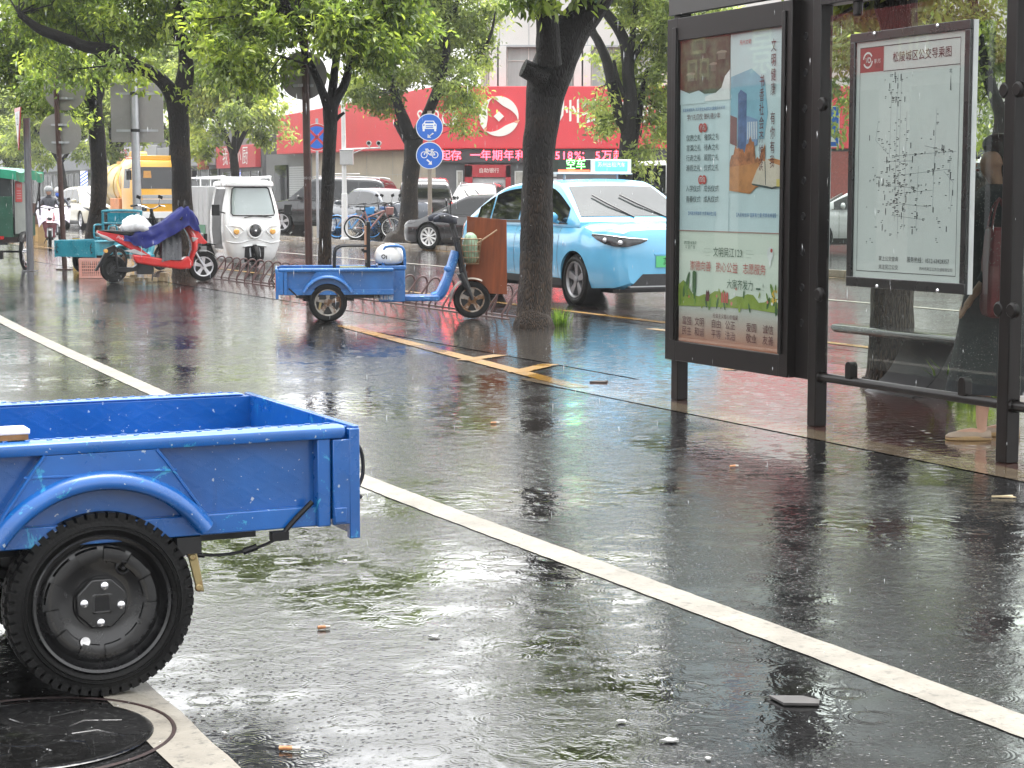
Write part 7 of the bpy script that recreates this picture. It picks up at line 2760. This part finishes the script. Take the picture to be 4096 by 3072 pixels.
# brown post before the slim tree
q = ground(669, 640)
sp = thing('sign_post', 'dark brown post with a round sign back, left of the slim forked tree', 'sign post', q + V((0, 0, .003)))
b = MB(M['rust'])
pole(b, (0, 0, 0), (-.03, 0, 3.6), .052)
b.bx(-.14, .14, -.12, .12, 0, .02)
b.build('post', sp)
b = MB(mat('scrawl_white', (.5, .5, .5), .5))
b.text('0512', .05, Tr(-.012, -.0545, 1.62) @ UP, None, 1.0)
b.build('graffiti', sp)
round_back('', (-.06, .09, 3.02), .33, radians(-6), sp)
# tall grey pole with the back of a square sign
q = at(300, 560, 37.2)
q.z = .004
sp = thing('sign_post', 'tall grey pole with the back of a big square sign between two dark trees', 'sign post', q)
b = MB(M['steel'])
b.tube([(0, 0, 0), (-.02, 0, 2.2), (-.03, 0, 4.2)], [.092, .085, .075], 20)
b.build('pole', sp)
b = MB(M['signback'])
b.bx(-.52, .52, .10, .115, 2.42, 3.58)
o = b.build('square_sign', sp, bevel=.006)
b = MB(M['steel'])
for z in (2.65, 3.37):
    b.bx(-.41, .41, .09, .10, z - .022, z + .022)
    b.lathe([(.088, -.03), (.095, 0), (.088, .03)], (-.02, 0, z), 'z', 20, M['dkmetal'])
b.build('bracket', o)
# white camera pole
q = on_apron(745, 517)
sp = thing('camera_pole', 'white camera pole with a grey control box and an arm holding two cameras', 'camera pole', q)
b = MB(M['white'])
b.tube([(0, 0, 0), (.0, 0, 1.3), (0, 0, 1.31), (-.02, 0, 4.3)], [.095, .085, .07, .06], 18)
b.lathe([(.10, 0), (.13, .0), (.13, .03), (.10, .05)], n=18)
b.build('pole', sp)
b = MB(mat('control_box', (.52, .53, .54), .4, var=.08))
b.bx(-.11, .26, -.16, .12, 2.12, 2.52)
b.bx(-.12, .27, -.17, .13, 2.52, 2.55)
b.build('control_box', sp, bevel=.01)
b = MB(M['white'])
b.tube([(.0, 0, 2.56), (1.05, -.05, 2.60)], .022, 8)
b.tube([(.25, 0, 2.44), (.55, -.03, 2.57)], .012, 6)
b.tube([(-.35, 0, 1.86), (.45, -.02, 1.86)], .016, 8)
b.build('arm', sp)
for x in (.72, 1.0):
    b = MB(M['white'])
    b.tube([(x, -.05, 2.60), (x, -.05, 2.68)], .015, 6)
    b.lathe([(0, -.12), (.07, -.12), (.075, .08), (.05, .13), (0, .13)], (x, -.08, 2.73), 'y', 16)
    b.lathe([(0, -.125), (.05, -.125)], (x, -.08, 2.73), 'y', 16, M['black'])
    b.build('camera', sp)
# no stopping sign on its own post
SB = mat('sign_blue', (.015, .13, .56), .35, var=.06)
SW = mat('sign_symbol_white', (.78, .80, .80), .35, var=.04)
SR = mat('sign_red', (.55, .04, .05), .35)
q = on_apron(687, 514)
sp = thing('sign_post', 'thin post with a round blue and red no stopping sign behind the slim tree', 'sign post', q)
b = MB(M['steel'])
pole(b, (0, 0, 0), (0, 0, 3.5), .04)
b.build('post', sp)
b = MB(SR)
b.lathe([(0, -.06), (.40, -.06), (.40, -.045), (0, -.045)], (0, 0, 2.95), 'y', 48)
b.lathe([(0, -.064), (.33, -.064)], (0, 0, 2.95), 'y', 48, SB)
b.lathe([(.39, -.063), (.402, -.063)], (0, 0, 2.95), 'y', 48, SW)
for a in (pi / 4, -pi / 4):
    b.box((0, -.066, 2.95), (.70, .003, .07), R=Matrix.Rotation(a, 3, 'Y'))
b.build('round_sign', sp)
# two round blue direction signs
q = on_apron(929, 512)
q = at(929, 512, 48.9)
q.z = AP + .004
sp = thing('sign_post', 'brown grey post with two round blue signs, a car above and a bicycle below', 'sign post', q)
Yb = q.y
b = MB(mat('old_post', (.26, .22, .18), .45, var=.2, vs=5))
pole(b, (0, 0, 0), (0, 0, at(0, 250, Yb).z), .055)
b.build('post', sp)
kk = Yb / FPX * 1.8517


def disc(v, sym):
    zc_ = at(0, v, Yb).z - q.z
    r = 29 * kk
    b = MB(SW)
    b.lathe([(0, -.075), (r, -.075), (r, -.06), (0, -.06)], (0, 0, zc_), 'y', 56)
    b.lathe([(0, -.0785), (r * .945, -.0785)], (0, 0, zc_), 'y', 56, SB)
    o = b.build('round_sign', sp)
    b = MB(SW)
    y0, y1 = -.0825, -.079
    e = r / .40

    def pr(pts, m=None, yy=(y0, y1)):
        b.prism([(x * e, zc_ + z * e) for x, z in pts], yy[0], yy[1], 'xz', m)
    if sym == 'car':
        pr([(-.13, .19), (.13, .19), (.17, .12), (.21, .09), (.21, -.05), (-.21, -.05), (-.21, .09), (-.17, .12)])
        pr([(-.11, .165), (.11, .165), (.135, .115), (-.135, .115)], SB, (-.0855, -.0826))
        for z in (.045, -.005):
            pr([(-.11, z + .012), (.11, z + .012), (.11, z - .012), (-.11, z - .012)], SB, (-.0855, -.0826))
        for sx in (-1, 1):
            pr([(sx * .20, -.05), (sx * .14, -.05), (sx * .14, -.12), (sx * .20, -.12)])
            b.lathe([(0, -.0855), (.022 * e, -.0855)], (sx * .165 * e, 0, zc_ + .06 * e), 'y', 14, SB)
        pr([(.10, -.16), (.13, -.19), (.0, -.27), (.02, -.22), (-.06, -.30), (.06, -.31), (.03, -.285), (.0, -.295), (.0, -.30)][:4] + [(-.02, -.30), (-.03, -.26)])
        pr([(-.06, -.31), (.05, -.31), (-.05, -.20)])
    else:
        for sx in (-.16, .16):
            b.lathe([(.078 * e, y0), (.10 * e, y0), (.10 * e, y1), (.078 * e, y1)], (sx * e, 0, zc_ + .02 * e), 'y', 28)

        def bar(p, q_, w=.016):
            d = V((q_[0] - p[0], q_[1] - p[1])).normalized() * w
            pr([(p[0] - d.y, p[1] + d.x), (p[0] + d.y, p[1] - d.x), (q_[0] + d.y, q_[1] - d.x), (q_[0] - d.y, q_[1] + d.x)])
        for p, q_ in (((-.16, .02), (-.09, .17)), ((-.11, .13), (.08, .13)), ((-.11, .13), (.02, .01)), ((.02, .01), (.08, .15)), ((.02, .01), (.16, .02)), ((.08, .13), (.16, .02)), ((.04, .17), (.12, .17)), ((-.13, .18), (-.05, .19)), ((-.05, .19), (-.04, .15))):
            bar(p, q_)
        bar((-.08, -.12), (.02, -.21), .022)
        pr([(.07, -.27), (-.045, -.265), (.06, -.155)])
    b.build('symbol', o, fixn=True)


disc(275, 'car')
disc(336, 'bicycle')
# blue crossing sign beyond the shelter
q = ground(1796, 585, AP) + V((0, 0, .004))
q.y = max(q.y, 33.5)
sp = thing('sign_post', 'square blue crossing sign seen through the gap beside the route map', 'sign post', at(1788, 500, 36) * V((1, 1, 0)) + V((0, 0, AP)))
b = MB(M['steel'])
pole(b, (0, 0, 0), (0, 0, 3.1), .04)
b.build('post', sp)
b = MB(SW)
z0, z1 = at(0, 318, 36).z - AP, at(0, 229, 36).z - AP
hw_ = .36
b.bx(-hw_ * .5, hw_ * .5, -.065, -.05, z0, z1)
b.bx(-hw_ * .5 + .02, hw_ * .5 - .02, -.069, -.0655, z0 + .02, z1 - .02, SB)
b.prism([(-.02, z0 + .10), (.12, z0 + .10), (.05, z0 + .22)], -.073, -.0695, 'xz')
b.build('square_sign', sp)
# cardboard boxes by the riders
q = ground(77, 523)
for k, (z, w, d_, h_, c, lab) in enumerate(((.004, .62, .5, .52, (.34, .22, .09), 'tan cardboard box under a dark brown one behind the grey sign post'), (.526, .5, .45, .62, (.07, .035, .025), 'dark brown box stacked on the tan one behind the grey sign post'))):
    bxo = thing('box', lab, 'box', q * V((1, 1, 0)) + V((0, 0, z)), radians(20))
    b = MB(mat('box_card', c, .6, var=.2, vs=5))
    b.bx(-w / 2, w / 2, -d_ / 2, d_ / 2, 0, h_ - .01)
    b.bx(-w / 2 - .008, w / 2 + .008, -d_ / 2 - .008, d_ / 2 + .008, h_ - .05, h_)
    b.bx(-.04, .04, -d_ / 2 - .002, -d_ / 2, .02, h_ - .06, mat('box_tape', tuple(x * 1.5 for x in c), .35))
    b.build('carton', bxo, bevel=.008)

# ------------------------------------------------------------------ litter on the wet asphalt


def butt(u, v, rz, L=.024, r=.004, lab='', m=None):
    p = ground(u, v)
    o = thing('cigarette_end', lab, 'litter', p + V((0, 0, .008)), rz, 'cigarette ends on the asphalt')
    b = MB(mat('filter_orange', (.42, .19, .08), .5, var=.4, vs=90))
    b.tube([(-L * 1.4, 0, 0), (L * .3, 0, .001)], r * 1.35, 10)
    b.build('filter', o)
    b = MB(mat('paper_white', (.38, .35, .31), .5, var=.3, vs=80))
    b.tube([(L * .3, 0, .001), (L * 1.3, 0, .0)], [r * 1.3, r * 1.1], 10)
    b.build('paper', o)


butt(700, 1360, .3, .015, .0045, 'orange cigarette end on bare asphalt right of the blue tricycle wheel')
butt(627, 1623, -.1, .020, .0042, 'orange cigarette end near the bottom edge beside the white line end')
butt(1586, 1010, .4, .018, .0045, 'orange cigarette end below the shelter poster')
butt(1070, 916, .1, .02, .0045, 'orange cigarette end beyond the middle of the white line')


def scrap(u, v, pts, col, lab, h=.006, cat='litter', name='paper_scrap', rz=0.0, z0=.004, crumple=.003):
    p = ground(u, v)
    o = thing(name, lab, cat, p + V((0, 0, z0)), rz)
    b = MB(mat('scrap', col, .4, var=.25, vs=30))
    n = len(pts)
    rr = random.Random(int(u * 7 + v))
    tops = [(x, y, h + rr.uniform(-crumple, crumple)) for x, y in pts]
    b.add([(x, y, 0) for x, y in pts] + tops + [(0, 0, h + crumple)], [(i, (i + 1) % n, n + (i + 1) % n, n + i) for i in range(n)] + [(n + i, n + (i + 1) % n, 2 * n) for i in range(n)])
    b.build('scrap', o)


scrap(1712, 1518, [(-.06, .045), (.035, .04), (.075, 0), (.065, -.045), (-.03, -.04)], (.055, .052, .05), 'flat grey scrap of wet card on the asphalt below the white line', .004, 'litter', 'card_scrap', 0)
rs_ = random.Random(12)
for k, (u, v, s, lab) in enumerate(((745, 1214, .012, 'small white foam crumb left of the white line'), (1450, 1603, .030, 'biggest white foam fleck at the bottom centre right'), (1342, 1562, .016, 'white foam fleck beside the bottom moss patch'), (1530, 1643, .014, 'white foam crumb at the very bottom edge'),
                                    (485, 1588, .010, 'white crumb beside the near white line end'), (940, 1378, .022, 'pale fleck painted as the glint of a rain ripple in the puddle'), (1655, 1010, .008, 'tiny white crumb under the shelter rail'), (440, 1552, .008, 'tiny white crumb at the manhole side of the line'))):
    scrap(u, v, [(s * .8 * cos(a) * rs_.uniform(.5, 1.4), s * .6 * sin(a) * rs_.uniform(.7, 1.3)) for a in [i * 2 * pi / 9 for i in range(9)]], (.30, .30, .29), lab, .004, 'litter', 'foam_or_glint_fleck', crumple=.002)  # foam, except the puddle fleck, added as a ripple's glint
scrap(2165, 1076, [(-.05, .0), (-.02, .012), (.03, .008), (.055, .022), (.04, .0), (.06, -.018), (.02, -.006)], (.52, .42, .26), 'curled pale leaf on the asphalt in front of the last shelter post', .006, 'leaf', 'fallen_leaf')
scrap(1291, 828, [(-.06, .0), (-.01, .03), (.02, .02), (.08, .05), (.05, 0), (.07, -.04), (.0, -.02)], (.03, .02, .015), 'dark dead leaf on the wet paving left of the shelter', .012, 'leaf', 'fallen_leaf')

# ------------------------------------------------------------------ rain: falling drops, and drops thrown up where they land
rng = np.random.default_rng(77)
wdm, nt, p_ = newmat('rain_water')
p_.inputs['Base Color'].default_value = (.80, .83, .85, 1)  # whitish base stands in for skylight caught by the drops
p_.inputs['Roughness'].default_value = .05
p_.inputs['Transmission Weight'].default_value = .35
p_.inputs['IOR'].default_value = 1.33


def drops(name, P, R, HL):
    base = np.array([(1, 0, 0), (-.5, .866, 0), (-.5, -.866, 0), (0, 0, 1), (0, 0, -1)])
    n = len(P)
    v = np.repeat(P, 5, axis=0).reshape(n, 5, 3) + base[None] * np.stack([R, R, HL], 1)[:, None, :]
    f = np.array([(0, 1, 3), (1, 2, 3), (2, 0, 3), (1, 0, 4), (2, 1, 4), (0, 2, 4)])
    idx = (np.arange(n)[:, None, None] * 5 + f[None]).ravel()
    me = bpy.data.meshes.new(name)
    me.vertices.add(n * 5)
    me.vertices.foreach_set('co', v.ravel())
    me.loops.add(len(idx))
    me.loops.foreach_set('vertex_index', idx.astype(np.int32))
    me.polygons.add(n * 6)
    me.polygons.foreach_set('loop_start', np.arange(n * 6, dtype=np.int32) * 3)
    me.materials.append(wdm)
    me.update(calc_edges=True)
    me.polygons.foreach_set('use_smooth', [True] * len(me.polygons))
    o = bpy.data.objects.new(name, me)
    SC.collection.objects.link(o)
    return struct(o, 'stuff')


n = 2600
yy = rng.uniform(4.5, 42, n) ** 1.0
P = np.stack([rng.uniform(-.33, .33, n) * yy, yy, rng.uniform(0, 4.2, n)], 1)
drops('rain', P, rng.uniform(.0007, .0014, n), rng.uniform(.006, .024, n))
n = 2600
yy = 3.6 + 28 * rng.random(n) ** 1.6
P = np.stack([rng.uniform(-.32, .32, n) * yy, yy, rng.uniform(.004, .022, n)], 1)
drops('rain_splashes', P, rng.uniform(.0008, .0026, n), rng.uniform(.0006, .0024, n))

# ------------------------------------------------------------------ wet air
hz = MB(None)
hm = bpy.data.materials.new('wet_air')
hm.use_nodes = True
hn = hm.node_tree
hn.nodes.remove(hn.nodes['Principled BSDF'])
pv = hn.nodes.new('ShaderNodeVolumePrincipled')
pv.inputs['Color'].default_value = (.92, .95, .97, 1)
pv.inputs['Density'].default_value = .00042
pv.inputs['Anisotropy'].default_value = .1
hn.links.new(pv.outputs[0], hn.nodes['Material Output'].inputs['Volume'])
hz.mat = hm
hz.bx(-410, 410, -210, 510, -1, 16)
struct(hz.build('haze'), 'stuff')
